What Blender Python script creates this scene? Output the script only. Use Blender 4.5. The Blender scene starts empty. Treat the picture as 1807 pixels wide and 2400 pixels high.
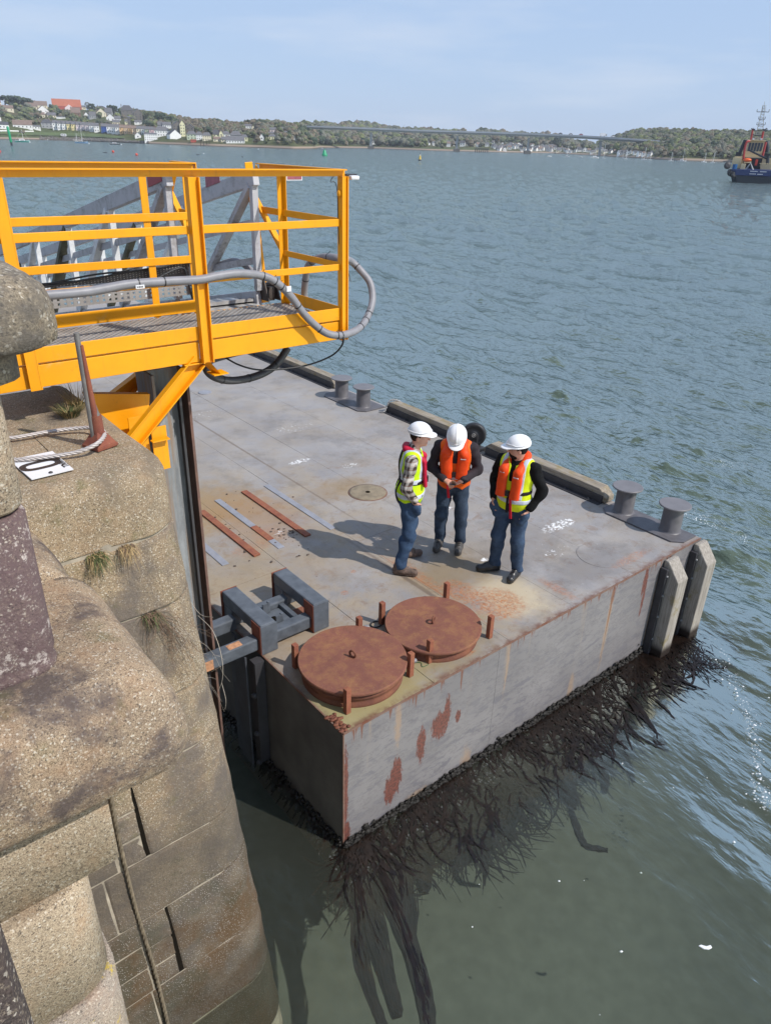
import bpy, math, random
import numpy as np
from mathutils import Vector, Matrix
RAD = math.radians
rnd = random.Random(11)
nrg = np.random.RandomState(5)
scene = bpy.context.scene
COL = scene.collection

# ---------------------------------------------------------------- camera
CAMH = 5.91
PITCH, ROLL, FPX, CX, CY = RAD(26.9), RAD(1.7), 1700.0, 903.5, 1200.0
_f = Vector((0, math.cos(PITCH), -math.sin(PITCH)))
_r0 = Vector((1, 0, 0)); _u0 = _r0.cross(_f)
_R = _r0*math.cos(ROLL) + _u0*math.sin(ROLL)
_U = -_r0*math.sin(ROLL) + _u0*math.cos(ROLL)
cam_d = bpy.data.cameras.new('camera'); cam = bpy.data.objects.new('camera', cam_d); COL.objects.link(cam)
m3 = Matrix((_R, _U, -_f)).transposed()
cam.matrix_world = Matrix.Translation((0, 0, CAMH)) @ m3.to_4x4()
cam_d.sensor_fit = 'VERTICAL'; cam_d.sensor_height = 36.0; cam_d.lens = 36.0*FPX/2400.0
cam_d.clip_start = 0.05; cam_d.clip_end = 20000
scene.camera = cam

# ---------------------------------------------------------------- world, sun, exposure
SUN_EL, SUN_AZ = RAD(47), RAD(-25.5)
w = bpy.data.worlds.new('World'); scene.world = w; w.use_nodes = True
nt = w.node_tree; nt.nodes.clear()
out = nt.nodes.new('ShaderNodeOutputWorld'); bg = nt.nodes.new('ShaderNodeBackground')
sky = nt.nodes.new('ShaderNodeTexSky'); sky.sky_type = 'NISHITA'; sky.sun_disc = False
sky.sun_elevation = SUN_EL; sky.sun_rotation = RAD(90) - SUN_AZ
sky.altitude = 10; sky.air_density = 1.15; sky.dust_density = .6; sky.ozone_density = 2.2
bg.inputs['Strength'].default_value = 0.100
tc = nt.nodes.new('ShaderNodeTexCoord'); mp = nt.nodes.new('ShaderNodeMapping')
mp.inputs['Scale'].default_value = (1.6, 1.6, 9.0); mp.inputs['Rotation'].default_value = (0.0, 0.10, 0.3)
nz = nt.nodes.new('ShaderNodeTexNoise'); nz.inputs['Scale'].default_value = 2.2; nz.inputs['Detail'].default_value = 7
nz.inputs['Roughness'].default_value = 0.55
rp = nt.nodes.new('ShaderNodeValToRGB'); rp.color_ramp.elements[0].position = 0.49; rp.color_ramp.elements[1].position = 0.86
rp.color_ramp.elements[1].color = (0.5, 0.5, 0.5, 1)
mx = nt.nodes.new('ShaderNodeMixRGB'); mx.inputs['Color2'].default_value = (8.4, 8.7, 9.4, 1)
vl = nt.nodes.new('ShaderNodeMixRGB'); vl.inputs['Fac'].default_value = 0.74; vl.inputs['Color2'].default_value = (4.9, 6.6, 9.7, 1)
L = nt.links.new
L(tc.outputs['Generated'], mp.inputs['Vector']); L(mp.outputs['Vector'], nz.inputs['Vector']); L(nz.outputs['Fac'], rp.inputs['Fac'])
L(sky.outputs['Color'], vl.inputs['Color1']); L(vl.outputs['Color'], mx.inputs['Color1']); L(rp.outputs['Color'], mx.inputs['Fac'])
L(mx.outputs['Color'], bg.inputs['Color']); L(bg.outputs['Background'], out.inputs['Surface'])
sl = bpy.data.lights.new('sun', 'SUN'); sun = bpy.data.objects.new('sun', sl); COL.objects.link(sun)
sl.energy = 4.5; sl.angle = RAD(0.55); sl.color = (1.0, 0.955, 0.89)
SV = Vector((math.cos(SUN_AZ)*math.cos(SUN_EL), math.sin(SUN_AZ)*math.cos(SUN_EL), math.sin(SUN_EL)))
sun.rotation_euler = SV.to_track_quat('Z', 'Y').to_euler()
sun.location = (20, -10, 30)
vs = scene.view_settings; vs.view_transform = 'Standard'; vs.look = 'None'; vs.exposure = 0.0; vs.gamma = 1.0; vs.use_curve_mapping = False
scene.render.engine = 'CYCLES'
scene.cycles.max_bounces = 8; scene.cycles.transparent_max_bounces = 10

# ---------------------------------------------------------------- placing helpers (rays of the survey camera onto real planes)
def ray(px, py):
    d = _f*FPX + _R*(px-CX) - _U*(py-CY); return d.normalized()
def at(px, py, z=0.0):
    d = ray(px, py); t = (z-CAMH)/d.z; return Vector((d.x*t, d.y*t, z))
def on_plane(px, py, P, n):
    d = ray(px, py); O = Vector((0, 0, CAMH)); t = (Vector(P)-O).dot(n)/d.dot(n); return O + d*t
ANG = RAD(39.98)
E1 = Vector((math.cos(ANG), math.sin(ANG), 0)); E2 = Vector((-math.sin(ANG), math.cos(ANG), 0))
C0 = Vector((-0.3025, 4.661, 0))      # near corner of the pontoon
M0 = Vector((-1.37, 5.31, 0))         # foot of the platform's middle post
def loc_of(P, O): d = P-O; return Vector((d.dot(E1), d.dot(E2), P.z))
def uvp(px, py, z=1.41): return loc_of(at(px, py, z), C0)
def onT(px, py, t): return loc_of(on_plane(px, py, M0+E2*t, E2), M0)
def onS(px, py, s): return loc_of(on_plane(px, py, M0+E1*s, E1), M0)

# ---------------------------------------------------------------- object helpers
def tag(o, label=None, cat=None, group=None, kind=None):
    if label: o['label'] = label
    if cat: o['category'] = cat
    if group: o['group'] = group
    if kind: o['kind'] = kind
    return o
def thing(name, label, cat, loc=(0, 0, 0), rotz=0.0, group=None):
    o = bpy.data.objects.new(name, None); COL.objects.link(o); o.empty_display_size = 0.2
    o.location = loc; o.rotation_euler = (0, 0, rotz); return tag(o, label, cat, group)
def copy_tree(o, parent=None):
    c = o.copy(); COL.objects.link(c); c.parent = parent
    for ch in list(o.children): copy_tree(ch, c)
    return c
def V(*a): return Vector(a[0]) if len(a) == 1 else Vector(a)
class MB:
    def __init__(s): s.v = []; s.f = []; s.sm = []; s.mi = []
    def add(s, vs, fs, smooth=False, mi=0):
        b = len(s.v); s.v += [tuple(p) for p in vs]
        for f in fs: s.f.append(tuple(i+b for i in f)); s.sm.append(smooth); s.mi.append(mi)
        return s
    def box(s, x0, x1, y0, y1, z0, z1, mi=0):
        vs = [(x, y, z) for z in (z0, z1) for y in (y0, y1) for x in (x0, x1)]
        return s.add(vs, [(0, 2, 3, 1), (4, 5, 7, 6), (0, 1, 5, 4), (2, 6, 7, 3), (0, 4, 6, 2), (1, 3, 7, 5)], False, mi)
    def bar(s, p, q, w, h, up=(0, 0, 1), mi=0, ow=0.0, oh=0.0):
        p, q, up = V(p), V(q), V(up); d = (q-p).normalized(); a = d.cross(up).normalized(); b = a.cross(d)
        vs = []
        for P in (p, q):
            for j in (-.5, .5):
                for i in (-.5, .5): vs.append(P + a*(i*w+ow) + b*(j*h+oh))
        return s.add(vs, [(0, 1, 3, 2), (4, 6, 7, 5), (0, 4, 5, 1), (2, 3, 7, 6), (0, 2, 6, 4), (1, 5, 7, 3)], False, mi)
    def angle(s, p, q, w, h, t=.008, up=(0, 0, 1)):        # L section: flat flange on top plus vertical web
        s.bar(p, q, w, t, up, oh=h/2-t/2); s.bar(p, q, t, h-t-.001, up, ow=w/2-t/2, oh=-t/2-.0005); return s
    def tube(s, pts, r, n=8, cap=True, smooth=True):
        pts = [V(p) for p in pts]; m = len(pts); rs = r if hasattr(r, '__len__') else [r]*m
        t0 = (pts[1]-pts[0]).normalized(); a = t0.orthogonal().normalized(); vs = []
        for i, p in enumerate(pts):
            t = (pts[min(i+1, m-1)]-pts[max(i-1, 0)]).normalized()
            a = (a - t*a.dot(t)).normalized(); b = t.cross(a)
            for k in range(n):
                th = 2*math.pi*k/n; vs.append(p + (a*math.cos(th)+b*math.sin(th))*rs[i])
        fs = [(i*n+k, i*n+(k+1) % n, (i+1)*n+(k+1) % n, (i+1)*n+k) for i in range(m-1) for k in range(n)]
        s.add(vs, fs, smooth)
        if cap: s.add(vs[:n][::-1], [tuple(range(n))]); s.add(vs[-n:], [tuple(range(n))])
        return s
    def lathe(s, prof, c=(0, 0, 0), n=24, smooth=True, mi=0):
        c = V(c); vs = []
        for r, z in prof:
            for k in range(n): th = 2*math.pi*k/n; vs.append((c.x+r*math.cos(th), c.y+r*math.sin(th), c.z+z))
        m = len(prof); fs = [(i*n+k, i*n+(k+1) % n, (i+1)*n+(k+1) % n, (i+1)*n+k) for i in range(m-1) for k in range(n)]
        s.add(vs, fs, smooth, mi); s.add(vs[:n][::-1], [tuple(range(n))], False, mi); s.add(vs[-n:], [tuple(range(n))], False, mi); return s
    def prism(s, poly, z0, z1, mi=0):
        n = len(poly); vs = [(x, y, z0) for x, y in poly]+[(x, y, z1) for x, y in poly]
        fs = [tuple(range(n))[::-1], tuple(range(n, 2*n))]+[(i, (i+1) % n, n+(i+1) % n, n+i) for i in range(n)]
        return s.add(vs, fs, False, mi)
    def extr(s, poly3, d):       # polygon of 3-D points extruded along d
        n = len(poly3); a = [V(p) for p in poly3]; d = V(d); vs = a+[p+d for p in a]
        return s.add(vs, [tuple(range(n))[::-1], tuple(range(n, 2*n))]+[(i, (i+1) % n, n+(i+1) % n, n+i) for i in range(n)])
    def blob(s, c, r, n=8, m=6, jit=0.0, rg=rnd, mi=0):
        c = V(c); r = r if hasattr(r, '__len__') else (r, r, r); vs = []
        for i in range(m+1):
            ph = math.pi*i/m
            for k in range(n):
                th = 2*math.pi*k/n; j = 1+jit*(rg.random()-.5)*2
                vs.append((c.x+r[0]*math.sin(ph)*math.cos(th)*j, c.y+r[1]*math.sin(ph)*math.sin(th)*j, c.z+r[2]*math.cos(ph)*j))
        fs = [(i*n+k, (i+1)*n+k, (i+1)*n+(k+1) % n, i*n+(k+1) % n) for i in range(m) for k in range(n)]
        return s.add(vs, fs, True, mi)
    def mesh(s, name, mats):
        me = bpy.data.meshes.new(name); me.from_pydata(s.v, [], s.f)
        for mt in (mats if isinstance(mats, (list, tuple)) else [mats]): me.materials.append(mt)
        me.polygons.foreach_set('use_smooth', s.sm); me.polygons.foreach_set('material_index', s.mi); me.update(); return me
    def build(s, name, mats, parent=None, bevel=0.0, label=None, kind=None, seg=2, loc=None):
        return link(name, s.mesh(name, mats), parent, bevel, label, kind, seg, loc)
def link(name, me, parent=None, bevel=0.0, label=None, kind=None, seg=2, loc=None):
    o = bpy.data.objects.new(name, me); COL.objects.link(o); o.parent = parent
    if loc is not None: o.location = loc
    if bevel:
        b = o.modifiers.new('bevel', 'BEVEL'); b.width = bevel; b.segments = seg; b.limit_method = 'ANGLE'; b.angle_limit = RAD(35)
    return tag(o, label, None, None, kind)
def smooth_path(pts, n=6):       # Catmull-Rom
    P = [V(p) for p in pts]; P = [P[0]*2-P[1]]+P+[P[-1]*2-P[-2]]; out = []
    for i in range(1, len(P)-2):
        for k in range(n):
            t = k/n; a, b, c, d = P[i-1:i+3]
            out.append(.5*((2*b)+(c-a)*t+(2*a-5*b+4*c-d)*t*t+(3*b-a-3*c+d)*t**3))
    return out+[P[-2]]
def np_mesh(name, verts, quads, mats, parent=None, smooth=True, label=None, kind=None):
    me = bpy.data.meshes.new(name); v = np.asarray(verts, np.float32); q = np.asarray(quads, np.int32); k = q.shape[1]
    me.vertices.add(len(v)); me.vertices.foreach_set('co', v.ravel())
    me.loops.add(q.size); me.loops.foreach_set('vertex_index', q.ravel())
    me.polygons.add(len(q)); me.polygons.foreach_set('loop_start', np.arange(len(q), dtype=np.int32)*k)
    me.polygons.foreach_set('loop_total', np.full(len(q), k, np.int32))
    me.polygons.foreach_set('use_smooth', np.full(len(q), smooth)); 
    for mt in (mats if isinstance(mats, (list, tuple)) else [mats]): me.materials.append(mt)
    me.update(calc_edges=True)
    return link(name, me, parent, label=label, kind=kind)
# ---------------------------------------------------------------- materials
class NG:
    def __init__(s, name, coord='Object'):
        s.m = bpy.data.materials.new(name); s.m.use_nodes = True; s.t = s.m.node_tree; s.n = s.t.nodes
        s.b = s.n['Principled BSDF']; s.out = s.n['Material Output']
        s.tc = s.n.new('ShaderNodeTexCoord'); s.co = s.tc.outputs[coord]
    def lk(s, a, b): s.t.links.new(a, b)
    def val(s, sock, x):
        if x is None: return
        if isinstance(x, bpy.types.NodeSocket): s.lk(x, sock)
        elif isinstance(x, (tuple, list)) and len(x) == 3 and len(sock.default_value) == 4: sock.default_value = (*x, 1)
        else: sock.default_value = x
    def map(s, sc=(1, 1, 1), loc=(0, 0, 0), rot=(0, 0, 0), v=None):
        n = s.n.new('ShaderNodeMapping'); s.lk(v or s.co, n.inputs['Vector'])
        n.inputs['Scale'].default_value = sc; n.inputs['Location'].default_value = loc; n.inputs['Rotation'].default_value = rot
        return n.outputs[0]
    def noise(s, scale, detail=4, rough=.55, v=None, dist=0.0):
        n = s.n.new('ShaderNodeTexNoise'); s.lk(v or s.co, n.inputs['Vector']); n.inputs['Scale'].default_value = scale
        n.inputs['Detail'].default_value = detail; n.inputs['Roughness'].default_value = rough; n.inputs['Distortion'].default_value = dist
        return n.outputs['Fac']
    def vor(s, scale, v=None, feature='F1', out='Distance'):
        n = s.n.new('ShaderNodeTexVoronoi'); n.feature = feature; s.lk(v or s.co, n.inputs['Vector']); n.inputs['Scale'].default_value = scale
        return n.outputs[out]
    def ramp(s, f, a, b, c0=(0, 0, 0), c1=(1, 1, 1), interp='LINEAR'):
        n = s.n.new('ShaderNodeValToRGB'); s.lk(f, n.inputs[0]); e = n.color_ramp.elements; n.color_ramp.interpolation = interp
        e[0].position = a; e[1].position = b; e[0].color = (*c0, 1); e[1].color = (*c1, 1); return n.outputs[0]
    def step(s, f, a, b):       # smooth 0..1 between a and b (any order)
        n = s.n.new('ShaderNodeMapRange'); n.interpolation_type = 'SMOOTHSTEP'; s.lk(f, n.inputs[0])
        n.inputs[1].default_value = a; n.inputs[2].default_value = b; return n.outputs[0]
    def mix(s, f, a, b, mode='MIX'):
        n = s.n.new('ShaderNodeMixRGB'); n.blend_type = mode; s.val(n.inputs[0], f); s.val(n.inputs[1], a); s.val(n.inputs[2], b); return n.outputs[0]
    def math(s, op, a, b=None, c=None):
        n = s.n.new('ShaderNodeMath'); n.operation = op; s.val(n.inputs[0], a); s.val(n.inputs[1], b)
        if c is not None: s.val(n.inputs[2], c)
        return n.outputs[0]
    def xyz(s, v=None):
        n = s.n.new('ShaderNodeSeparateXYZ'); s.lk(v or s.co, n.inputs[0]); return n.outputs
    def spot(s, c, r, warp, lo=.6, hi=1.05, ax=(0, 1)):        # soft ragged patch round c with radii r
        x = s.xyz(); d = []
        for i, k in enumerate(ax):
            a = s.math('SUBTRACT', x[k], c[i]); a = s.math('DIVIDE', a, r[i]); d.append(s.math('MULTIPLY', a, a))
        q = s.math('SQRT', s.math('ADD', d[0], d[1])); q = s.math('ADD', q, warp)
        return s.step(q, hi, lo)
    def bump(s, h, strength=.5, dist=.01, prev=None):
        n = s.n.new('ShaderNodeBump'); s.lk(h, n.inputs['Height']); n.inputs['Strength'].default_value = strength
        n.inputs['Distance'].default_value = dist
        if prev: s.lk(prev, n.inputs['Normal'])
        s.lk(n.outputs[0], s.b.inputs['Normal']); return n.outputs[0]
    def fin(s, col, rough=.6, metal=0.0, spec=.5):
        s.val(s.b.inputs['Base Color'], col); s.val(s.b.inputs['Roughness'], rough); s.val(s.b.inputs['Metallic'], metal)
        s.val(s.b.inputs['Specular IOR Level'], spec); return s.m
def plain(name, col, rough=.6, metal=0.0, var=.15, scale=6.0, bump=0.0, bscale=40.0, spec=.5):
    g = NG(name); c2 = tuple(x*(1-var) for x in col); c = g.mix(g.ramp(g.noise(scale, 5), .3, .7), tuple(min(1, x*(1+var*.5)) for x in col), c2)
    if bump: g.bump(g.noise(bscale, 4), .5, bump)
    return g.fin(c, rough, metal, spec)

def granite(name, ca, cb, cdark, dark_lo=.52, dark_hi=.7, spots=None, sc=1.0, wall=False, speck=70, moss=.0, lichen=None):
    g = NG(name)
    info = g.n.new('ShaderNodeObjectInfo').outputs['Random']
    big = g.noise(1.7*sc, 5, .6); c = g.mix(g.ramp(big, .35, .65), ca, cb)
    c = g.mix(g.math('MULTIPLY', g.math('SUBTRACT', info, .3), .35), c, (cb[0]*.62, cb[1]*.56, cb[2]*.52))
    grain = g.noise(speck*2.6, 3, .8); c = g.mix(g.math('MULTIPLY', g.ramp(grain, .44, .58), .8), c, (cb[0]*.33, cb[1]*.30, cb[2]*.28))
    g2 = g.noise(speck*1.15, 4, .75); c = g.mix(g.math('MULTIPLY', g.ramp(g2, .54, .66), .5), c, (.60, .49, .35))
    cell = g.vor(speck*2.0, out='Color'); cx = g.xyz(cell)[0]
    c = g.mix(g.step(cx, .90, .96), c, g.mix(.7, c, (.66, .60, .50)))
    c = g.mix(g.step(cx, .10, .05), c, g.mix(.6, c, (.035, .03, .03)))
    c = g.mix(g.math('MULTIPLY', g.ramp(g.noise(5.5*sc, 6, .7), .50, .70), .45), c, (cb[0]*1.0, cb[1]*.78, cb[2]*.62))
    dk = g.noise(2.3*sc, 8, .68, dist=.25); m = g.ramp(dk, dark_lo, dark_hi)
    c = g.mix(g.math('MULTIPLY', m, .85), c, g.mix(g.ramp(grain, .4, .6), cdark, tuple(x*2.0 for x in cdark)))
    if moss: c = g.mix(g.math('MULTIPLY', g.ramp(g.noise(5*sc, 7, .7), .55, .72), moss), c, (.10, .10, .03))
    if spots:
        sp = g.ramp(g.noise(9*sc, 6, .75), .57, .63); c = g.mix(sp, c, spots)
    if lichen: c = g.mix(g.ramp(g.noise(4*sc, 7, .72), .58, .63), c, lichen)
    if wall:
        x = g.xyz(); z = x[2]; wz = g.math('ADD', z, g.math('MULTIPLY', g.math('SUBTRACT', g.noise(3, 5), .5), .5))
        damp = g.step(wz, 2.1, 1.5); c = g.mix(g.math('MULTIPLY', damp, .70), c, (.075, .062, .05))
        brown = g.math('MULTIPLY', g.step(wz, 1.25, .95), g.ramp(g.noise(3.5, 6, .65), .42, .6)); c = g.mix(g.math('MULTIPLY', brown, .8), c, (.09, .048, .018))
        green = g.math('MULTIPLY', g.step(wz, 1.5, .9), g.ramp(g.noise(2.6, 6, .65), .5, .62)); c = g.mix(g.math('MULTIPLY', green, .5), c, (.05, .055, .035))
        bar = g.vor(75, out='Distance'); br = g.math('MULTIPLY', g.step(bar, .30, .18), g.math('MULTIPLY', g.step(wz, 1.45, 1.1), g.ramp(g.noise(4, 5, .7), .36, .52)))
        c = g.mix(g.math('MULTIPLY', br, .85), c, (.42, .38, .34))
        g.bump(g.math('ADD', g.math('MULTIPLY', g.noise(26, 8, .72), 1.0), g.math('MULTIPLY', br, .35)), .9, .014)
        wet = g.step(wz, .55, .15); c = g.mix(g.math('MULTIPLY', wet, .5), c, (.03, .022, .015))
        return g.fin(c, g.math('SUBTRACT', .82, g.math('MULTIPLY', wet, .45)), spec=.4)
    g.bump(g.noise(26*sc, 8, .72), .95, .013)
    return g.fin(c, .85, spec=.35)

G_WALL = granite('granite_wall', (.45, .34, .215), (.29, .225, .15), (.085, .07, .06), .46, .62, wall=True, speck=88, moss=.6)
G_TOP = granite('granite_top', (.46, .35, .225), (.30, .235, .155), (.10, .08, .06), .50, .68, speck=88, moss=.75)
G_LEDGE = granite('granite_ledge', (.56, .42, .275), (.36, .27, .185), (.055, .042, .042), .48, .60, speck=80, moss=.45, sc=1.1)
G_PALE = granite('granite_pale', (.60, .48, .34), (.48, .385, .275), (.2, .17, .14), .62, .8, speck=70)
G_PALE2 = granite('granite_lichen', (.50, .41, .31), (.43, .38, .34), (.2, .17, .14), .64, .8, speck=80, lichen=(.55, .40, .05))
G_PILLAR = granite('granite_pillar', (.40, .31, .27), (.20, .14, .135), (.09, .058, .06), .38, .56, spots=(.52, .45, .41), speck=80)
G_CAP = granite('granite_cap', (.46, .38, .27), (.29, .24, .17), (.08, .07, .06), .44, .60, speck=60, sc=1.6)
G_NEAR = granite('granite_near', (.13, .10, .085), (.09, .07, .065), (.05, .04, .04), .5, .7, speck=110)
MORTAR = plain('mortar', (.33, .285, .22), .95, var=.4, scale=9, bump=.006)
DARKGAP = plain('joint_shadow', (.012, .010, .008), 1.0, spec=0)

def rusty(name, sc=1.0, a=(.165, .066, .048), b=(.215, .083, .056), yel=.36):
    g = NG(name); c = g.mix(g.ramp(g.noise(3*sc, 7, .65), .35, .65), a, b)
    c = g.mix(g.math('MULTIPLY', g.ramp(g.noise(6*sc, 11, .80, dist=.3), .46, .66), min(1, yel*1.5)), c, (.31, .165, .062))
    c = g.mix(g.math('MULTIPLY', g.ramp(g.noise(16*sc, 7, .75), .55, .7), .55), c, (.11, .045, .03))
    c = g.mix(g.step(g.vor(60, out='Distance'), .10, .04), c, (.55, .38, .22))
    g.bump(g.noise(60*sc, 6, .7), .6, .004); return g.fin(c, .82, spec=.3)
RUST = rusty('rust_lid'); RUST_D = rusty('rust_rim', 1.4, (.13, .05, .035), (.2, .075, .045), .12)

def yellow_paint():
    g = NG('yellow_paint'); c = g.mix(g.ramp(g.noise(3, 6, .6), .3, .75), (.86, .365, .002), (.78, .305, .003))
    c = g.mix(g.math('MULTIPLY', g.ramp(g.noise(9, 8, .75), .60, .70), .45), c, (.45, .17, .012))
    c = g.mix(g.ramp(g.noise(32, 8, .8), .685, .715), c, (.22, .07, .025))
    c = g.mix(g.math('MULTIPLY', g.ramp(g.noise(4.2, 9, .78, dist=.3), .60, .68), .30), c, (.62, .40, .16))
    x = g.xyz(); st = g.noise(1.0, 4, .6, v=g.map((30, 30, 1.5))); c = g.mix(g.math('MULTIPLY', g.ramp(st, .58, .75), .28), c, (.42, .19, .03))
    g.bump(g.noise(22, 5), .25, .003); return g.fin(c, .48, spec=.35)
YEL = yellow_paint()

def deck_mat():
    g = NG('deck_paint'); w1 = g.math('MULTIPLY', g.math('SUBTRACT', g.noise(5, 7, .7), .5), 1.1)
    w2 = g.math('MULTIPLY', g.math('SUBTRACT', g.noise(11, 7, .75), .5), 1.3)
    base = g.mix(g.ramp(g.noise(1.1, 6, .6), .35, .68), (.245, .230, .226), (.330, .312, .302))
    x = g.xyz()
    near = g.step(x[1], 6.5, 3.6)
    dirt = g.ramp(g.noise(1.6, 8, .66, dist=.4), .40, .62)
    lr = g.math('MULTIPLY', near, g.step(x[0], 3.6, 1.7))
    c = g.mix(g.math('MULTIPLY', dirt, g.math('ADD', .40, g.math('MULTIPLY', lr, .55))), base, (.33, .265, .185))
    c = g.mix(g.math('MULTIPLY', g.ramp(g.noise(2.4, 8, .72), .50, .70), .5), c, (.125, .108, .092))
    c = g.mix(g.math('MULTIPLY', g.math('MULTIPLY', near, g.ramp(g.noise(5.5, 9, .78, dist=.5), .53, .62)), .5), c, (.20, .12, .07))
    # granular wear
    c = g.mix(g.math('MULTIPLY', g.ramp(g.noise(130, 3, .8), .5, .75), .22), c, (.08, .075, .07))
    # ochre films at the foot of the strips and the hatch
    for (cx, cy, rx, ry, k, col) in ((1.0, 4.6, 1.0, .8, .55, (.30, .17, .035)), (2.9, 4.0, .7, .45, .5, (.26, .16, .05)), (1.45, 3.9, .8, 1.0, .45, (.30, .16, .06)),
                                (.4, .25, .95, .62, .85, (.30, .26, .12)), (1.25, .5, 1.3, .75, .5, (.26, .20, .09)), (.4, 1.2, 1.1, .5, .45, (.27, .19, .11)),
                                (2.75, .62, .50, .58, .9, (.47, .39, .27)), (2.47, 6.5, .025, 5.0, .7, (.15, .11, .08)), (2.05, 1.5, .04, 1.6, .9, (.13, .10, .085)), (2.15, 1.3, .02, 1.3, .8, (.28, .11, .06)), (3.25, 1.6, .3, 1.2, .3, (.2, .17, .14)), (1.8, 2.6, 1.6, .9, .35, (.27, .21, .15)), (.9, 6.5, .8, 1.8, .3, (.27, .21, .14)), (2.6, 1.35, .75, .5, .75, (.22, .16, .09)), (4.1, .45, 1.0, .42, .5, (.12, .11, .11)), (3.6, 1.2, .9, .5, .35, (.15, .13, .12)),
                                (.25, 3.0, 1.2, 1.4, .35, (.27, .20, .12))):
        c = g.mix(g.math('MULTIPLY', g.spot((cx, cy), (rx, ry), w1, .35, 1.1), k), c, col)
    # orange rust patches
    for (cx, cy, rx, ry, k) in ((2.52, .58, .40, .42, .95), (2.35, 1.0, .28, .34, .8), (2.2, 1.6, .14, .6, .6), (1.63, .13, .12, .045, .8), (3.3, .35, .1, .35, .6), (4.6, .25, .5, .10, .5), (.85, 2.3, .10, .05, .7), (1.3, 1.75, .06, .06, .7), (1.65, 2.05, .05, .05, .7), (.95, 3.25, .35, .2, .35), (1.32, 3.4, .3, .3, .3)):
        mm = g.math('MULTIPLY', g.spot((cx, cy), (rx, ry), w2, .45, .95), g.ramp(g.noise(24, 7, .75), .36, .62))
        c = g.mix(g.math('MULTIPLY', mm, k), c, g.mix(g.ramp(g.noise(38, 6, .7), .4, .6), (.44, .165, .05), (.24, .085, .035)))
    # near edge and seam rust
    edge = g.math('MULTIPLY', g.step(x[1], .10, .0), g.ramp(g.noise(9, 6, .7), .38, .6)); c = g.mix(edge, c, (.14, .065, .042))
    e2 = g.math('MULTIPLY', g.step(x[0], .07, .0), g.ramp(g.noise(9, 6, .7), .4, .6)); c = g.mix(e2, c, (.15, .10, .065))
    # small pale and dark flecks, droppings
    c = g.mix(g.math('MULTIPLY', g.step(g.vor(17, out='Distance'), .085, .05), g.ramp(g.noise(1.5, 4), .42, .55)), c, (.11, .09, .075))
    c = g.mix(g.math('MULTIPLY', g.step(g.vor(9.3, out='Distance'), .05, .03), g.ramp(g.noise(1.1, 4), .45, .6)), c, (.62, .6, .57))
    for (cx, cy, rx, ry, th) in ((4.55, 1.35, .42, .13, .52), (2.95, 5.2, .26, .10, .50), (3.72, 6.5, .5, .25, .60), (3.1, 1.32, .07, .05, .42), (4.6, 2.35, .35, .16, .56), (3.7, 2.6, .12, .05, .5), (3.5, 4.6, .2, .1, .56), (2.9, 8.0, .6, .3, .62), (3.95, .9, .35, .12, .6), (1.42, 3.4, .2, .18, .60)):
        mm = g.math('MULTIPLY', g.spot((cx, cy), (rx, ry), w1, .5, .9), g.ramp(g.noise(26, 5, .7), th, th+.03))
        c = g.mix(mm, c, (.74, .73, .72))
    h = g.math('ADD', g.math('MULTIPLY', g.noise(160, 4, .7), .35), g.noise(6, 5, .6))
    g.bump(h, .35, .006); return g.fin(c, g.math('ADD', .50, g.math('MULTIPLY', g.noise(5, 5), .25)), spec=.4)
DECK = deck_mat()

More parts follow.
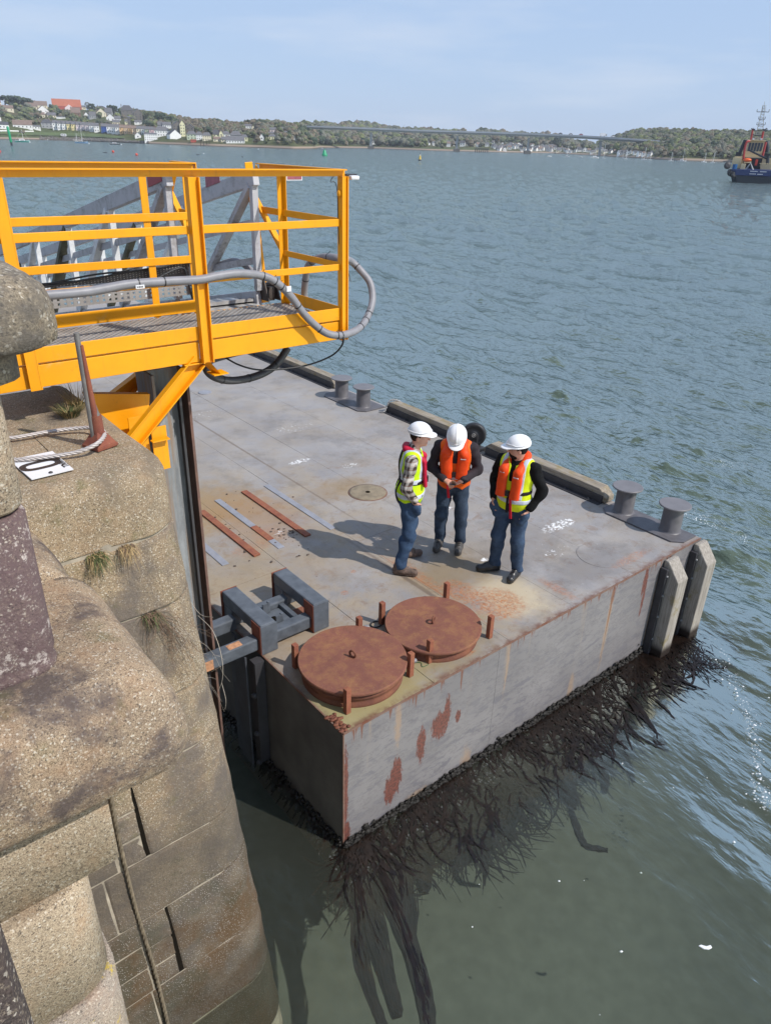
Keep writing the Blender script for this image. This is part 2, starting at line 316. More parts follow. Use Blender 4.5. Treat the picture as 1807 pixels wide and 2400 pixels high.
def hull_mat():
    g = NG('hull_paint'); x = g.xyz(); wv = g.map((1.1, 1, 3.4), rot=(0, RAD(14), 0))
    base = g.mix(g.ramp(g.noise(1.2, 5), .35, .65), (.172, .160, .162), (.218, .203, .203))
    pl = g.noise(3.0, 10, .76, v=wv, dist=.35); msk = g.ramp(g.noise(.9, 4, .6), .40, .60); c = g.mix(g.math('MULTIPLY', g.ramp(pl, .525, .56), g.math('ADD', .38, g.math('MULTIPLY', msk, .5))), base, (.135, .128, .142))
    pl2 = g.noise(2.1, 9, .75, v=g.map((1.2, 1, 3.0), loc=(4, 1, 2), rot=(0, RAD(12), 0)), dist=.2); ln = g.math('ABSOLUTE', g.math('SUBTRACT', pl2, .5))
    c = g.mix(g.math('MULTIPLY', g.step(ln, .016, .0), .65), c, (.10, .09, .095))
    z = x[2]; u = x[0]; n1 = g.noise(1.0, 5, .7, v=g.map((16, 16, .35))); n2 = g.noise(1.0, 6, .7, v=g.map((5.5, 5.5, .12)))
    dep = g.math('SUBTRACT', 1.41, z)
    drip = g.step(g.math('SUBTRACT', g.math('MULTIPLY', g.step(n1, .52, .76), .30), dep), -.03, .03); c = g.mix(g.math('MULTIPLY', drip, .9), c, (.15, .055, .03))
    run = g.math('MULTIPLY', g.step(n2, .60, .70), g.step(dep, 1.4, .1)); c = g.mix(g.math('MULTIPLY', run, .62), c, (.36, .25, .15))
    w2 = g.math('MULTIPLY', g.math('SUBTRACT', g.noise(9, 8, .78, v=g.map((3.4, 1, .9))), .5), 2.6)
    for (cx, cz, rx, rz) in ((.62, .50, .085, .27), (.55, .37, .075, .20), (.93, .72, .065, .25), (1.17, .84, .13, .19), (1.26, .95, .05, .24), (1.42, .82, .04, .10), (4.58, 1.22, .05, .25), (4.62, .95, .03, .3), (3.9, 1.28, .035, .2), (3.9, 1.05, .02, .35), (5.0, 1.1, .03, .45), (.02, .7, .035, .6), (.03, .1, .05, .3)):
        c = g.mix(g.spot((cx, cz), (rx, rz), w2, .8, .95, (0, 2)), c, g.mix(g.ramp(g.noise(40, 5), .4, .6), (.17, .055, .04), (.085, .035, .028)))
    for (cx, cz, rx, rz) in ((.62, 1.2, .05, .4), (1.6, .05, .10, .28), (3.35, .1, .07, .4), (3.9, .8, .05, .7), (4.9, .6, .05, .9), (2.1, 1.15, .03, .5), (.9, .05, .2, .1)):
        c = g.mix(g.math('MULTIPLY', g.spot((cx, cz), (rx, rz), w2, .4, 1.0, (0, 2)), .5), c, (.36, .23, .13))
    foul = g.step(g.math('ADD', z, g.math('MULTIPLY', g.math('SUBTRACT', g.noise(10, 6), .5), .12)), .10, .04); c = g.mix(foul, c, (.018, .013, .010))
    g.bump(g.math('ADD', g.math('MULTIPLY', pl, .6), g.math('MULTIPLY', g.noise(40, 5), .3)), .35, .006)
    return g.fin(c, .55, spec=.4)
HULL = hull_mat()
HULL_D = plain('hull_shaded_side', (.105, .096, .088), .7, var=.35, scale=3)  # darker copy of the hull grey; the side's shade is put into the colour

def timber_mat():
    g = NG('timber'); v = g.map((14, 14, 1.0)); n = g.noise(3, 7, .7, v=v)
    c = g.mix(g.ramp(n, .35, .65), (.38, .345, .30), (.20, .175, .15)); c = g.mix(g.math('MULTIPLY', g.ramp(g.noise(5, 6, .7), .56, .68), .7), c, (.20, .155, .05))
    x = g.xyz(); c = g.mix(g.step(x[2], .22, .08), c, (.025, .017, .013))
    g.bump(n, .7, .008); return g.fin(c, .85, spec=.25)
TIMB = timber_mat()
def beam_mat():
    g = NG('timber_beam'); v = g.map((12, .9, 12)); n = g.noise(3, 7, .7, v=v)
    c = g.mix(g.ramp(n, .35, .65), (.35, .30, .235), (.17, .14, .11)); c = g.mix(g.math('MULTIPLY', g.ramp(g.noise(6, 6, .7), .52, .66), .7), c, (.22, .16, .045))
    g.bump(n, .7, .008); return g.fin(c, .85, spec=.25)
BEAM = beam_mat()
BOLL = plain('bollard_paint', (.115, .108, .115), .5, var=.3, scale=7, bump=.004)
STEEL_D = plain('dark_steel', (.04, .038, .042), .55, var=.3, scale=9)
BLUEG = plain('guide_frame_paint', (.10, .112, .13), .5, var=.35, scale=9, bump=.003)
RUSTP = rusty('rust_paint', 2.0, (.19, .06, .042), (.25, .08, .05), .12)
def pile_mat():
    g = NG('pile_steel'); v = g.map((3, 3, .5)); c = g.mix(g.ramp(g.noise(3, 6, .65, v=v), .35, .6), (.29, .30, .305), (.16, .165, .17))
    x = g.xyz(); c = g.mix(g.math('MULTIPLY', g.ramp(g.noise(2, 6, .7, v=g.map((6, 6, .25))), .48, .60), .85), c, (.25, .17, .11))
    c = g.mix(g.step(x[2], 1.0, -.2), c, (.05, .035, .028)); g.bump(g.noise(30, 6), .5, .004); return g.fin(c, .7, spec=.35)
PILE = pile_mat()
PILE_BR = rusty('pile_brown_rust', 1.0, (.12, .075, .06), (.18, .105, .085), .1)
def alu_mat():
    g = NG('weathered_aluminium'); n = g.noise(16, 9, .78); p = g.ramp(g.noise(3.2, 6, .7), .42, .62)
    c = g.mix(g.ramp(n, .46, .56), (.42, .42, .44), (.24, .235, .23)); c = g.mix(p, (.44, .44, .46), c)
    c = g.mix(g.math('MULTIPLY', g.ramp(g.noise(7, 8, .75), .60, .70), .7), c, (.13, .115, .07)); g.bump(n, .3, .002); return g.fin(c, .55, .1)
ALU = alu_mat()
ALU_W = plain('pale_aluminium', (.66, .665, .66), .5, var=.2, scale=14)
ALU_G = plain('algae_aluminium', (.12, .115, .075), .8, var=.5, scale=10)
GREYPIPE = plain('grey_conduit', (.23, .225, .24), .5, var=.18, scale=12)
BLACKR = plain('black_rubber', (.022, .022, .024), .5, var=.2)
HOSE_D = plain('dark_hose', (.06, .058, .062), .5, var=.25, scale=9)
WIRE = NG('wire_rope'); _n = WIRE.vor(60); WIRE = (WIRE.bump(WIRE.noise(90, 3), .5, .002), WIRE.fin((.48, .44, .42), .5, .25))[1]
WHITE = plain('white_plate', (.72, .72, .74), .45, var=.08)
BLACK = plain('black_print', (.03, .022, .02), .6)
RED = plain('red_sticker', (.30, .012, .03), .4)
REDS = plain('faded_red_sticker', (.33, .09, .12), .5, var=.3, scale=20)
def grate_mat():
    g = NG('tread_plate'); n = g.noise(5, 6, .6); c = g.mix(g.ramp(n, .35, .65), (.34, .30, .265), (.24, .21, .19)); return g.fin(c, .6, .2)
GRATE = grate_mat()
# ---------------------------------------------------------------- water
def tile(n, size, lo, hi, wdir, rms, spread, seed, slope=2.0):
    r = np.random.RandomState(seed); k = np.fft.fftfreq(n, size/n)*2*np.pi; KX, KY = np.meshgrid(k, k, indexing='ij')
    K = np.hypot(KX, KY); K[0, 0] = 1; lam = 2*np.pi/K
    A = K**(-slope)*np.exp(-(lo/lam)**2*.5)*np.exp(-(lam/hi)**4)
    c = (KX*math.cos(wdir)+KY*math.sin(wdir))/K; A = A*(spread + (1-spread)*np.abs(c)**4); A[0, 0] = 0
    h = np.fft.ifft2(A*(r.randn(n, n)+1j*r.randn(n, n))).real; return (h/h.std()*rms).astype(np.float32)
TL = [(tile(512, 19.0, .12, 1.7, RAD(49), 1.0, .16, 3, 1.7), 19.0, .3), (tile(512, 67.0, .9, 5.6, RAD(20), 1.0, .10, 8, 2.0), 67.0, -.2)]
def samp(T, size, rot, x, y):
    n = T.shape[0]; c, s = math.cos(rot), math.sin(rot); u = (x*c-y*s)/size*n; v = (x*s+y*c)/size*n
    i = np.floor(u).astype(int); j = np.floor(v).astype(int); fu = u-i; fv = v-j; i %= n; j %= n; i2 = (i+1) % n; j2 = (j+1) % n
    return (T[i, j]*(1-fu)+T[i2, j]*fu)*(1-fv)+(T[i, j2]*(1-fu)+T[i2, j2]*fu)*fv
def sstep(a, b, x): t = np.clip((x-a)/(b-a), 0, 1); return t*t*(3-2*t)
def uvnp(x, y):
    dx, dy = x-C0.x, y-C0.y; return dx*E1.x+dy*E1.y, dx*E2.x+dy*E2.y
def wave(x, y):
    u, v = uvnp(x, y); d = (u-5.75)*.6-(v+.36)*.8
    m = .07+.93*sstep(-.9, 3.2, np.maximum(d, (u-5.9)*1.1)); m = np.where(v > 9, np.maximum(m, .8), m)
    a = samp(*TL[0], x, y); b = samp(*TL[1], x, y); far = np.hypot(x, y)
    a = a+.12*a*a; b = b+.13*b*b
    m = m*(1-.45*sstep(-2.2, -.8, v)*sstep(1.2, .2, v)*sstep(-2, -.6, u)*sstep(6.4, 4.6, u))
    return m*(a*.030+b*.098)*(1-.5*sstep(150, 900, far)) - .02*m, m
def build_water():
    rs = [1.2]
    while rs[-1] < 7000:
        r = rs[-1]; st = np.clip(r*r/(5.9*725)*1.0, .022, 60) if r < 300 else r*.06
        st = max(st, .022 if r < 8 else .03); rs.append(r+st)
    rs = np.array(rs); fine = np.radians(np.arange(-40, 42, .125)); rest = np.radians(np.arange(46, 320, 6.0)); az = np.concatenate([fine, rest])
    R_, A_ = np.meshgrid(rs, az, indexing='ij'); X = R_*np.sin(A_); Y = R_*np.cos(A_)
    Z, m = wave(X, Y); Z[:, len(fine):] = 0
    n, k = X.shape; idx = np.arange(n*k).reshape(n, k); nx = np.roll(idx, -1, axis=1)
    q = np.stack([idx[:-1], nx[:-1], nx[1:], idx[1:]], -1).reshape(-1, 4)[:, ::-1]
    o = np_mesh('water', np.stack([X, Y, Z], -1).reshape(-1, 3), q, WATER)
    a = o.data.attributes.new('rough_water', 'FLOAT', 'POINT'); a.data.foreach_set('value', m.ravel().astype(np.float32))
    # foam: crest + trail lines (own white colour of the froth)
    u, v = uvnp(X, Y); fm = np.zeros_like(X)
    trail = [(5.9, -.45), (5.67, -.76), (5.01, -1.39), (4.57, -1.68), (4.1, -1.96), (3.83, -2.12), (3.65, -2.25)]
    for (a0, b0), (a1, b1) in zip(trail[:-1], trail[1:]):
        L2 = (a1-a0)**2+(b1-b0)**2; t = np.clip(((u-a0)*(a1-a0)+(v-b0)*(b1-b0))/L2, 0, 1)
        dd = np.hypot(u-a0-t*(a1-a0), v-b0-t*(b1-b0)); fm = np.maximum(fm, np.exp(-(dd/.05)**2)*.5)
    for fx, fy, rx, ry, k_ in ((5.75, 12.0, .22, .3, 1.0), (5.95, 11.6, .18, .3, 1.0), (6.25, 11.2, .15, .3, .8), (17.5, 51, 1.5, .5, .6), (6.6, 8.6, .5, .2, .5), (7.3, 14.2, .5, .2, .5)):
        fm = np.maximum(fm, np.exp(-((X-fx)/rx)**2-((Y-fy)/ry)**2)*k_)
    edge = np.where((v > -.35) & (v < .02) & (u > -.2) & (u < 6), .08, 0); fm = np.maximum(fm, edge)
    a = o.data.attributes.new('froth', 'FLOAT', 'POINT'); a.data.foreach_set('value', fm.ravel().astype(np.float32))
    return tag(o, kind='structure')
def water_mat():
    g = NG('water'); n = g.n
    at_r = n.new('ShaderNodeAttribute'); at_r.attribute_name = 'rough_water'; at_f = n.new('ShaderNodeAttribute'); at_f.attribute_name = 'froth'
    x = g.xyz(); rw = at_r.outputs['Fac']
    var = g.noise(.35, 5, .6); deep = g.mix(g.ramp(var, .3, .7), (.180, .228, .168), (.140, .188, .145))
    calm = g.mix(g.ramp(g.noise(.5, 4), .3, .7), (.12, .126, .10), (.11, .115, .092)); col = g.mix(g.step(rw, .1, .75), calm, deep)
    rv = g.map(rot=(0, 0, RAD(-34)))
    hb = g.math('ADD', g.math('MULTIPLY', g.noise(11, 4, .5, v=g.map((1.0, .42, 1), v=rv)), .55), g.math('MULTIPLY', g.noise(3.2, 4, .48, v=g.map((1, .38, 1), v=rv)), 1.0))
    farh = g.noise(.42, 7, .6, v=g.map((1.0, .4, 1), v=rv))
    cd = n.new('ShaderNodeVectorMath'); cd.operation = 'LENGTH'; g.lk(g.co, cd.inputs[0]); dist = cd.outputs['Value']
    b1 = n.new('ShaderNodeBump'); b1.inputs['Distance'].default_value = .09; g.lk(hb, b1.inputs['Height'])
    g.lk(g.math('MULTIPLY', g.math('ADD', .09, g.math('MULTIPLY', rw, .9)), g.step(dist, 320, 60)), b1.inputs['Strength'])
    b2 = n.new('ShaderNodeBump'); b2.inputs['Distance'].default_value = 2.2; g.lk(farh, b2.inputs['Height']); g.lk(b1.outputs[0], b2.inputs['Normal'])
    g.lk(g.math('MULTIPLY', g.step(dist, 45, 180), 1.0), b2.inputs['Strength'])
    nrm = b2.outputs[0]
    dif = n.new('ShaderNodeBsdfDiffuse'); g.lk(col, dif.inputs['Color']); g.lk(nrm, dif.inputs['Normal'])
    tr = n.new('ShaderNodeBsdfTransparent'); tr.inputs['Color'].default_value = (.93, .98, .92, 1)
    m1 = n.new('ShaderNodeMixShader'); g.lk(g.math('SUBTRACT', .82, g.math('MULTIPLY', g.step(rw, .1, .7), .34)), m1.inputs[0]); g.lk(dif.outputs[0], m1.inputs[1]); g.lk(tr.outputs[0], m1.inputs[2])
    gl = n.new('ShaderNodeBsdfGlossy'); gl.inputs['Roughness'].default_value = .11; gl.inputs['Color'].default_value = (.56, .60, .53, 1); g.lk(nrm, gl.inputs['Normal'])
    fr = n.new('ShaderNodeFresnel'); fr.inputs['IOR'].default_value = 1.29; g.lk(nrm, fr.inputs['Normal'])
    m2 = n.new('ShaderNodeMixShader'); g.lk(fr.outputs[0], m2.inputs[0]); g.lk(m1.outputs[0], m2.inputs[1]); g.lk(gl.outputs[0], m2.inputs[2])
    fo = n.new('ShaderNodeBsdfDiffuse'); fo.inputs['Color'].default_value = (.72, .75, .76, 1)
    cell = g.vor(26, v=g.map((1, 1, 1)), out='Distance'); ff = g.step(g.math('ADD', g.math('SUBTRACT', .42, cell), g.math('MULTIPLY', g.math('SUBTRACT', g.noise(7, 6, .75), .5), .9)), g_th[0], g_th[1])
    ff = g.math('MULTIPLY', ff, at_f.outputs['Fac'])
    caps = g.math('MULTIPLY', g.math('MULTIPLY', g.step(g.noise(1.5, 7, .75, v=g.map((1, .4, 1), v=rv)), .70, .74), g.step(x[2], .045, .10)), .8)
    m3 = n.new('ShaderNodeMixShader'); g.lk(g.math('MAXIMUM', ff, caps), m3.inputs[0]); g.lk(m2.outputs[0], m3.inputs[1]); g.lk(fo.outputs[0], m3.inputs[2])
    g.lk(m3.outputs[0], g.out.inputs['Surface']); n.remove(g.b); return g.m
g_th = (.12, .22)
WATER = water_mat()
build_water()
SEABED = plain('murk', (.112, .122, .103), 1.0, spec=0)
sb = MB(); sb.add([(-8000, -8000, -1.3), (8000, -8000, -1.3), (8000, 8000, -1.3), (-8000, 8000, -1.3)], [(0, 1, 2, 3)])
tag(sb.build('river_bed', SEABED), kind='structure')
# ---------------------------------------------------------------- granite quay
def tf(z): return -1.08-(4.2-z)*.157
def sR(z): return -.77+(4.2-z)*.035
RC = .30; SMIN = -3.4; TMAX = .80
def path_pt(q, z, inset=0.0):      # q 0..1 front, 1..2 corner, 2..3 side
    t0 = tf(z)+inset; s1 = sR(z)-inset; r = RC
    if q <= 1: return (SMIN+(s1-r-SMIN)*q, t0)
    if q <= 2: a = (q-1)*math.pi/2; return (s1-r+r*math.sin(a), t0+r-r*math.cos(a))
    return (s1, t0+r+(TMAX-t0-r)*(q-2))
def q_of_s(s, z): return (s-SMIN)/(sR(z)-RC-SMIN)
def nz3(p, f, seed): 
    x, y, z = p; s = seed
    return (math.sin(x*f*1.3+s*1.7+math.sin(z*f*1.1+s))*math.cos(y*f+s*2.3)+math.sin(z*f*1.7+s*.7+math.cos(x*f*.9)))*.5
def stone_course(parent, name, mat, z0, z1, q0, q1, seed, gap=.0055, bulge=.0, top_r=.010, bot_r=.007, depth=.22, rough=.006, topcap=False):
    rg = random.Random(seed)
    zs = []
    h = z1-z0
    prof = [(0.05, z0+gap), (.012, z0+gap+.004), (0.0, z0+gap+bot_r)] + [(0.0, z0+gap+bot_r+.008)]+[(0.0, z0+gap+bot_r+(h-2*gap-bot_r-top_r)*k/6) for k in range(1, 6)]+[(0.0, z1-gap-top_r-.008)]
    for k in range(5):
        a = k/4*math.pi/2; prof.append((top_r*(1-math.cos(a)), z1-gap-top_r+top_r*math.sin(a)))
    if not topcap: prof.append((.06, z1-gap))
    L = 0; qs = []
    n1 = max(2, int(abs(min(q1, 1)-q0)*2.6/.07)) if q0 < 1 else 0
    if q0 < 1: qs += list(np.linspace(q0, min(q1, 1), n1+1))
    if q1 > 1: qs += list(np.linspace(max(1, q0), min(q1, 2), 13))[1 if q0 < 1 else 0:]
    if q1 > 2: qs += list(np.linspace(2, q1, 8))[1:]
    qs = [qs[0], qs[0]+.003, qs[0]+.007]+list(qs[1:-1])+[qs[-1]-.007, qs[-1]-.003, qs[-1]]
    vs = []; m = len(prof); n = len(qs)
    for j, (ins, z) in enumerate(prof):
        for i, q in enumerate(qs):
            e = 0.0
            if i == 0 or i == n-1: e = .016
            elif i == 1 or i == n-2: e = .002
            x, y = path_pt(q, z, ins+e)
            d = nz3((x, y, z), 7, seed)*rough+nz3((x, y, z), 23, seed+3)*rough*.4
            x2, y2 = path_pt(q, z, ins+e+d); vs.append((x2, y2, z+ (nz3((x, y, z), 5, seed+1)*.003 if 0 < j < m-1 else 0)))
    fs = [(j*n+i, j*n+i+1, (j+1)*n+i+1, (j+1)*n+i) for j in range(m-1) for i in range(n-1)]
    if topcap:
        base = len(vs)
        rings = [.06, .14, .26]; lay = (m-1)*n
        for ins in rings:
            for q in qs:
                zz = z1-gap; t0 = tf(zz); 
                x, y = path_pt(q, zz, top_r)
                cx, cy = -2.1+(x+2.1)*.0, -.2
                f = ins/.7*.98; x2, y2 = x+(cx-x)*f, y+(cy-y)*f; vs.append((x2, y2, zz+nz3((x2, y2, 0), 4, seed)*.006*min(1, ins*5)))
        rows = [lay]+[base+k*n for k in range(len(rings))]
        for a, b in zip(rows[:-1], rows[1:]): fs += [(a+i, a+i+1, b+i+1, b+i) for i in range(n-1)]
    mb = MB(); mb.add(vs, fs, True)
    if topcap: mb.prism([(SMIN, -.9), (-.95, -.9), (-.86, TMAX-.02), (SMIN, TMAX-.02)], 3.8, 4.193)
    # inner back faces so that the block is a solid
    bk = [path_pt(q, (z0+z1)/2, depth) for q in qs]
    nb = len(mb.v); mb.v += [(x, y, z0+gap) for x, y in bk]+[(x, y, z1-gap) for x, y in bk]
    if not topcap:
        for i in range(n-1):
            mb.f += [(i+1, i, nb+i, nb+i+1), ((m-1)*n+i, (m-1)*n+i+1, nb+n+i+1, nb+n+i)]; mb.sm += [False]*2; mb.mi += [0]*2
    return mb.build(name, mat, parent)
pier = thing('stone_quay', 'tan granite quay wall with rounded corner running down into the water beside the pontoon', 'quay wall', M0, ANG)
CORE = MB()
def core_poly(z, ins): return [(SMIN, TMAX)]+[path_pt(q, z, ins) for q in (0, .5, 1, 1.25, 1.5, 1.75, 2, 3)]
za, zb = -1.6, 3.80; pa, pb = core_poly(za, .009), core_poly(zb, .009); k = len(pa)
CORE.add([(x, y, za) for x, y in pa]+[(x, y, zb) for x, y in pb], [tuple(range(k))[::-1], tuple(range(k, 2*k))]+[(i, (i+1) % k, k+(i+1) % k, k+i) for i in range(k)])
CORE.build('mortar_core', MORTAR, pier)
stone_course(pier, 'coping_stone', G_TOP, 3.766, 4.20, 0, 3, 1, top_r=.11, rough=.010, topcap=True)
def cstones(z0, z1, cuts, seed, mats=G_WALL, sub=None, **kw):
    zc = (z0+z1)/2; qs = [q_of_s(s, zc) for s in cuts]+[2.35, 3.0]; qs = [0.0]+[q for q in qs]
    for i in range(len(qs)-1):
        g_ = .004/ (2.4)
        stone_course(pier, 'stone', mats, z0, z1, qs[i]+g_, qs[i+1]-g_, seed*10+i, **kw)
cstones(3.302, 3.766, [-2.6], 2, top_r=.02)
cstones(2.70, 3.302, [-2.2], 3)
cstones(2.262, 2.70, [-1.72], 4)
stone_course(pier, 'stone', G_WALL, 1.622, 2.262, q_of_s(-1.415, 1.9), 2.4, 50)
stone_course(pier, 'stone', G_WALL, 1.622, 2.262, 2.41, 3, 51)
for (a, b, z0, z1, sd) in ((-1.60, -1.437, 2.014, 2.262, 52), (-1.62, -1.437, 1.808, 2.014, 53), (-1.60, -1.437, 1.622, 1.808, 54), (-2.6, -1.625, 1.95, 2.262, 55), (-2.6, -1.63, 1.622, 1.95, 56)):
    stone_course(pier, 'stone', G_WALL, z0, z1, q_of_s(a, z1), q_of_s(b, z1), sd, rough=.009)
cstones(1.155, 1.622, [-1.72, -1.585], 6)
stone_course(pier, 'stone', G_WALL, .535, 1.155, q_of_s(-1.37, .85), 2.4, 70)
stone_course(pier, 'stone', G_WALL, .535, 1.155, 2.41, 3, 71)
for (a, b, z0, z1, sd) in ((-1.585, -1.395, .905, 1.155, 72), (-1.585, -1.395, .72, .905, 73), (-1.585, -1.395, .535, .72, 74), (-2.7, -1.595, .95, 1.155, 75), (-2.7, -1.595, .75, .95, 76), (-2.7, -1.595, .535, .75, 77)):
    stone_course(pier, 'stone', G_WALL, z0, z1, q_of_s(a, z1), q_of_s(b, z1), sd, rough=.006)
for (a, b, z0, z1) in ((-1.402, -1.362, .54, 1.15), (-1.445, -1.405, 1.63, 2.25)):
    m = MB(); m.add([(a, tf(z0)+.008, z0), (b, tf(z0)+.008, z0), (b, tf(z1)+.008, z1), (a, tf(z1)+.008, z1), (a, tf(z0)+.05, z0), (b, tf(z0)+.05, z0), (b, tf(z1)+.05, z1), (a, tf(z1)+.05, z1)], [(0, 1, 2, 3), (0, 3, 7, 4), (1, 5, 6, 2), (3, 2, 6, 7), (0, 4, 5, 1), (4, 7, 6, 5)]); m.build('open_joint', DARKGAP, pier)
cstones(.0, .535, [-2.3, -1.60], 8)
cstones(-.6, .0, [-2.0], 9)

def loft(name, mat, parent, s0, s1, t0, t1, rows, R, seed=1, rough=.006, closed_top=True, step=.05):
    # block with one rounded vertical corner at (s1,t0); rows = [(inset, z)]
    def plan(ins):
        P = []; a1 = s1-ins; b0 = t0+ins; r = max(.02, R-ins*.4)
        n = max(2, int((a1-r-s0)/step)); P += [(s0+(a1-r-s0)*i/n, b0) for i in range(n)]
        for k in range(13): a = k/12*math.pi/2; P.append((a1-r+r*math.sin(a), b0+r-r*math.cos(a)))
        n2 = max(2, int((t1-b0-r)/step)); P += [(a1, b0+r+(t1-b0-r)*i/n2) for i in range(1, n2+1)]
        P.append((s0, t1)); return P
    base = plan(0); cnt = len(base); vs = []; ref = None
    def resample(P, n):
        d = [0]
        for a, b in zip(P[:-1], P[1:]): d.append(d[-1]+math.hypot(b[0]-a[0], b[1]-a[1]))
        out = []
        for i in range(n):
            x = d[-1]*i/(n-1); j = min(len(d)-2, max(0, int(np.searchsorted(d, x)-1))); f = (x-d[j])/max(1e-9, d[j+1]-d[j])
            out.append((P[j][0]+(P[j+1][0]-P[j][0])*f, P[j][1]+(P[j+1][1]-P[j][1])*f))
        return out
    for ins, z in rows:
        P = resample(plan(ins)[:-1], cnt-1)+[plan(ins)[-1]]
        for (x, y) in P:
            d = nz3((x, y, z), 6, seed)*rough+nz3((x, y, z), 19, seed+5)*rough*.5; vs.append((x+d, y-d, z+d*.6))
    m = len(rows); fs = [(j*cnt+i, j*cnt+(i+1) % cnt, (j+1)*cnt+(i+1) % cnt, (j+1)*cnt+i) for j in range(m-1) for i in range(cnt)]
    mb = MB(); mb.add(vs, fs, True); mb.f += [tuple(range(cnt))[::-1], tuple(range((m-1)*cnt, m*cnt))]; mb.sm += [False, False]; mb.mi += [0, 0]
    return mb.build(name, mat, parent)
def nose(z0, z1, full, bot=.08):
    rows = [(bot+.03, z0), (bot, z0+.01)]
    for k in range(1, 6): a = k/6*math.pi/2; rows.append((bot*(1-math.sin(a)), z0+.01+.16*(1-math.cos(a))*.9))
    for k in range(0, 11): a = k/10*math.pi/2; rows.append((full*(1-math.cos(a)), z0+.17+(z1-z0-.17)*math.sin(a)))
    return rows
near_q = thing('stone_quay', 'large rounded granite coping and ashlar face in the left foreground under the dark lichen-covered parapet', 'quay wall', M0, ANG)
loft('coping_stone', G_LEDGE, near_q, -3.8, -1.50, -2.79, -1.79, nose(3.60, 4.07, .20, .05), .15, 31, .011)
loft('coping_stone', G_LEDGE, near_q, -3.8, -1.55, -1.775, -1.06, [(i, z-.01) for i, z in nose(3.60, 4.07, .20, .05)], .03, 32, .009)
R1 = [(.03, 3.035), (0, 3.045), (0, 3.58), (.02, 3.60)]
loft('face_stone', G_PALE, near_q, -3.8, -1.835, -2.56, -1.2, R1, .025, 33, .004)
loft('round_stone', G_PALE, near_q, -3.8, -1.955, -2.62, -1.3, [(.03, 2.36), (0, 2.37), (0, 3.0), (.02, 3.03)], .20, 34, .004)
loft('round_stone', G_PALE2, near_q, -3.8, -1.935, -2.64, -1.3, [(.03, 1.30), (0, 1.31), (0, 2.33), (.02, 2.345)], .20, 35, .004)
loft('round_stone', G_WALL, near_q, -3.8, -1.92, -2.66, -1.3, [(.02, -.8), (0, -.7), (0, 1.28), (.02, 1.295)], .20, 36, .004)
MB().box(-3.8, -1.99, -2.5, -1.35, -.8, 3.6).build('mortar_core', MORTAR, near_q)
para = thing('parapet', 'dark purple granite parapet mottled with pale lichen standing on the near coping', 'parapet', M0, ANG)
loft('shaft_stone', G_PILLAR, para, -3.8, -1.87, -2.46, -1.5, [(.0, 4.05), (.0, 4.09), (.006, 4.11), (0.0, 4.14), (.0, 4.72), (.012, 4.735)], .10, 37, .006)
loft('shaft_stone', G_PALE, para, -3.8, -1.87, -2.46, -1.5, [(.012, 4.745), (0, 4.76), (.0, 5.0), (.0, 5.17), (.01, 5.19)], .10, 38, .006)
loft('neck_stone', G_CAP, para, -3.8, -1.80, -2.50, -1.4, [(.01, 5.20), (0, 5.205), (0, 5.30), (.01, 5.305)], .12, 39, .003)
loft('cap_stone', G_CAP, para, -3.8, -1.675, -2.60, -1.3, [(.03, 5.31), (.005, 5.325), (0, 5.36), (.0, 5.43), (.02, 5.48), (.06, 5.515), (.13, 5.54), (.3, 5.55)], .18, 40, .007)
np_ = thing('parapet', 'blurred dark brown granite edge in the bottom left corner', 'parapet', M0, ANG)
loft('edge_stone', G_NEAR, np_, -3.2, -2.355, -4.25, -3.9, [(.02, 3.2), (0, 3.25), (0, 5.1), (.02, 5.15)], .03, 41, .004)
# standing floor of the quay behind the camera
fl = MB(); fl.box(-9, -2.0, -12, -4.6, 3.7, 4.0); fo_ = fl.build('quay_floor', G_TOP); fo_.location = M0; fo_.rotation_euler = (0, 0, ANG); tag(fo_, kind='structure')
fl = MB(); fl.box(-30, -3.42, -4.6, 14, -1.5, 4.15); fo_ = fl.build('quay_ground', G_TOP); fo_.location = M0; fo_.rotation_euler = (0, 0, ANG); tag(fo_, kind='structure')
# crack in the lower pale stone
# stanchion
ST0 = loc_of(at(236, 1042, 4.21), M0)
stn = thing('stanchion', 'rusty steel stanchion tube standing in a flanged foot on the corner coping stone', 'stanchion', M0+E1*ST0.x+E2*ST0.y+V(0, 0, 4.2), ANG+RAD(18))
foot = MB(); foot.prism([(-.075, -.075), (.075, -.075), (.075, .075), (-.075, .075)], .0, .022)
foot.add([(-.07, -.07, .023), (.07, -.07, .023), (.07, .07, .023), (-.07, .07, .023)]+[(.033*math.cos(a), .033*math.sin(a), .105) for a in [RAD(225+90*i) for i in range(4)]], [(0, 1, 5, 4), (1, 2, 6, 5), (2, 3, 7, 6), (3, 0, 4, 7)])
foot.tube([(0, 0, .06), (0, 0, .20)], [.036, .034], 14)
foot.build('foot', RUSTP, stn, .004)
tp = MB(); tp.tube([(-.028, .012, .02), (-.030, .012, .70)], .0165, 12); tp.tube([(0.0, 0, .195), (-.020, .01, .38)], [.026, .012], 10); tp.build('tube', plain('galvanised_tube', (.20, .19, .18), .6, .2, var=.3, scale=10), stn)
sp = MB(); sp.add([(0, 0, 0)], []); sp = MB(); sp.tube([(-.010, -.006, .2), (-.020, -.002, .63)], [.02, .011], 8); sp.build('rust_side', RUSTP, stn)
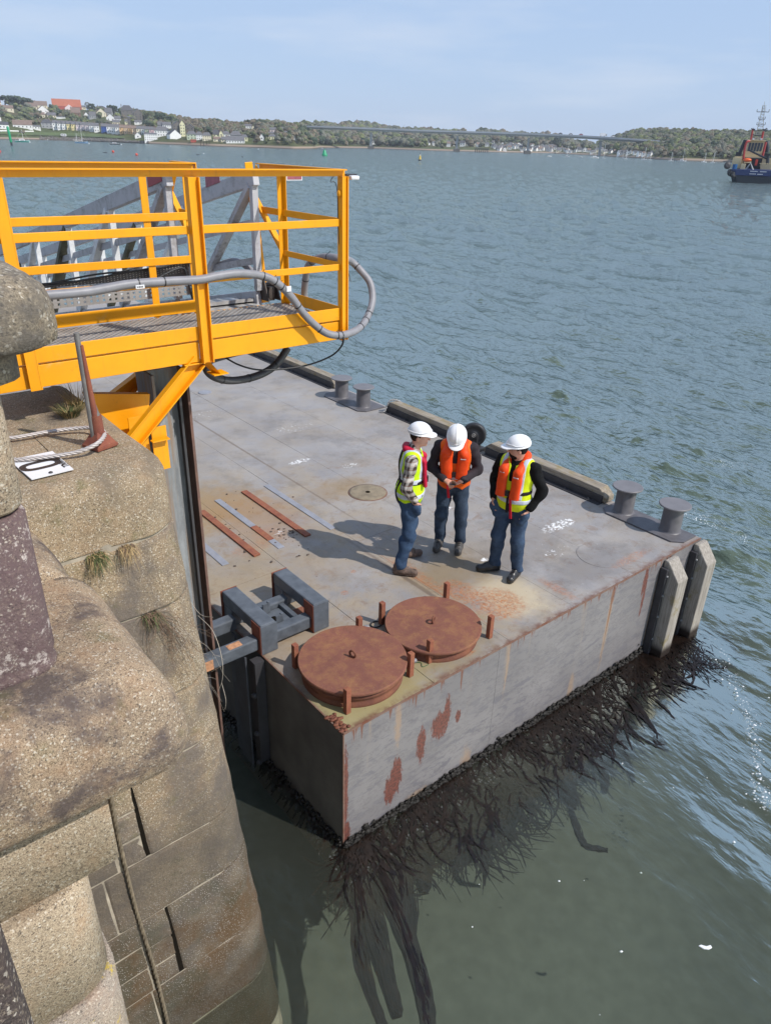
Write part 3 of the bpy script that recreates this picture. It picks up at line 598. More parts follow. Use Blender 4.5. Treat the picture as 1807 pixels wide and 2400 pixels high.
# wire rope round the stanchion
def rope_strands(path, R, r, turns, n=6, per=10):
    mb = MB(); P = smooth_path(path, 14); N = len(P)
    Ls = [0]
    for a, b in zip(P[:-1], P[1:]): Ls.append(Ls[-1]+(b-a).length)
    for k in range(n):
        pts = []
        for i, p in enumerate(P):
            t = (P[min(i+1, N-1)]-P[max(i-1, 0)]).normalized(); a = t.cross(V(0, 0, 1)).normalized(); b = t.cross(a)
            th = 2*math.pi*(k/n+Ls[i]*turns); pts.append(p+(a*math.cos(th)+b*math.sin(th))*(R-r))
        mb.tube(pts, r, 5)
    return mb
def F0(px, py, z): return loc_of(at(px, py, z), M0)
wr = thing('wire_rope', 'twisted galvanised wire rope looped round the rusty stanchion foot and lying over the white plate', 'wire rope', M0, ANG)
pth = [F0(-60, 1030, 4.225), F0(30, 1026, 4.225), F0(120, 1011, 4.23), F0(190, 1003, 4.235), F0(225, 1003, 4.25), F0(243, 1010, 4.27), F0(245, 1022, 4.28), F0(225, 1042, 4.27), F0(180, 1060, 4.24), F0(120, 1070, 4.23), F0(50, 1077, 4.226), F0(-60, 1078, 4.226)]
rope_strands(pth, .0140, .0066, 8, 4).build('strands', WIRE, wr, kind='stuff')
# sign plate
sg = thing('sign_plate', 'white square plate with a black 0 lying flat under the wire rope', 'sign', M0, ANG)
cr = [F0(22, 1078, 4.212), F0(75, 1123, 4.212), F0(173, 1099, 4.212), F0(124, 1057, 4.212)]
pl_ = MB(); pl_.extr([(p.x, p.y, 4.206) for p in cr], (0, 0, .006)); pl_.build('plate', WHITE, sg)
def text(name, body, size, mat, parent, loc, rot, ext=.0008, sx=1.0, bold=0.0):
    cu = bpy.data.curves.new(name, 'FONT'); cu.body = body; cu.size = size; cu.extrude = ext; cu.align_x = 'CENTER'; cu.align_y = 'CENTER'; cu.offset = bold
    o = bpy.data.objects.new(name, cu); COL.objects.link(o); cu.materials.append(mat); me = bpy.data.meshes.new_from_object(o); bpy.data.objects.remove(o); o = link(name, me, parent); o.location = loc; o.rotation_euler = rot; o.scale = (sx, 1, 1); return o
# numeral 0 built as an oval ring; long axis parallel to the front edge
ex = (cr[2]-cr[1]).normalized(); ey = (cr[0]-cr[1]).normalized(); cc = F0(96, 1089, 4.2135)
rg = MB(); vs = []; ns = 36
for k in range(ns):
    a = 2*math.pi*k/ns
    for (ra, rb) in ((.112, .066), (.078, .032)):
        ca, sa = math.cos(a), math.sin(a); f = lambda v: math.copysign(abs(v)**.7, v)
        p = cc+ex*(ra*f(ca))+ey*(rb*f(sa)); vs.append((p.x, p.y, 4.2135))
rg.add(vs, [(2*k, 2*((k+1) % ns), 2*((k+1) % ns)+1, 2*k+1) for k in range(ns)]); rg.build('numeral', BLACK, sg)
tpz = F0(139, 1080, 4.2135); text('lettering', 'JETTY WALL', .048, BLACK, sg, tpz, (0, 0, math.atan2(-ey.y, -ey.x)), sx=.85, bold=.0012)
bl = MB(); bl.lathe([(.012, 0), (.012, .004), (.006, .008)], F0(120, 1108, 4.2125), 10); bl.build('bolt', STEEL_D, sg)
# hanging rope on the wall face
hr = thing('rope', 'thin weathered rope hanging down the wet wall face between the two granite piers', 'rope')
pp = []
for z in np.linspace(3.25, -.1, 26):
    t = tf(z)-.018-.006*math.sin(z*9); s = -1.575+.012*math.sin(z*3.1); P = M0+E1*s+E2*t; pp.append((P.x, P.y, z))
rope_strands([V(p) for p in pp], .015, .0085, 7, 3).build('strands', plain('old_rope', (.17, .135, .09), .95, var=.5, scale=30, bump=.004), hr, kind='stuff')
# tufts and dry stems
GR_G = plain('green_grass', (.075, .095, .028), .8, var=.5, scale=30); GR_D = plain('dry_grass', (.38, .27, .13), .85, var=.4, scale=30); TWIG = plain('dry_twig', (.20, .13, .085), .9, var=.4, scale=20); TWIG_P = plain('pale_twig', (.46, .40, .33), .9, var=.2)
def tuft(name, label, c, n, r, h, mats, droop=.5, down=False, out=None, seed=1):
    rg_ = random.Random(seed); mb = MB(); out = V(out) if out else None
    for i in range(n):
        a = rg_.random()*6.283; l = h*(.45+.75*rg_.random()); p = V(c)+V(math.cos(a), math.sin(a), 0)*r*rg_.random()**.5*.6
        d = V(math.cos(a)*.6, math.sin(a)*.6, 1)
        if out is not None: d = out+V(rg_.uniform(-.7, .7), rg_.uniform(-.7, .7), rg_.uniform(-.3, .7))
        d.normalize(); w_ = .0016*(1+rg_.random()); side = d.cross(V(0, 0, 1)).normalized()*w_; pts = []
        for k in range(5):
            f = k/4; q = p+d*l*f+V(0, 0, -1)*droop*l*f*f; s_ = side*(1-f*.85); pts += [q-s_, q+s_]
        mb.add(pts, [(2*k, 2*k+1, 2*k+3, 2*k+2) for k in range(4)], False, 1 if rg_.random() < mats[2] else 0)
    return tag(mb.build(name, mats[:2]), label, 'grass', None, 'stuff')
def Wp(s, t, z): return M0+E1*s+E2*t+V(0, 0, z)
def gl_(p): return M0+E1*p.x+E2*p.y+V(0, 0, p.z)
c_ = at(165, 975, 4.2); tuft('grass_tuft', 'green and dry grass tuft growing behind the rusty stanchion', c_, 420, .10, .14, (GR_G, GR_D, .4), .4, seed=3)
c_ = at(185, 960, 4.2); tuft('grass_tuft', 'tall dry straw grass rising behind the stanchion tube', c_, 120, .06, .26, (GR_G, GR_D, .9), .25, seed=8)
o3 = -E2
for (s, z, n, h, mt, sd, lb) in ((-1.33, 3.77, 260, .12, (GR_G, GR_D, .45), 4, 'green and straw tuft hanging from the upper mortar joint beside the coping'), (-1.16, 3.765, 150, .11, (GR_D, TWIG, .4), 5, 'orange brown tuft rooted in the upper mortar joint'), (-1.10, 3.30, 200, .10, (TWIG, GR_G, .35), 6, 'dark dry clump rooted in the second mortar joint')):
    tuft('grass_tuft', lb, Wp(s, tf(z)-.005, z), int(n*.8), .08, h*.85, mt, .9, out=o3+V(0, 0, .1), seed=sd)
def stems(label, start, n, spread, L, seed, mat, r=.0018):
    rg_ = random.Random(seed); mb = MB()
    for i in range(n):
        s, z = start[0]+rg_.uniform(-.05, .05), start[1]; ds = rg_.uniform(*spread); pts = []; l = L*rg_.uniform(.5, 1.2); ph = rg_.random()*6
        for k in range(9):
            f = k/8; zz = z-l*(f**1.3)*.9+.05*math.sin(f*5+ph)*.3; ss = s+ds*f+.02*math.sin(f*9+ph)
            P = Wp(ss, tf(zz)-.012-.035*math.sin(f*3.1)*rg_.random(), zz); pts.append(P)
        mb.tube(pts, [r*(1-.7*k/8) for k in range(9)], 4)
        for b in range(3):
            k = rg_.randint(2, 7); q = pts[k]; e = q+E1*rg_.uniform(-.06, .08)+V(0, 0, rg_.uniform(-.08, .03))-E2*.02; mb.tube([q, (q+e)/2+V(0, 0, .01), e], [r*.6, r*.5, r*.25], 4)
    return tag(mb.build('dry_stems', mat), label, 'dry plant', None, 'stuff')
stems('dry creeping stems trailing down the wall from the second mortar joint', (-1.08, 3.29), 22, (-.1, .34), .62, 2, TWIG)
stems('pale dead runners hanging over the lower wall courses', (-.98, 3.2), 8, (-.05, .3), .8, 5, TWIG_P, .0014)
stems('reddish dry stems hanging below the near coping', (-1.5, 2.62), 16, (-.22, .16), .42, 9, TWIG)
mb = MB(); a = Wp(-.86, -1.22, 3.15)
for pts in ([(440, 1400, 3.0), (470, 1440, 2.9), (500, 1447, 2.9)], [(465, 1443, 2.9), (500, 1480, 2.8), (520, 1540, 2.6), (522, 1590, 2.5), (512, 1620, 2.4)], [(518, 1562, 2.6), (495, 1575, 2.5)], [(520, 1600, 2.4), (530, 1640, 2.2), (528, 1662, 2.2)]):
    mb.tube(smooth_path([on_plane(x, y, Wp(-.52, 0, 0), E1) for x, y, z in pts], 4), .0022, 4)
tag(mb.build('dry_stems', TWIG_P), 'pale dead bramble arching out from the wall across the steel pile', 'dry plant', None, 'stuff')
# ---------------------------------------------------------------- pontoon
PW, PL = 5.80, 19.0; DZ = 1.41
pon = thing('pontoon', 'grey steel pontoon with rust stained deck on which three workers stand', 'pontoon', C0, ANG)
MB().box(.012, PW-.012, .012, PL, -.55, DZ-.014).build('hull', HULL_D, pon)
us = [0.0, 1.06, 2.12, 3.16, 4.30, PW]; vsx = [0.0, 2.6, 5.4, 8.6, 12.2, PL]
for i in range(5):
    for j in range(5):
        off = 0 if i % 2 == 0 else 0.9*(1 if 0 < j else 0); off2 = 0 if i % 2 == 0 else 0.9*(1 if j < 4 else 0)
        MB().box(us[i]+.002, us[i+1]-.002, vsx[j]+off+.002, vsx[j+1]+off2-.002, DZ-.012, DZ+.0007*((i*3+j*5) % 4)).build('deck_plate', DECK, pon)
wl_ = MB()
for u in us[1:-1]: wl_.box(u-.004, u+.004, 0.0, PL, DZ-.012, DZ-.0035)
wl_.build('weld_seam', STEEL_D, pon)
for a, b in ((0.0, 1.95), (1.95, 3.9), (3.9, PW)): MB().box(a+.0015, b-.0015, -.002, .010, -.5, DZ-.016).build('end_plate', HULL, pon)
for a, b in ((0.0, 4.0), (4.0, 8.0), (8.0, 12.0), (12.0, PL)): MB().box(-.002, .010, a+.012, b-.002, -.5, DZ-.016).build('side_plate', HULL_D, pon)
EDGE = rusty('edge_rust', 2.2, (.16, .065, .04), (.19, .14, .115), .1)
MB().box(0, PW, -.006, .008, DZ-.014, DZ+.004).build('edge_bead', EDGE, pon)
MB().box(-.006, .008, .01, PL, DZ-.014, DZ+.003).build('edge_bead', EDGE, pon)
MB().box(-.008, .006, -.008, .006, -.4, DZ-.015).build('corner_bead', EDGE, pon)
cb = MB(); 
for i in range(26): cb.blob((-.01+rnd.uniform(0, .10), .02+rnd.uniform(0, .22), DZ+.008), (.015+rnd.random()*.02, .02, .012), 6, 4, .3)
cb.build('rust_scale', RUST_D, pon, kind='stuff')
# fouled waterline: ragged black growth standing proud of the plating
fg = MB()
for i in range(2600):
    u = rnd.random()*5.85; r = .006+rnd.random()**2*.022; fg.blob((u, -.008-rnd.random()*.03, .01+abs(rnd.gauss(0, .035))), (r*1.6, r*.8, r*.8), 5, 3, .5)
for i in range(400):
    v = rnd.random()*4; r = .012+rnd.random()*.02; fg.blob((-.012-rnd.random()*.02, v, rnd.gauss(.03, .03)), (r, r*.8, r*.7), 5, 3, .3)
FOUL = plain('wet_growth', (.014, .011, .008), .7, var=.5, scale=20); fg.build('waterline_growth', FOUL, pon, kind='stuff')
# raised strips and hatch
GS = plain('grey_strip', (.26, .26, .285), .5, var=.2, scale=8)
RS = rusty('rust_strip', 2.5, (.21, .07, .045), (.28, .095, .055), .3)
for (u, v0, v1, m_, th) in ((2.07, 3.05, 4.72, GS, .008), (1.70, 3.08, 4.72, RS, .02), (1.27, 3.72, 4.70, GS, .010), (1.27, 3.28, 3.71, RS, .014), (1.27, 3.02, 3.27, GS, .008), (.93, 3.03, 4.5, RS, .022), (.53, 3.07, 3.75, GS, .008)):
    MB().box(u-.045, u+.045, v0, v1, DZ+.002, DZ+th+.003).build('wear_strip', m_, pon, .003)
deb = MB()
for i in range(170):
    u = rnd.gauss(1.25, .45); v = rnd.gauss(3.7, .6)
    if rnd.random() < .35: u, v = rnd.gauss(1.5, .1), rnd.gauss(3.25, .12)
    r = .003+rnd.random()**4*.016; deb.blob((u, v, DZ+r*.4), (r*1.4, r, r*.6), 5, 3, .4)
deb.build('flaked_scale', plain('scale_flakes', (.12, .09, .075), .9, var=.5, scale=30), pon, kind='stuff')
mh = MB(); mh.lathe([(.265, 0), (.265, .008), (.25, .010), (.05, .010)], (3.12, 3.66, DZ+.002), 40); 
mh.build('access_cover', plain('cover_plate', (.24, .19, .125), .75, var=.35, scale=9, bump=.002), pon)
MB().lathe([(.285, 0), (.285, .004), (.268, .005)], (3.12, 3.66, DZ+.0015), 40).build('cover_ring', EDGE, pon)
MB().lathe([(.035, 0), (.03, .003)], (3.12, 3.66, DZ+.0125), 16).build('cover_hole', DARKGAP, pon)
rc_ = MB(); c0 = (4.35, .52)
MB().lathe([(.30, 0), (.30, .003), (.294, .003)], (4.35, .52, DZ+.001), 48).build('plug_ring', DECK, pon)
ovl = MB(); ovl.lathe([(.13, 0), (.13, .012), (.12, .016)], (3.35, 9.2, DZ+.002), 24); ovl.build('sounding_cap', GS, pon)

def hatch(name, label, c, rot, R=.5, h=.19, eye=.0, stops=()):
    t = thing(name, label, 'hatch', C0+E1*c[0]+E2*c[1]+V(0, 0, DZ+.002), ANG, 'round rusty hatches')
    MB().lathe([(R-.035, 0), (R-.03, .035), (R-.042, .045), (R-.04, .085), (R-.028, .09), (R-.03, .12), (R-.045, .125), (R-.045, h-.035)], (0, 0, 0), 64).build('coaming', RUST_D, t)
    MB().lathe([(R-.004, h-.034), (R, h-.03), (R, h-.006), (R-.006, h)], (0, 0, 0), 72).build('lid', RUST, t)
    ey = MB(); pr = []
    for k in range(17):
        a = 2*math.pi*k/16; pr.append((math.cos(a)*.032, math.sin(a)*.036+.040))
    ey.tube([(x*math.cos(rot), x*math.sin(rot), h+z) for x, z in pr], .011, 8); ey.build('lifting_eye', RUST_D, t)
    for (a, b) in stops: MB().box(a-.026, a+.026, b-.026, b+.026, 0, .27).build('stop_post', RS, t, .004)
    return t
hatch('deck_hatch', 'nearer round rusty hatch lid on the pontoon corner', (.54, .59), 1.9, .515, .185, stops=((-.36, -.40), (.41, -.36), (-.38, .40), (.37, .385)))
hatch('deck_hatch', 'farther round rusty hatch lid beyond the near one', (1.56, .58), .5, .495, .145, stops=((-.33, -.31), (.43, -.39), (-.30, .46), (.50, .33)))
fit = thing('hose_coupling', 'small grey hose coupling lying between the two hatches', 'coupling', C0+E1*1.0+E2*1.12+V(0, 0, DZ), ANG)
f_ = MB(); f_.tube([(-.08, -.02, .03), (.05, -.06, .03)], .018, 10); f_.tube([(.05, -.06, .03), (.09, -.07, .03)], .026, 10); f_.tube([(-.1, -.01, .03), (-.08, -.02, .03)], .026, 10); f_.build('pipe', GREYPIPE, fit)
f_ = MB(); ring = [(.2+.06*math.cos(a), -.06+.05*math.sin(a), .012) for a in np.linspace(0, 6.28, 16)]; f_.tube(ring, .008, 6); f_.build('line_coil', BLACKR, fit)
fit2 = thing('hose_coupling', 'short grey pipe end with green cord behind the stop post', 'coupling', C0+E1*1.075+E2*.34+V(0, 0, DZ), ANG)
f_ = MB(); f_.tube([(-.05, .03, .03), (.05, 0, .03)], .022, 10); f_.build('pipe', GREYPIPE, fit2)
f_ = MB(); f_.tube(smooth_path([(.04, 0, .01), (.08, -.04, .01), (.05, -.09, .008), (.12, -.10, .008)], 4), .003, 5); f_.build('cord', plain('green_cord', (.02, .12, .04), .6), fit2)

# bollards
def bollards(label, spots, plate, grp='double mooring bollards on the pontoon edge'):
    t = thing('mooring_bollards', label, 'bollards', C0+V(0, 0, DZ), ANG, grp)
    x0, x1, y0, y1 = plate; c = .12
    MB().prism([(x0, y0+c), (x0+c, y0), (x1, y0), (x1, y1), (x0+c, y1), (x0, y1-c)], .002, .022).build('base_plate', BOLL, t, .004)
    for (u, v) in spots:
        MB().lathe([(.15, .022), (.142, .03), (.133, .04), (.130, .385)], (u, v, 0), 32).build('post', BOLL, t)
        MB().lathe([(.2, .386), (.205, .39), (.205, .402), (.198, .408)], (u, v, 0), 40).build('cap', plain('bollard_cap', (.165, .155, .16), .5, var=.15) if 'bollard_cap' not in bpy.data.materials else bpy.data.materials['bollard_cap'], t)
bollards('pair of dark mushroom-topped steel bollards on the near right corner of the pontoon', ((5.60, 1.06), (5.63, .36)), (5.36, PW-.02, .06, 1.30))
bollards('pair of grey mushroom-topped steel bollards on the far edge beneath the yellow platform', ((5.40, 7.42), (5.40, 6.72)), (5.14, 5.72, 6.45, 7.78))

# rubbing beams
def beam(label, v0, v1, ch0=True, ch1=True):
    t = thing('timber_beam', label, 'timber beam', C0+V(0, 0, DZ), ANG, 'weathered timber rubbing beams along the pontoon edge')
    m = MB(); h = .19; prof = lambda v: None
    poly = [(v0, .02), (v1, .02), (v1, .02+h*.45), (v1-.13, .02+h), (v0+.13, .02+h), (v0, .02+h*.45)]
    m.add([(5.60, y, z) for y, z in poly]+[(5.80, y, z) for y, z in poly], [tuple(range(6))[::-1], tuple(range(6, 12))]+[(i, (i+1) % 6, 6+(i+1) % 6, 6+i) for i in range(6)])
    m.build('timber', BEAM, t, .012)
    MB().box(5.575, 5.597, v0+.05, v1-.05, .002, .12).build('steel_angle', STEEL_D, t)
    MB().box(5.50, 5.575, v0+.05, v1-.05, .002, .014).build('angle_foot', STEEL_D, t)
    v = v0+.25
    while v < v1-.1:
        MB().lathe([(.022, 0), (.022, .012), (.01, .02)], (5.55, v, .014), 6).build('bolt', STEEL_D, t); v += .42
beam('weathered timber beam nearest the corner bollards behind the right hand worker', 1.36, 3.74)
beam('weathered timber beam between the roller fender and the middle bollards', 4.16, 6.30)
beam('weathered timber beam running away beyond the middle bollards', 7.95, 12.0)
# roller fender
rf = thing('roller_fender', 'black rubber roller wheel standing in the gap between two timber beams', 'roller fender', C0+E1*5.58+E2*3.97+V(0, 0, DZ), ANG)
def wheel(name, R, w, c, mat, par, ax, n=28, hole=.0):
    m = MB(); m.lathe([(R*.93, -w/2), (R, -w*.3), (R, w*.3), (R*.93, w/2), (R*.72, w/2), (R*.70, w*.38), (R*.35, w*.38), (R*.33, w*.5), (R*.12, w*.5)], (0, 0, 0), n)
    o = m.build(name, mat, par); o.rotation_euler = ax; o.location = c; return o
wheel('tyre', .20, .10, (0, 0, .26), BLACKR, rf, (RAD(90), 0, RAD(-52)))
wheel('hub', .035, .12, (0, 0, .26), plain('hub_grey', (.3, .28, .26), .6), rf, (RAD(90), 0, RAD(-52)))
m = MB(); m.box(-.13, .13, -.16, .16, 0, .05); m.extr([(.0, -.08, .05), (.10, -.08, .05), (.04, -.08, .26), (.0, -.08, .26)], (0, .02, 0)); m.extr([(.0, .08, .05), (.10, .08, .05), (.04, .08, .26), (.0, .08, .26)], (0, .02, 0)); m.build('bracket', STEEL_D, rf)
# chain
chn = thing('chain', 'short galvanised chain shackled at the end of the middle timber beam', 'chain', C0+V(0, 0, DZ), ANG)
cp = smooth_path([(5.45, 6.28, .02), (5.50, 6.22, .03), (5.56, 6.22, .10), (5.62, 6.20, .225), (5.72, 6.15, .235), (5.80, 6.1, .20)], 4)
CHM = plain('chain_steel', (.42, .41, .40), .4, .5)
for i in range(0, len(cp)-1, 1):
    a, b = cp[i], cp[i+1]; m = MB(); d = (b-a).normalized(); s_ = d.cross(V(0, 0, 1)).normalized() if i % 2 else d.cross(d.cross(V(0, 0, 1))).normalized(); c = (a+b)/2
    m.tube([c+d*.030*math.cos(t_)+s_*.015*math.sin(t_) for t_ in np.linspace(0, 6.283, 13)], .0055, 5, cap=False); m.build('link', CHM, chn)
# vertical timber fenders
def fender(label, u, v1):
    t = thing('timber_fender', label, 'timber fender', C0, ANG, 'upright timber fenders on the pontoon corner')
    y0, y1 = v1-.24, v1; poly = [(y1, -.5), (y1, 1.39), (y1-.06, 1.39), (y0, 1.16), (y0, -.5)]
    m = MB(); m.extr([(u, y, z) for y, z in poly], (.23, 0, 0)); m.build('timber', TIMB, t, .014)
    MB().box(u-.055, u-.004, y1-.09, y1-.001, -.3, 1.30).build('steel_channel', STEEL_D, t, .004)
    MB().box(u+.234, u+.27, y1-.09, y1-.001, -.3, 1.30).build('steel_channel', STEEL_D, t, .004)
    for z in (.25, .6, .92, 1.2): 
        o = MB().lathe([(.018, 0), (.018, .01), (.008, .018)], (0, 0, 0), 6).build('bolt', plain('bolt_steel', (.2, .2, .2), .5, .4) if 'bolt_steel' not in bpy.data.materials else bpy.data.materials['bolt_steel'], t); o.location = (u-.03, y1-.091, z); o.rotation_euler = (RAD(90), 0, 0)
fender('nearer grey upright timber fender bolted to the end of the pontoon', 4.93, -.012)
fender('outer upright timber fender at the extreme corner of the pontoon', 5.62, -.012)

# pile guide frame
gf = thing('pile_guide', 'dark blue grey steel guide frame with two cross boxes reaching round the pile', 'pile guide', C0, ANG)
def bx(n, x0, x1, y0, y1, z0, z1, m_=BLUEG, b=.008): return MB().box(x0, x1, y0, y1, z0, z1).build(n, m_, gf, b)
for (a, b) in ((0.0, .17), (.61, .785)):
    bx('rust_edge', a-.014, a-.0085, 1.33, 1.50, DZ+.01, DZ+.335, RUSTP, .001)
    bx('cross_beam', a, b, 1.34, 2.12, DZ+.20, DZ+.34, BLUEG, .015)
    bx('leg', a+.004, b-.002, 1.345, 1.50, DZ+.003, DZ+.198); bx('leg', a+.004, b-.002, 1.93, 2.11, DZ+.003, DZ+.198)
    bx('end_plate', a-.008, b+.002, 1.325, 1.338, DZ+.01, DZ+.335, BLUEG, .002); bx('end_plate', a-.012, b+.004, 2.122, 2.134, DZ+.01, DZ+.335, RUSTP, .002)
for (y0, y1) in ((1.37, 1.49), (1.80, 1.92)):
    bx('arm', -.66, -.016, y0, y1, DZ+.05, DZ+.185, BLUEG, .014); bx('arm', .176, .602, y0, y1, DZ+.05, DZ+.185, BLUEG, .014)
bx('carriage', .24, .47, 1.50, 1.79, DZ+.09, DZ+.125); bx('carriage_bar', .475, .53, 1.492, 1.797, DZ+.09, DZ+.165)
for y in (1.505, 1.76): bx('lug', .33, .355, y, y+.03, DZ+.13, DZ+.26, BLUEG, .002); bx('lug', .27, .329, y, y+.012, DZ+.13, DZ+.25, BLUEG, .002)
MB().lathe([(.045, 0), (.04, .003)], (.33, 1.64, DZ+.126), 20).build('roller_hole', DARKGAP, gf)
bx('rust_pan', .60, .85, 1.60, 1.80, DZ+.003, DZ+.014, RUST, .002)
PEEL = plain('bare_primer', (.50, .25, .13), .7, var=.4, scale=30)
bx('roller', -.70, -.60, 1.50, 1.62, DZ+.06, DZ+.25, plain('buff_roller', (.62, .42, .26), .6, var=.2), .04)
m = MB(); m.box(-.66, -.50, 1.366, 1.3695, DZ+.06, DZ+.17); m.box(-.32, -.18, 1.38, 1.46, DZ+.1855, DZ+.187); m.build('peeled_patch', PEEL, gf)
# plates hanging below the arm on the dark side
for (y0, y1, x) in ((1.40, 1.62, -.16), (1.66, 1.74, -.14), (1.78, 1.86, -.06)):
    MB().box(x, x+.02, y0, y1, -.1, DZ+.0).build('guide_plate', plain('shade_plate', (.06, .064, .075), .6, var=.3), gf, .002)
MB().box(-.12, -.012, 1.28, 1.38, .1, DZ-.02).build('bracket_web', STEEL_D, gf)
for z in (1.0, .5, .1):
    MB().blob((-.135, 1.30, z), (.03, .03, .03), 8, 5, .2).build('bolt', STEEL_D, gf)
# ---------------------------------------------------------------- steel pile
pl = thing('steel_pile', 'tall steel H pile standing between the stone quay and the pontoon', 'pile', M0, ANG)
a_ = onS(506, 1497, 0); PX, PY = -.02, .30
x1, x0 = PX, PX-.30; y0, y1 = .16, .46
# solve so that the outer flange lies on the seen edge
pc = loc_of(at(503, 1497, 1.66), M0)
PXc = pc.x-.01; PYc = pc.y
MB().box(PXc-.022, PXc, PYc-.02, PYc+.30, -1.5, 4.28).build('flange', PILE_BR, pl)
MB().box(PXc-.30, PXc-.278, PYc-.02, PYc+.30, -1.5, 4.28).build('flange', PILE, pl)
MB().box(PXc-.277, PXc-.023, PYc+.13, PYc+.15, -1.5, 4.28).build('web', PILE, pl)
MB().box(PXc-.277, PXc-.16, PYc-.005, PYc+.015, -1.5, 4.1).build('stiffener', PILE, pl)
MB().box(PXc-.10, PXc-.08, PYc-.03, PYc+.02, -1.5, 4.2).build('stiffener', STEEL_D, pl)

# ---------------------------------------------------------------- yellow platform
yp = thing('yellow_platform', 'bright yellow steel access platform with railings above the pontoon', 'platform', M0, ANG)
FZ = 4.60; W9 = .90
def ybar(name, p, q, w, h, up=(0, 0, 1), bev=.004): return MB().bar(p, q, w, h, up).build(name, YEL, yp, bev)
def yang(name, p, q, w, h, t=.008, up=(0, 0, 1)): return MB().angle(p, q, w, h, t, up).build(name, YEL, yp)
# near face
yang('top_rail', (1.27, -.02, 5.705), (-1.9, -.02, 5.705), .05, .05)
for (a, b) in ((-1.9, -.045), (.045, 1.225)):
    ybar('mid_rail', (a, -.01, 5.350), (b, -.01, 5.350), .008, .055)
    ybar('low_rail', (a, -.01, 5.016), (b, -.01, 5.016), .008, .05)
    ybar('kick_plate', (a, -.01, 4.645), (b, -.01, 4.645), .008, .10)
    ybar('edge_beam', (a, 0.0, 4.508), (b, 0.0, 4.508), .012, .146)
    ybar('beam_lip', (a, .03, 4.584), (b, .03, 4.584), .05, .006)
def ypost(s, t, z0, z1, w=.075, side=1):       # open angle post
    m = MB(); m.box(s-w/2, s+w/2, t-.012, t-.004, z0, z1); m.box(s+side*(w/2)-(.008 if side > 0 else 0), s+side*(w/2)+(0 if side > 0 else .008), t-.004+.001, t+.06, z0, z1)
    return m.build('post', YEL, yp)
m = MB(); m.box(-.042, -.034, -.06, .0, 4.43, 5.68); m.box(.034, .042, -.06, .0, 4.43, 5.68); m.box(-.0335, .0335, -.03, -.022, 4.43, 5.68); m.build('post', YEL, yp)
m = MB(); m.box(1.226, 1.234, -.045, .02, 4.43, 5.68); m.box(1.2345, 1.276, -.03, -.022, 4.43, 5.68); m.box(1.277, 1.285, -.045, .02, 4.43, 5.68); m.build('post', YEL, yp)
m = MB(); m.box(-1.245, -1.18, -.045, -.037, 4.43, 5.68); m.box(-1.179, -1.171, -.045, .0, 4.43, 5.68); m.build('post', YEL, yp)
# far side rails (left of the gangway opening)
yang('top_rail', (.47, W9, 5.715), (-2.2, W9, 5.715), .05, .05)
ybar('mid_rail', (-2.2, W9, 5.352), (.44, W9, 5.352), .008, .06); ybar('low_rail', (-2.2, W9, 5.022), (.44, W9, 5.022), .008, .06)
ybar('kick_plate', (-2.2, W9, 4.645), (.44, W9, 4.645), .008, .10)
ybar('post', (.045, W9+.012, 4.5), (.045, W9+.012, 5.69), .06, .008, up=E2*0+V(0, 1, 0)); ybar('post', (.40, W9+.012, 4.5), (.40, W9+.012, 5.69), .06, .008, up=V(0, 1, 0))
def flare(s):       # bent brace holding the ends of the rails beyond the gangway opening
    m = MB(); pts = [(s, 1.27, 5.70), (s, 1.42, 5.50), (s, .93, 5.03)]
    m.bar(pts[0], pts[1], .06, .008, up=(1, 0, 0)); m.bar(pts[0], pts[1], .008, .05, up=(1, 0, 0), oh=0, ow=.03); m.bar(pts[1], pts[2], .06, .008, up=(1, 0, 0)); m.bar(pts[1], pts[2], .008, .05, up=(1, 0, 0), ow=.03)
    m.build('bent_brace', YEL, yp)
    yang('return_rail', (s, W9, 5.715), (s, 1.29, 5.715), .05, .05); ybar('return_rail', (s, W9, 5.355), (s, 1.24, 5.355), .008, .055)
flare(.47)
# right end
yang('end_rail', (1.255, .0, 5.705), (1.255, 1.26, 5.705), .05, .05); ybar('end_rail', (1.26, .0, 5.352), (1.26, 1.27, 5.352), .008, .055)
ybar('end_rail', (1.26, .0, 5.02), (1.26, .90, 5.02), .008, .05); ybar('end_kick', (1.26, .0, 4.645), (1.26, .90, 4.645), .008, .10); ybar('end_beam', (1.262, .0, 4.51), (1.262, .92, 4.51), .012, .14)
ybar('post', (1.245, .885, 4.5), (1.245, .885, 5.69), .06, .008, up=(0, 1, 0)); ybar('post', (1.274, .86, 4.5), (1.274, .86, 5.69), .05, .008, up=(1, 0, 0))
m = MB(); pts = [(1.255, 1.27, 5.70), (1.255, 1.42, 5.50), (1.255, .90, 5.03)]
for a, b in ((0, 1), (1, 2)): m.bar(pts[a], pts[b], .05, .008, up=(1, 0, 0)); m.bar(pts[a], pts[b], .008, .05, up=(1, 0, 0), ow=.025)
m.build('bent_brace', YEL, yp)
gp0, gp1 = onT(583, 388, 1.15), onT(621, 682, 1.15)
ybar('gate_post', (gp1.x, 1.15, 4.55), (gp0.x+.0, 1.15, 5.74), .075, .01, up=(0, 1, 0)); ybar('gate_post', (gp1.x+.03, 1.17, 4.55), (gp0.x+.03, 1.17, 5.70), .008, .05, up=(0, 1, 0))
# far edge beam, joists
ybar('edge_beam', (-2.4, .92, 4.508), (1.25, .92, 4.508), .012, .146)
for s in (-1.1, -.35, .4, 1.0): ybar('joist', (s, .02, 4.50), (s, .90, 4.50), .05, .09)
# left end of the beam resting on the quay
ybar('edge_beam', (-2.4, .0, 4.50), (-1.95, .0, 4.50), .012, .16); ybar('end_gusset', (-1.20, -.03, 4.44), (-1.20, -.03, 4.72), .01, .05)
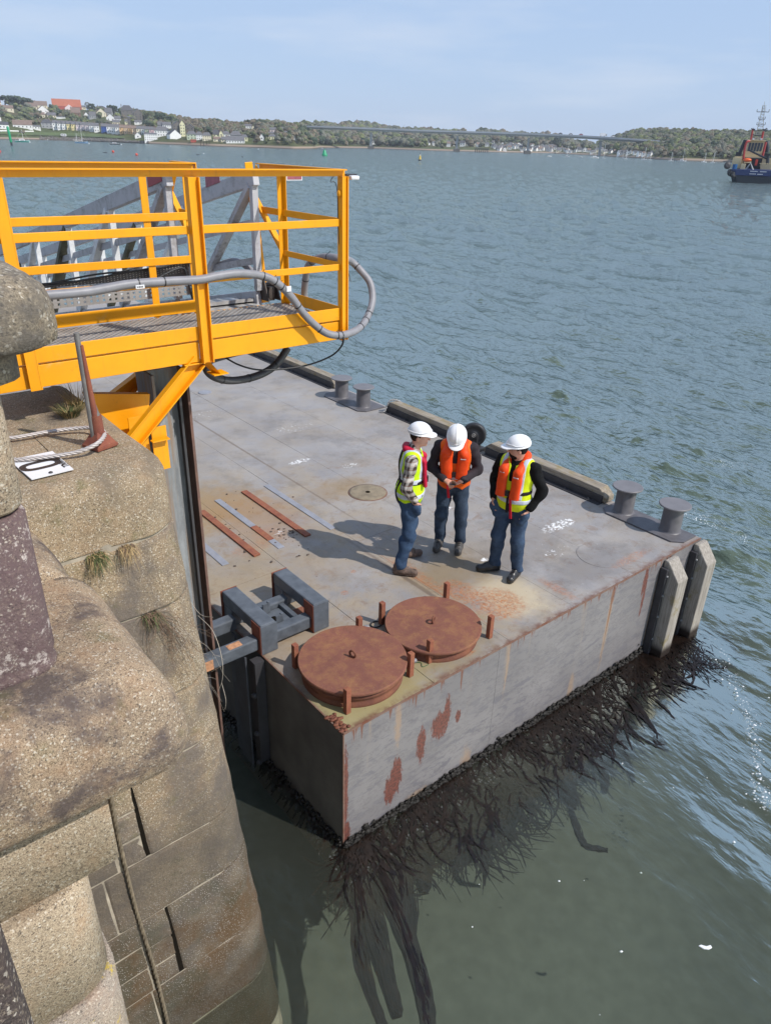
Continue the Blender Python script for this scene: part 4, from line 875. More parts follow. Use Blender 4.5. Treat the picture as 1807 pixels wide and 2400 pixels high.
# floor: expanded metal
fl = MB(); z = FZ-.018; d = .055
fm = MB().box(-1.3, 1.255, .006, .91, FZ-.03, FZ-.024); fm.build('floor_plate', GRATE, yp)
x = -2.4
lines = []
n = int((1.25+2.4+.9)/d)
for i in range(n):
    for sgn in (1, -1):
        if sgn > 0: s0 = -2.4-.9+i*d; pts = [(s0, .01), (s0+.9*1.0, .905)]
        else: s0 = -2.4+i*d; pts = [(s0, .01), (s0-.9*1.0, .905)]
        (xa, ya), (xb, yb) = pts
        def clip(xa, ya, xb, yb):
            lo, hi = -1.3, 1.25; t0, t1 = 0, 1; dx = xb-xa
            ta, tb = (lo-xa)/dx, (hi-xa)/dx; ta, tb = min(ta, tb), max(ta, tb); t0 = max(t0, ta); t1 = min(t1, tb)
            return None if t0 >= t1 else (xa+dx*t0, ya+(yb-ya)*t0, xa+dx*t1, ya+(yb-ya)*t1)
        c = clip(xa, ya, xb, yb)
        if c: fl.bar((c[0], c[1], FZ-.018+(.001 if sgn > 0 else 0)), (c[2], c[3], FZ-.018+(.001 if sgn > 0 else 0)), .009, .009)
fl.build('expanded_metal', plain('mesh_metal', (.40, .37, .335), .5, .3, var=.3, scale=5), yp, kind='stuff')
# bracket under the platform
def chan(name, p, q, w, h, up, mat=YEL):      # channel section
    m = MB(); m.bar(p, q, w, .010, up); m.bar(p, q, .010, h, up, ow=w/2-.005, oh=h/2+.0055); m.bar(p, q, .010, h, up, ow=-w/2+.005, oh=h/2+.0055); return m.build(name, mat, yp, .002)
sA, sB = onT(462, 843, .03), onT(317, 1022, .03); dv = (sB-sA)
sB = sA+dv*1.35
chan('diagonal_strut', sA, sB, .115, .05, (0, -1, 0))
ybar('strut_head', (sA.x-.12, .03, 4.425), (sA.x+.10, .03, 4.425), .10, .01)
m = MB(); m.extr([(.015, -.05, 4.43), (.09, -.05, 4.33), (.06, .03, 4.33), (-.03, .03, 4.43)], (0, .006, 0)); m.extr([(.03, -.06, 4.325), (.15, -.06, 4.325), (.15, .06, 4.325), (.03, .06, 4.325)], (0, 0, .008)); m.build('gusset', YEL, yp)
tA, tB = onT(345, 870, .86), onT(255, 940, .86); tB = tA+(tB-tA)*1.6
for off in (-.0,): chan('diagonal_strut', tA, tB, .11, .06, (0, -1, 0), plain('shaded_yellow', (.55, .22, .004), .6) if False else YEL)
pA, pB, pC, pD = [onT(*p, .30) for p in ((200, 926), (352, 926), (345, 1040), (200, 1040))]
m = MB(); m.extr([pA, pB, pC, pD], (0, .01, 0)); m.extr([pA, pB, pB+V(0, .06, 0), pA+V(0, .06, 0)], (0, 0, .008)); m.build('wall_plate', YEL, yp)
qA, qB = onT(370, 1000, .16), onT(392, 1098, .16)
m = MB(); m.box(qB.x-.09, qB.x+.03, .155, .165, qB.z, qA.z); m.box(qB.x-.11, qB.x+.03, .10, .154, qA.z-.10, qA.z-.09); m.box(qB.x-.24, qB.x-.10, .19, .20, qB.z+.02, qA.z+.1); m.build('pile_clamp', YEL, yp, .002)
bt = MB(); bt.tube([(qB.x-.16, .10, (qA.z+qB.z)/2), (qB.x-.16, .2, (qA.z+qB.z)/2)], .018, 6); bt.build('bolt', YEL, yp)
lm = MB(); lm.blob((1.222, -.01, 5.56), (.02, .02, .03), 8, 6); lm.build('latch', YEL, yp)

# lamp at the far right corner
lp = thing('floodlight', 'small white floodlight bracket on the outer corner of the yellow rail', 'lamp', M0, ANG)
m = MB(); c_ = onS(825, 408, 1.36); m.box(c_.x-.04, c_.x+.04, c_.y-.05, c_.y+.05, 5.655, 5.685); m.build('housing', WHITE, lp, .01)
m = MB(); m.bar((1.28, c_.y, 5.69), (c_.x+.06, c_.y+.05, 5.69), .05, .01); m.tube(smooth_path([(1.2, .02, 5.69), (1.16, .02, 5.64), (1.22, .02, 5.60), (1.225, .0, 5.2), (1.29, -.03, 4.98), (1.32, -.03, 4.9)], 4), .003, 5); m.build('bracket', STEEL_D, lp)
nt_ = thing('notice', 'small faded red and white notice tied under the far end rail', 'notice', M0, ANG)
nA = onT(672, 414, .9); m = MB(); m.box(nA.x-.0, nA.x+.16, .9, .905, nA.z-.03, nA.z+.03); m.build('plate', WHITE, nt_)
m = MB(); m.box(nA.x+.008, nA.x+.152, .897, .8995, nA.z-.022, nA.z+.025); m.build('red_field', REDS, nt_)

# ---------------------------------------------------------------- gangway
gw = thing('gangway', 'weathered grey aluminium truss gangway sloping down from the yellow platform to the pontoon', 'gangway', M0, ANG)
TT = [1.05+1.32*i for i in range(12)]
def gz(t): return 4.60-.207*(t-1.0)
for s, sd in ((1.08, 1), (.30, -1)):
    a, b = (s, TT[0]-.05, gz(TT[0])+1.04), (s, TT[-1], gz(TT[-1])+1.04)
    MB().bar(a, b, .06, .13).build('top_chord', ALU, gw, .006)
    MB().bar((s, TT[0], gz(TT[0])+.03), (s, TT[-1], gz(TT[-1])+.03), .05, .13).build('bottom_chord', ALU, gw, .006)
    for k in (0.36, .68): 
        MB().bar((s+.01, TT[0], gz(TT[0])+k), (s+.01, TT[-1], gz(TT[-1])+k), .02, .06).build('mid_rail', ALU, gw)
    for i, t in enumerate(TT):
        MB().bar((s+.0, t, gz(t)+.1), (s+.0, t, gz(t)+.975), .055, .055, up=(0, 1, 0)).build('upright', ALU if i == 0 else ALU_W, gw)
        if i < len(TT)-1:
            MB().bar((s-.005, t+.03, gz(t)+.97), (s-.005, TT[i+1]-.04, gz(TT[i+1])+.10), .05, .075, up=(1, 0, 0)).build('diagonal', ALU if i == 0 else ALU_W if i % 2 else ALU_G, gw)
for i in range(len(TT)-1):
    t0, t1 = TT[i]+.04, TT[i+1]+.03
    MB().bar((.69, t0, gz(t0)+.02), (.69, t1, gz(t1)+.02), .72, .03).build('floor_panel', plain('gangway_floor', (.30, .29, .28), .6, .2, var=.4, scale=12) if 'gangway_floor' not in bpy.data.materials else bpy.data.materials['gangway_floor'], gw)
MB().bar((.69, 1.0, 4.56), (.69, 1.45, 4.56), .74, .02).build('flap', plain('flap_metal', (.55, .53, .50), .45, .4, var=.6, scale=9), gw)
hg = plain('hinge_steel', (.09, .075, .065), .6, .3, var=.5, scale=15)
for s in (1.16,):
    m = MB(); m.extr([(s-.05, .93, 4.6), (s-.05, 1.15, 4.6), (s-.05, 1.10, 4.78), (s-.05, 1.0, 4.78)], (.012, 0, 0)); m.extr([(s+.07, .93, 4.6), (s+.07, 1.15, 4.6), (s+.07, 1.10, 4.78), (s+.07, 1.0, 4.78)], (.012, 0, 0)); m.tube([(s-.09, 1.05, 4.73), (s+.13, 1.05, 4.73)], .02, 10); m.box(s-.02, s+.04, .97, 1.12, 4.6, 4.72)
    m.build('hinge', hg, gw)
for (px, py, s, mt) in ((362, 418, .265, RED), (498, 421, 1.045, REDS)):
    c = onS(px, py, s); 
    m = MB(); sl_ = -.207; 
    m.extr([(s, c.y-.14, c.z-.045+.03), (s, c.y+.14, c.z-.045-.03), (s, c.y+.14, c.z+.045-.03), (s, c.y-.14, c.z+.045+.03)], (.003, 0, 0)); m.build('reflector', mt, gw)
# cable tray of perforated plate tied along the far side of the platform
ct = thing('cable_tray', 'grey perforated cable tray with dark cables running along the far railing', 'cable tray', M0, ANG)
a0, a1 = onT(112, 700, .955), onT(460, 672, .955); b0, b1 = onT(112, 722, .955), onT(460, 692, .955)
TRAY = plain('tray_metal', (.36, .34, .315), .5, .3, var=.2); 
m = MB(); s0_, s1_ = a0.x-.6, a1.x-.02; zt, zb_ = (a0.z+a1.z)/2+.01, (b0.z+b1.z)/2
rows = [zb_, zb_+.018, zb_+.036, zt-.026, zt-.012, zt]
x = s0_
i = 0
while x < s1_:
    # plate strip with slot gaps
    for j in range(5):
        if j in (1, 3):
            m.box(x, x+.030, .955, .959, rows[j], rows[j+1]-.0005)
        else: m.box(x, x+.048, .955, .959, rows[j], rows[j+1]-.0005)
    x += .049; i += 1
m.build('perforated_plate', TRAY, ct, kind='stuff')
m = MB(); P0, P1, P2, P3 = onT(100, 673, 1.0), onT(444, 612, 1.0), onT(448, 646, 1.0), onT(100, 676, 1.0)
TRD = plain('dark_tray', (.075, .07, .072), .5, .2)
m.extr([P0, P3, P2, P1], (0, .004, 0)); m.build('side_plate', TRD, ct)
m = MB()
for r in range(5):
    for k in range(46):
        f = k/46; zz0 = P0.z+(P1.z-P0.z)*f; zz1 = P3.z+(P2.z-P3.z)*f; hh = zz0-zz1
        if hh > .012*(r+1.2): xx = P0.x+(P1.x-P0.x)*f; m.box(xx, xx+.007, .996, .9985, zz0-.015*(r+1), zz0-.015*(r+1)+.004)
m.build('perforations', plain('hole_glint', (.55, .52, .45), .6), ct, kind='stuff')
for k, (dy, bow) in enumerate(((0, .0), (.012, .02), (.02, -.015))):
    pts = [P0+V(0, -.012, .004+dy), P0.lerp(P1, .35)+V(0, -.014, bow+dy*.5), P0.lerp(P1, .7)+V(0, -.015, -bow+dy), P1+V(-.01, -.015, -.01+dy*.3), P2+V(.06, -.02, -.03)]
    m = MB(); m.tube(smooth_path(pts, 5), .008, 6); m.build('cable', BLACKR, ct)
m = MB(); m.tube(smooth_path([onT(365, 655, .93), onT(410, 632, .93), onT(432, 630, .93), onT(440, 655, .93), onT(452, 700, .93)], 5), .009, 6); m.build('cable', BLACKR, ct)

# ---------------------------------------------------------------- conduits
cd = thing('grey_conduit', 'thick grey foam covered conduit along the near rail looping round the end of the platform', 'conduit', M0, ANG)
PTS = [onT(p[0], p[1], -.055) for p in ((20, 700), (111, 692), (210, 683), (300, 667), (385, 660), (470, 655), (505, 648), (560, 641), (612, 646))] + \
      [onT(p[0], p[1], -.075) for p in ((645, 660), (680, 692), (712, 735), (742, 765))] + [onT(771, 783, -.11), onT(805, 785, -.12), onT(838, 772, -.08), onT(860, 745, .0), onT(873, 705, .08), onT(868, 665, .16), onT(848, 637, .22), onT(822, 612, .28)] + \
      [onS(797, 606, 1.30), onS(762, 602, 1.30), onS(737, 609, 1.30), onS(722, 625, 1.31), onS(717, 650, 1.33), onS(714, 690, 1.36), onS(722, 720, 1.38)]
cpth = smooth_path(PTS, 7)
MB().tube(cpth, .030, 14).build('foam_sleeve', GREYPIPE, cd)
Ls = [0]
for a, b in zip(cpth[:-1], cpth[1:]): Ls.append(Ls[-1]+(b-a).length)
for f in (.125, .15, .30, .335, .352, .39, .455, .50, .515, .565, .585, .60, .72, .80, .86, .93):
    i = min(len(cpth)-2, int(f*len(cpth))); t = (cpth[i+1]-cpth[i]).normalized(); c = cpth[i]; tie = MB(); tie.tube([c-t*.004, c+t*.004], .0325, 14)
    tie.tube([c, c+V(0, 0, .034), c+V(.006, -.01, .05)], .0022, 4); tie.build('cable_tie', BLACKR, cd)
lb_ = onT(329, 672, -.085); MB().box(lb_.x-.03, lb_.x+.03, -.0885, -.086, lb_.z-.012, lb_.z+.012).build('paper_label', WHITE, cd)
m = MB()
for k, wd in enumerate((.004, .003, .005, .003, .004, .004)): m.box(lb_.x-.022+k*.0075, lb_.x-.022+k*.0075+wd, -.0900, -.0887, lb_.z-.006, lb_.z+.005)
m.build('print', BLACK, cd)
lb2 = onT(678, 677, -.112); MB().box(lb2.x-.02, lb2.x+.02, -.112, -.109, lb2.z-.02, lb2.z+.02).build('paper_label', WHITE, cd)
cd2 = thing('grey_conduit', 'grey conduit dropping from the gangway rail behind the platform opening', 'conduit', M0, ANG)
p2 = smooth_path([onS(500, 627, 1.12), onS(545, 612, 1.12), onS(575, 622, 1.15), onS(600, 648, 1.18), onS(625, 690, 1.2)], 6)
MB().tube(p2, .03, 12).build('foam_sleeve', GREYPIPE, cd2)
cd3 = thing('dark_conduit', 'shaded dark conduit hanging in a loop beneath the platform over the pontoon', 'conduit', M0, ANG)
p3 = smooth_path([onT(675, 815, .35), onT(655, 845, .35), onT(630, 868, .33), onT(590, 885, .3), onT(540, 892, .25), onT(500, 882, .2), onT(484, 862, .18), onT(492, 845, .3), onT(540, 830, .5), onT(580, 820, .6)], 7)
MB().tube(p3, .032, 12).build('sleeve', HOSE_D, cd3)
for i in (10, 22, 31, 44): t = (p3[i+1]-p3[i]).normalized(); MB().tube([p3[i]-t*.006, p3[i]+t*.006], .0345, 12).build('cable_tie', BLACKR, cd3)
cd4 = thing('black_cable', 'thin black cable drooping from the right end of the platform to its underside', 'cable', M0, ANG)
p4 = smooth_path([onT(806, 792, -.10), onT(800, 812, -.05), onT(775, 835, .05), onT(720, 856, .1), onT(650, 866, .15), onT(600, 866, .2), onT(560, 855, .25), onT(528, 838, .3)], 6)
MB().tube(p4, .0075, 8).build('cable', BLACKR, cd4)
# ---------------------------------------------------------------- signed-distance modelling for the people
def surface_nets(F, org, h):
    ins = F < 0; nx, ny, nz = F.shape
    c = np.zeros((nx-1, ny-1, nz-1), np.int8)
    for i in (0, 1):
        for j in (0, 1):
            for k in (0, 1): c += ins[i:nx-1+i, j:ny-1+j, k:nz-1+k]
    act = (c > 0) & (c < 8); I, J, K = np.nonzero(act); n = len(I); idx = -np.ones(act.shape, np.int32); idx[I, J, K] = np.arange(n)
    acc = np.zeros((n, 3)); cnt = np.zeros(n)
    cor = [(a, b, d) for a in (0, 1) for b in (0, 1) for d in (0, 1)]
    for a in cor:
        for ax in range(3):
            if a[ax]: continue
            b = list(a); b[ax] = 1
            fa = F[I+a[0], J+a[1], K+a[2]]; fb = F[I+b[0], J+b[1], K+b[2]]; m = (fa < 0) != (fb < 0)
            t = np.where(m, fa/np.where(m, fa-fb, 1), 0); p = np.tile(np.array(a, float), (n, 1)); p[:, ax] += t
            acc[m] += p[m]; cnt[m] += 1
    P = (acc/cnt[:, None]+np.stack([I, J, K], 1))*h+np.array(org)
    Q = []
    for ax in range(3):
        b_, c_ = (ax+1) % 3, (ax+2) % 3
        sl0 = [slice(1, -1)]*3; sl0[ax] = slice(0, -1); sl1 = [slice(1, -1)]*3; sl1[ax] = slice(1, None)
        s0, s1 = ins[tuple(sl0)], ins[tuple(sl1)]; ch = s0 != s1; X = np.stack(np.nonzero(ch), 1)
        X[:, b_] += 1; X[:, c_] += 1; fl = s0[ch]
        def id_(db, dc): Y = X.copy(); Y[:, b_] -= db; Y[:, c_] -= dc; return idx[Y[:, 0], Y[:, 1], Y[:, 2]]
        q = np.stack([id_(1, 1), id_(0, 1), id_(0, 0), id_(1, 0)], 1); q[~fl] = q[~fl][:, ::-1]; Q.append(q)
    Q = np.concatenate(Q); Q = Q[(Q >= 0).all(1)]; return P, Q
class SDF:
    def __init__(s, lo, hi, h=.008):
        s.h = h; s.lo = np.array(lo, float); s.n = np.ceil((np.array(hi)-s.lo)/h).astype(int)+1
        s.F = np.full(s.n, .3, np.float32); s.ax = [s.lo[i]+h*np.arange(s.n[i]) for i in range(3)]
    def grid(s, sl=None):
        a = [s.ax[i][sl[i]] if sl else s.ax[i] for i in range(3)]; return np.meshgrid(*a, indexing='ij', sparse=True)
    def region(s, lo, hi):
        a = np.clip(((np.array(lo)-s.lo)/s.h).astype(int), 0, s.n); b = np.clip(((np.array(hi)-s.lo)/s.h).astype(int)+2, 0, s.n); return tuple(slice(x, y) for x, y in zip(a, b))
    def merge(s, sl, d, k, sub=False):
        f = s.F[sl]
        if sub: s.F[sl] = np.maximum(f, -d); return
        if k <= 0: s.F[sl] = np.minimum(f, d); return
        hh = np.clip(.5+.5*(f-d)/k, 0, 1); s.F[sl] = f*(1-hh)+d*hh-k*hh*(1-hh)
    def cap(s, a, b, ra, rb, k=.02, flat=None, sub=False):     # tapered capsule; flat=(unit axis, factor>1 squeezes that axis)
        a, b = np.array(a, float), np.array(b, float); R = max(ra, rb)+k+.03
        sl = s.region(np.minimum(a, b)-R, np.maximum(a, b)+R); X, Y, Z = s.grid(sl); px, py, pz = X-a[0], Y-a[1], Z-a[2]; ba = b-a
        if flat is not None:
            n, f = np.array(flat[0], float), flat[1]; dn = px*n[0]+py*n[1]+pz*n[2]; px, py, pz = px+dn*n[0]*(f-1), py+dn*n[1]*(f-1), pz+dn*n[2]*(f-1); ba = ba+n*(ba@n)*(f-1)
        L2 = ba@ba+1e-9; t = np.clip((px*ba[0]+py*ba[1]+pz*ba[2])/L2, 0, 1)
        d = np.sqrt((px-t*ba[0])**2+(py-t*ba[1])**2+(pz-t*ba[2])**2)-(ra+(rb-ra)*t)
        s.merge(sl, d.astype(np.float32), k, sub); return s
    def ell(s, c, r, k=.02, rot=None, sub=False):
        c, r = np.array(c, float), np.array(r, float); R = max(r)+k+.03; sl = s.region(c-R, c+R); X, Y, Z = s.grid(sl); p = [X-c[0], Y-c[1], Z-c[2]]
        if rot is not None: M = np.array(rot); p = [M[0, i]*p[0]+M[1, i]*p[1]+M[2, i]*p[2] for i in range(3)]
        q = np.sqrt((p[0]/r[0])**2+(p[1]/r[1])**2+(p[2]/r[2])**2); g = np.sqrt((p[0]/r[0]**2)**2+(p[1]/r[1]**2)**2+(p[2]/r[2]**2)**2)+1e-6
        s.merge(sl, (q*(q-1)/g).astype(np.float32), k, sub); return s
    def box(s, c, hs, r=.01, k=0.0, rot=None, sub=False):
        c = np.array(c, float); R = float(np.linalg.norm(hs))+k+.03; sl = s.region(c-R, c+R); X, Y, Z = s.grid(sl); p = [X-c[0], Y-c[1], Z-c[2]]
        if rot is not None: M = np.array(rot); p = [M[0, i]*p[0]+M[1, i]*p[1]+M[2, i]*p[2] for i in range(3)]
        q = [np.abs(p[i])-(hs[i]-r) for i in range(3)]; d = np.sqrt(sum(np.maximum(x, 0)**2 for x in q))+np.minimum(np.maximum(np.maximum(q[0], q[1]), q[2]), 0)-r
        s.merge(sl, d.astype(np.float32), k, sub); return s
    def plane(s, n, d):       # keep the side where n.p < d
        X, Y, Z = s.grid(); s.F = np.maximum(s.F, (X*n[0]+Y*n[1]+Z*n[2]-d).astype(np.float32)); return s
    def copy(s): o = SDF.__new__(SDF); o.__dict__.update(s.__dict__); o.F = s.F.copy(); return o
    def folds(s, amp, seed=1, zf=1.0, w=None):
        X, Y, Z = s.grid(); a = seed*1.7
        n = np.sin(38*Z*zf+9*X+a+2.2*np.sin(13*Y+a)+1.5*np.sin(17*X+2*a))*.5+np.sin(21*Z*zf-24*X+13*Y+a)*.35+np.sin(61*Z*zf+30*Y+17*X+a)*.22
        s.F = s.F+(n*amp*(1 if w is None else w(X, Y, Z))).astype(np.float32); return s
    def mesh(s, name, mat, parent, label=None):
        P, Q = surface_nets(s.F, s.lo, s.h); o = np_mesh(name, P, Q, mat, parent, True, label); return o
def rotm(yaw, pitch, roll=0): return np.array((Matrix.Rotation(yaw, 3, 'Z') @ Matrix.Rotation(pitch, 3, 'X') @ Matrix.Rotation(roll, 3, 'Y')))

SKIN = plain('skin', (.60, .31, .22), .55, var=.2, scale=12); SKIN2 = plain('skin_light', (.64, .34, .25), .55, var=.2, scale=12)
def denim(name, a, b):
    g = NG(name); c = g.mix(g.ramp(g.noise(7, 6, .65), .35, .68), a, b); c = g.mix(g.math('MULTIPLY', g.noise(140, 2, .5), .25), c, (.10, .13, .19))
    g.bump(g.noise(26, 6, .65), .55, .012); return g.fin(c, .9, spec=.15)
DEN = [denim('denim_blue', (.016, .034, .075), (.05, .095, .17)), denim('denim_dark', (.018, .028, .048), (.05, .075, .115)), denim('denim_mid', (.018, .033, .066), (.055, .09, .15))]
def cloth(name, col, var=.25, rough=.85): 
    g = NG(name); c = g.mix(g.ramp(g.noise(9, 5, .6), .3, .7), col, tuple(x*(1-var) for x in col)); g.bump(g.noise(22, 6, .65), .5, .012); return g.fin(c, rough, spec=.2)
JKT = cloth('dark_jacket', (.038, .030, .036)); BLKF = cloth('black_fleece', (.008, .008, .009), .4, .95)
HIV = cloth('hi_vis_yellow', (.58, .86, .012), .18, .6); HIV2 = cloth('hi_vis_lemon', (.70, .80, .015), .18, .6); HIO = cloth('hi_vis_orange', (.90, .135, .01), .15, .6)
LJO = cloth('lifejacket_orange', (.85, .075, .012), .22, .5); LJR = cloth('lifejacket_red', (.50, .012, .045), .3, .55)
REFL = cloth('reflective_band', (.55, .58, .66), .1, .4); STRAP = cloth('strap', (.02, .015, .018), .3, .7); REDP = cloth('red_pouch', (.55, .015, .03), .2, .5)
HELM = plain('helmet_white', (.80, .79, .79), .32, var=.05); HAIR = cloth('brown_hair', (.035, .018, .010), .4, .9); HAIR2 = cloth('dark_hair', (.018, .012, .010), .4, .9)
BOOTB = plain('black_boots', (.022, .021, .022), .38, var=.4, scale=20, bump=.003); BOOTG = plain('scuffed_boots', (.075, .068, .062), .6, var=.5, scale=22, bump=.003); BOOTN = plain('brown_hiking_shoes', (.13, .085, .065), .75, var=.6, scale=26, bump=.004)
def plaid():
    g = NG('plaid_shirt'); x = g.xyz(g.map((1, 1, 1)))
    def st(sock, f, ph, lo, hi): return g.step(g.math('SINE', g.math('ADD', g.math('MULTIPLY', sock, f), ph)), lo, hi)
    a = st(x[2], 74, .3, -.15, .15); b = st(g.math('ADD', x[0], x[1]), 105, 1.1, -.15, .15); s_ = g.math('MULTIPLY', g.math('ADD', a, b), .5)
    c = g.mix(s_, (.50, .46, .42), (.055, .04, .035)); t1 = st(x[2], 148, 1.0, .9, .97); c = g.mix(g.math('MULTIPLY', t1, .6), c, (.25, .12, .08))
    g.bump(g.noise(24, 5), .4, .01); return g.fin(c, .9, spec=.15)
PLAID = plaid(); LENS = plain('glass_dark', (.02, .01, .012), .1); FRAME = plain('spectacle_frame', (.12, .01, .02), .4); EYE = plain('eye', (.5, .48, .45), .3)

def build_person(label, foot, az, S):
    t = thing('person', label, 'person', V(foot[0], foot[1], DZ+.004), az-RAD(90), 'workers standing on the pontoon')
    J = S['J']; A = lambda k: np.array(J[k], float)
    lo = (-.62, -.5, -.02); hi = (.62, .62, 2.0)
    f = SDF((-.5, -.45, -.02), (.5, .5, 1.80), .0085)
    H, N, C, Bl, P = A('head'), A('neck'), A('chest'), A('belly'), A('pelvis'); yaw, pit = S['yaw'], S['pitch']; MH = rotm(yaw, pit); hp = lambda p: H+MH@np.array(p, float)
    def torso(g, o, k=.06):
        bw = S.get('bulk', 1.0)
        g.ell(C, (.165*bw+o, .108*bw+o, .175+o), k); g.ell(Bl, (.150*bw+o, .108*bw+o, .16+o), k); g.ell(P, (.162+o, .118+o, .125+o), k)
        sl_, sr_ = A('shL'), A('shR'); g.cap(sl_*.8+sr_*.2, sr_*.8+sl_*.2, .058+o, .058+o, k); return g
    def arm(g, sd, o, k=.03, end=1.0):
        s_, e_, w_ = A('sh'+sd), A('el'+sd), A('wr'+sd); e2 = e_+(w_-e_)*end
        g.cap(s_, e_, .052+o, .041+o*.9, k); g.cap(e_, e2, .041+o*.9, .029+o*.75+(1-end)*.01, k); return g
    def leg(g, sd, o, k=.03, zc=None):
        h_, kn, an = A('hip'+sd), A('kn'+sd), A('an'+sd); g.cap(h_, kn, .083+o, .056+o, k+.02); g.cap(kn, an, .056+o, .04+o*1.25, k)
        g.ell(kn+(an-kn)*.28+np.array([0, -.02, 0]), (.052+o, .056+o, .11), .03); return g
    # body
    torso(f, 0); 
    for sd in 'LR': arm(f, sd, 0); leg(f, sd, 0); f.cap(A('an'+sd)+np.array([0, 0, -.02]), A('an'+sd)+A('toe'+sd)*.55+np.array([0, 0, -.055]), .032, .024, .02)
    f.cap(N-np.array([0, 0, .06]), H+MH@np.array([0, -.02, -.05]), .056, .052, .03)
    f.ell(H, (.074, .094, .108), .02, MH); f.ell(hp((0, .035, -.065)), (.052, .055, .055), .025, MH); f.ell(hp((0, .075, -.095)), (.022, .018, .018), .015, MH)
    f.cap(hp((0, .088, .012)), hp((0, .112, -.028)), .009, .014, .012); f.ell(hp((0, .086, .028)), (.05, .014, .01), .012, MH)
    f.ell(hp((0, .090, -.057)), (.022, .010, .006), .008, MH); f.ell(hp((0, .087, -.068)), (.018, .009, .006), .008, MH)
    for q in (-1, 1): f.ell(hp((q*.075, -.005, -.015)), (.009, .018, .03), .006, MH); f.ell(hp((q*.03, .091, .008)), (.014, .008, .009), .006, MH, sub=True)
    for sd in 'LR':
        w_, d, nrm = A('wr'+sd), A('hd'+sd), A('hn'+sd); d = d/np.linalg.norm(d); nrm = nrm-d*(nrm@d); nrm /= np.linalg.norm(nrm); sx = np.cross(d, nrm); cu = S['curl'+sd]; q = S.get('th'+sd, 1 if sd == 'R' else -1)
        pal = w_+d*.055; f.cap(w_+d*.015, w_+d*.075, .028, .034, .015, (nrm, 1.9))
        for i, (off, ln) in enumerate(((-.029, .066), (-.0095, .075), (.0095, .070), (.028, .056))):
            b0 = w_+d*.088+sx*off*q*-1; d1 = d*math.cos(cu*.6)+nrm*math.sin(cu*.6); d2 = d*math.cos(cu*1.5)+nrm*math.sin(cu*1.5); b1 = b0+d1*ln*.5; f.cap(b0, b1, .0098, .0092, .004); f.cap(b1, b1+d2*ln*.5, .0092, .0082, .003)
        tb = w_+d*.03+sx*.026*q; td = (d*.7+sx*.55*q+nrm*.45); td /= np.linalg.norm(td); f.cap(tb, tb+td*.038, .0125, .0108, .008); td2 = d*.85+nrm*.5; td2 /= np.linalg.norm(td2); f.cap(tb+td*.038, tb+td*.038+td2*.032, .0108, .009, .004)
    body = f.mesh('body', S['skin'], t)
    # trousers
    g = SDF((-.45, -.35, -.02), (.45, .4, 1.12), .0085); g.ell(P, (.172, .128, .135), .05); g.ell(P+np.array([0, -.035, -.06]), (.135, .10, .10), .04)
    for sd in 'LR': leg(g, sd, .020)
    for sd in S.get('pocket', ''):
        w_, d = A('wr'+sd), A('hd'+sd); d = d/np.linalg.norm(d); g.cap(w_+d*.075, w_+d*.17, .040, .038, .05); g.cap(w_+d*.09, P+np.array([np.sign(w_[0])*.09, .02, -.05]), .04, .05, .05)
    g.folds(.0085, S['seed'], .8, lambda X, Y, Z: np.clip(1.25-np.abs(Z-.48)*1.2, .35, 1)+.8*np.clip((.22-Z)*8, 0, 1)); g.plane((0, 0, 1), P[2]+.08); g.plane((0, 0, -1), -.085); g.mesh('jeans', S['denim'], t)
    # boots
    for sd in 'LR':
        an, to = A('an'+sd), A('toe'+sd); tl = np.linalg.norm(to[:2]); u = np.array([to[0]/tl, to[1]/tl, 0]); b = SDF(np.minimum(an, an+u*.25)-.14, np.maximum(an, an+u*.25)+.14, .0065); b.lo[2]
        hb = np.array([an[0], an[1], 0])-u*.035; z = an[2]-.085
        b.cap(hb+np.array([0, 0, .045+z]), hb+u*.09+np.array([0, 0, .045+z]), .044, .047, .02); b.cap(hb+u*.08+np.array([0, 0, .048+z]), hb+u*.215+np.array([0, 0, .042+z]), .050, .044, .03, ((0, 0, 1), 1.1)); b.cap(hb+u*.02+np.array([0, 0, .06+z]), an+np.array([0, 0, .06]), .050, .054, .03)
        b.cap(hb+u*.05+np.array([0, 0, .10+z]), hb+u*.14+np.array([0, 0, .075+z]), .036, .03, .02)
        b.cap(hb+np.array([0, 0, .012+z]), hb+u*.21+np.array([0, 0, .012+z]), .044, .044, .004, ((0, 0, 1), 2.8)); b.plane((0, 0, 1), an[2]+.095); b.plane((0, 0, -1), -(z+.0)); b.mesh('boot', S['boot'], t)
        lc = MB()
        for k in range(4):
            c = hb+u*(.085+.022*k)+np.array([0, 0, z+.135-.011*k]); s_ = np.array([-u[1], u[0], 0])*.02; lc.tube([c-s_, c+s_*.3+u*.008+np.array([0, 0, .004]), c+s_], .0025, 4)
        lc.build('laces', STRAP if S['boot'] is not BOOTN else plain('grey_laces', (.3, .27, .25), .8) if 'grey_laces' not in bpy.data.materials else bpy.data.materials['grey_laces'], t)
    # top with sleeves
    g = SDF((-.52, -.42, .70), (.52, .5, 1.62), .0085); torso(g, .018)
    for sd in 'LR': arm(g, sd, .019, .035, .93)
    g.cap(N-np.array([0, 0, .03]), N+np.array([0, .0, .03]), .070, .064, .03)
    sv = g.copy(); g.folds(.0085, S['seed']+3); g.plane((0, 0, -1), -(P[2]-S.get('hem', .03))); g.cap(N+np.array([0, .02, .02]), H, .052, .05, 0, sub=True); g.mesh('jacket' if S['top'] is not PLAID else 'shirt', S['top'], t)
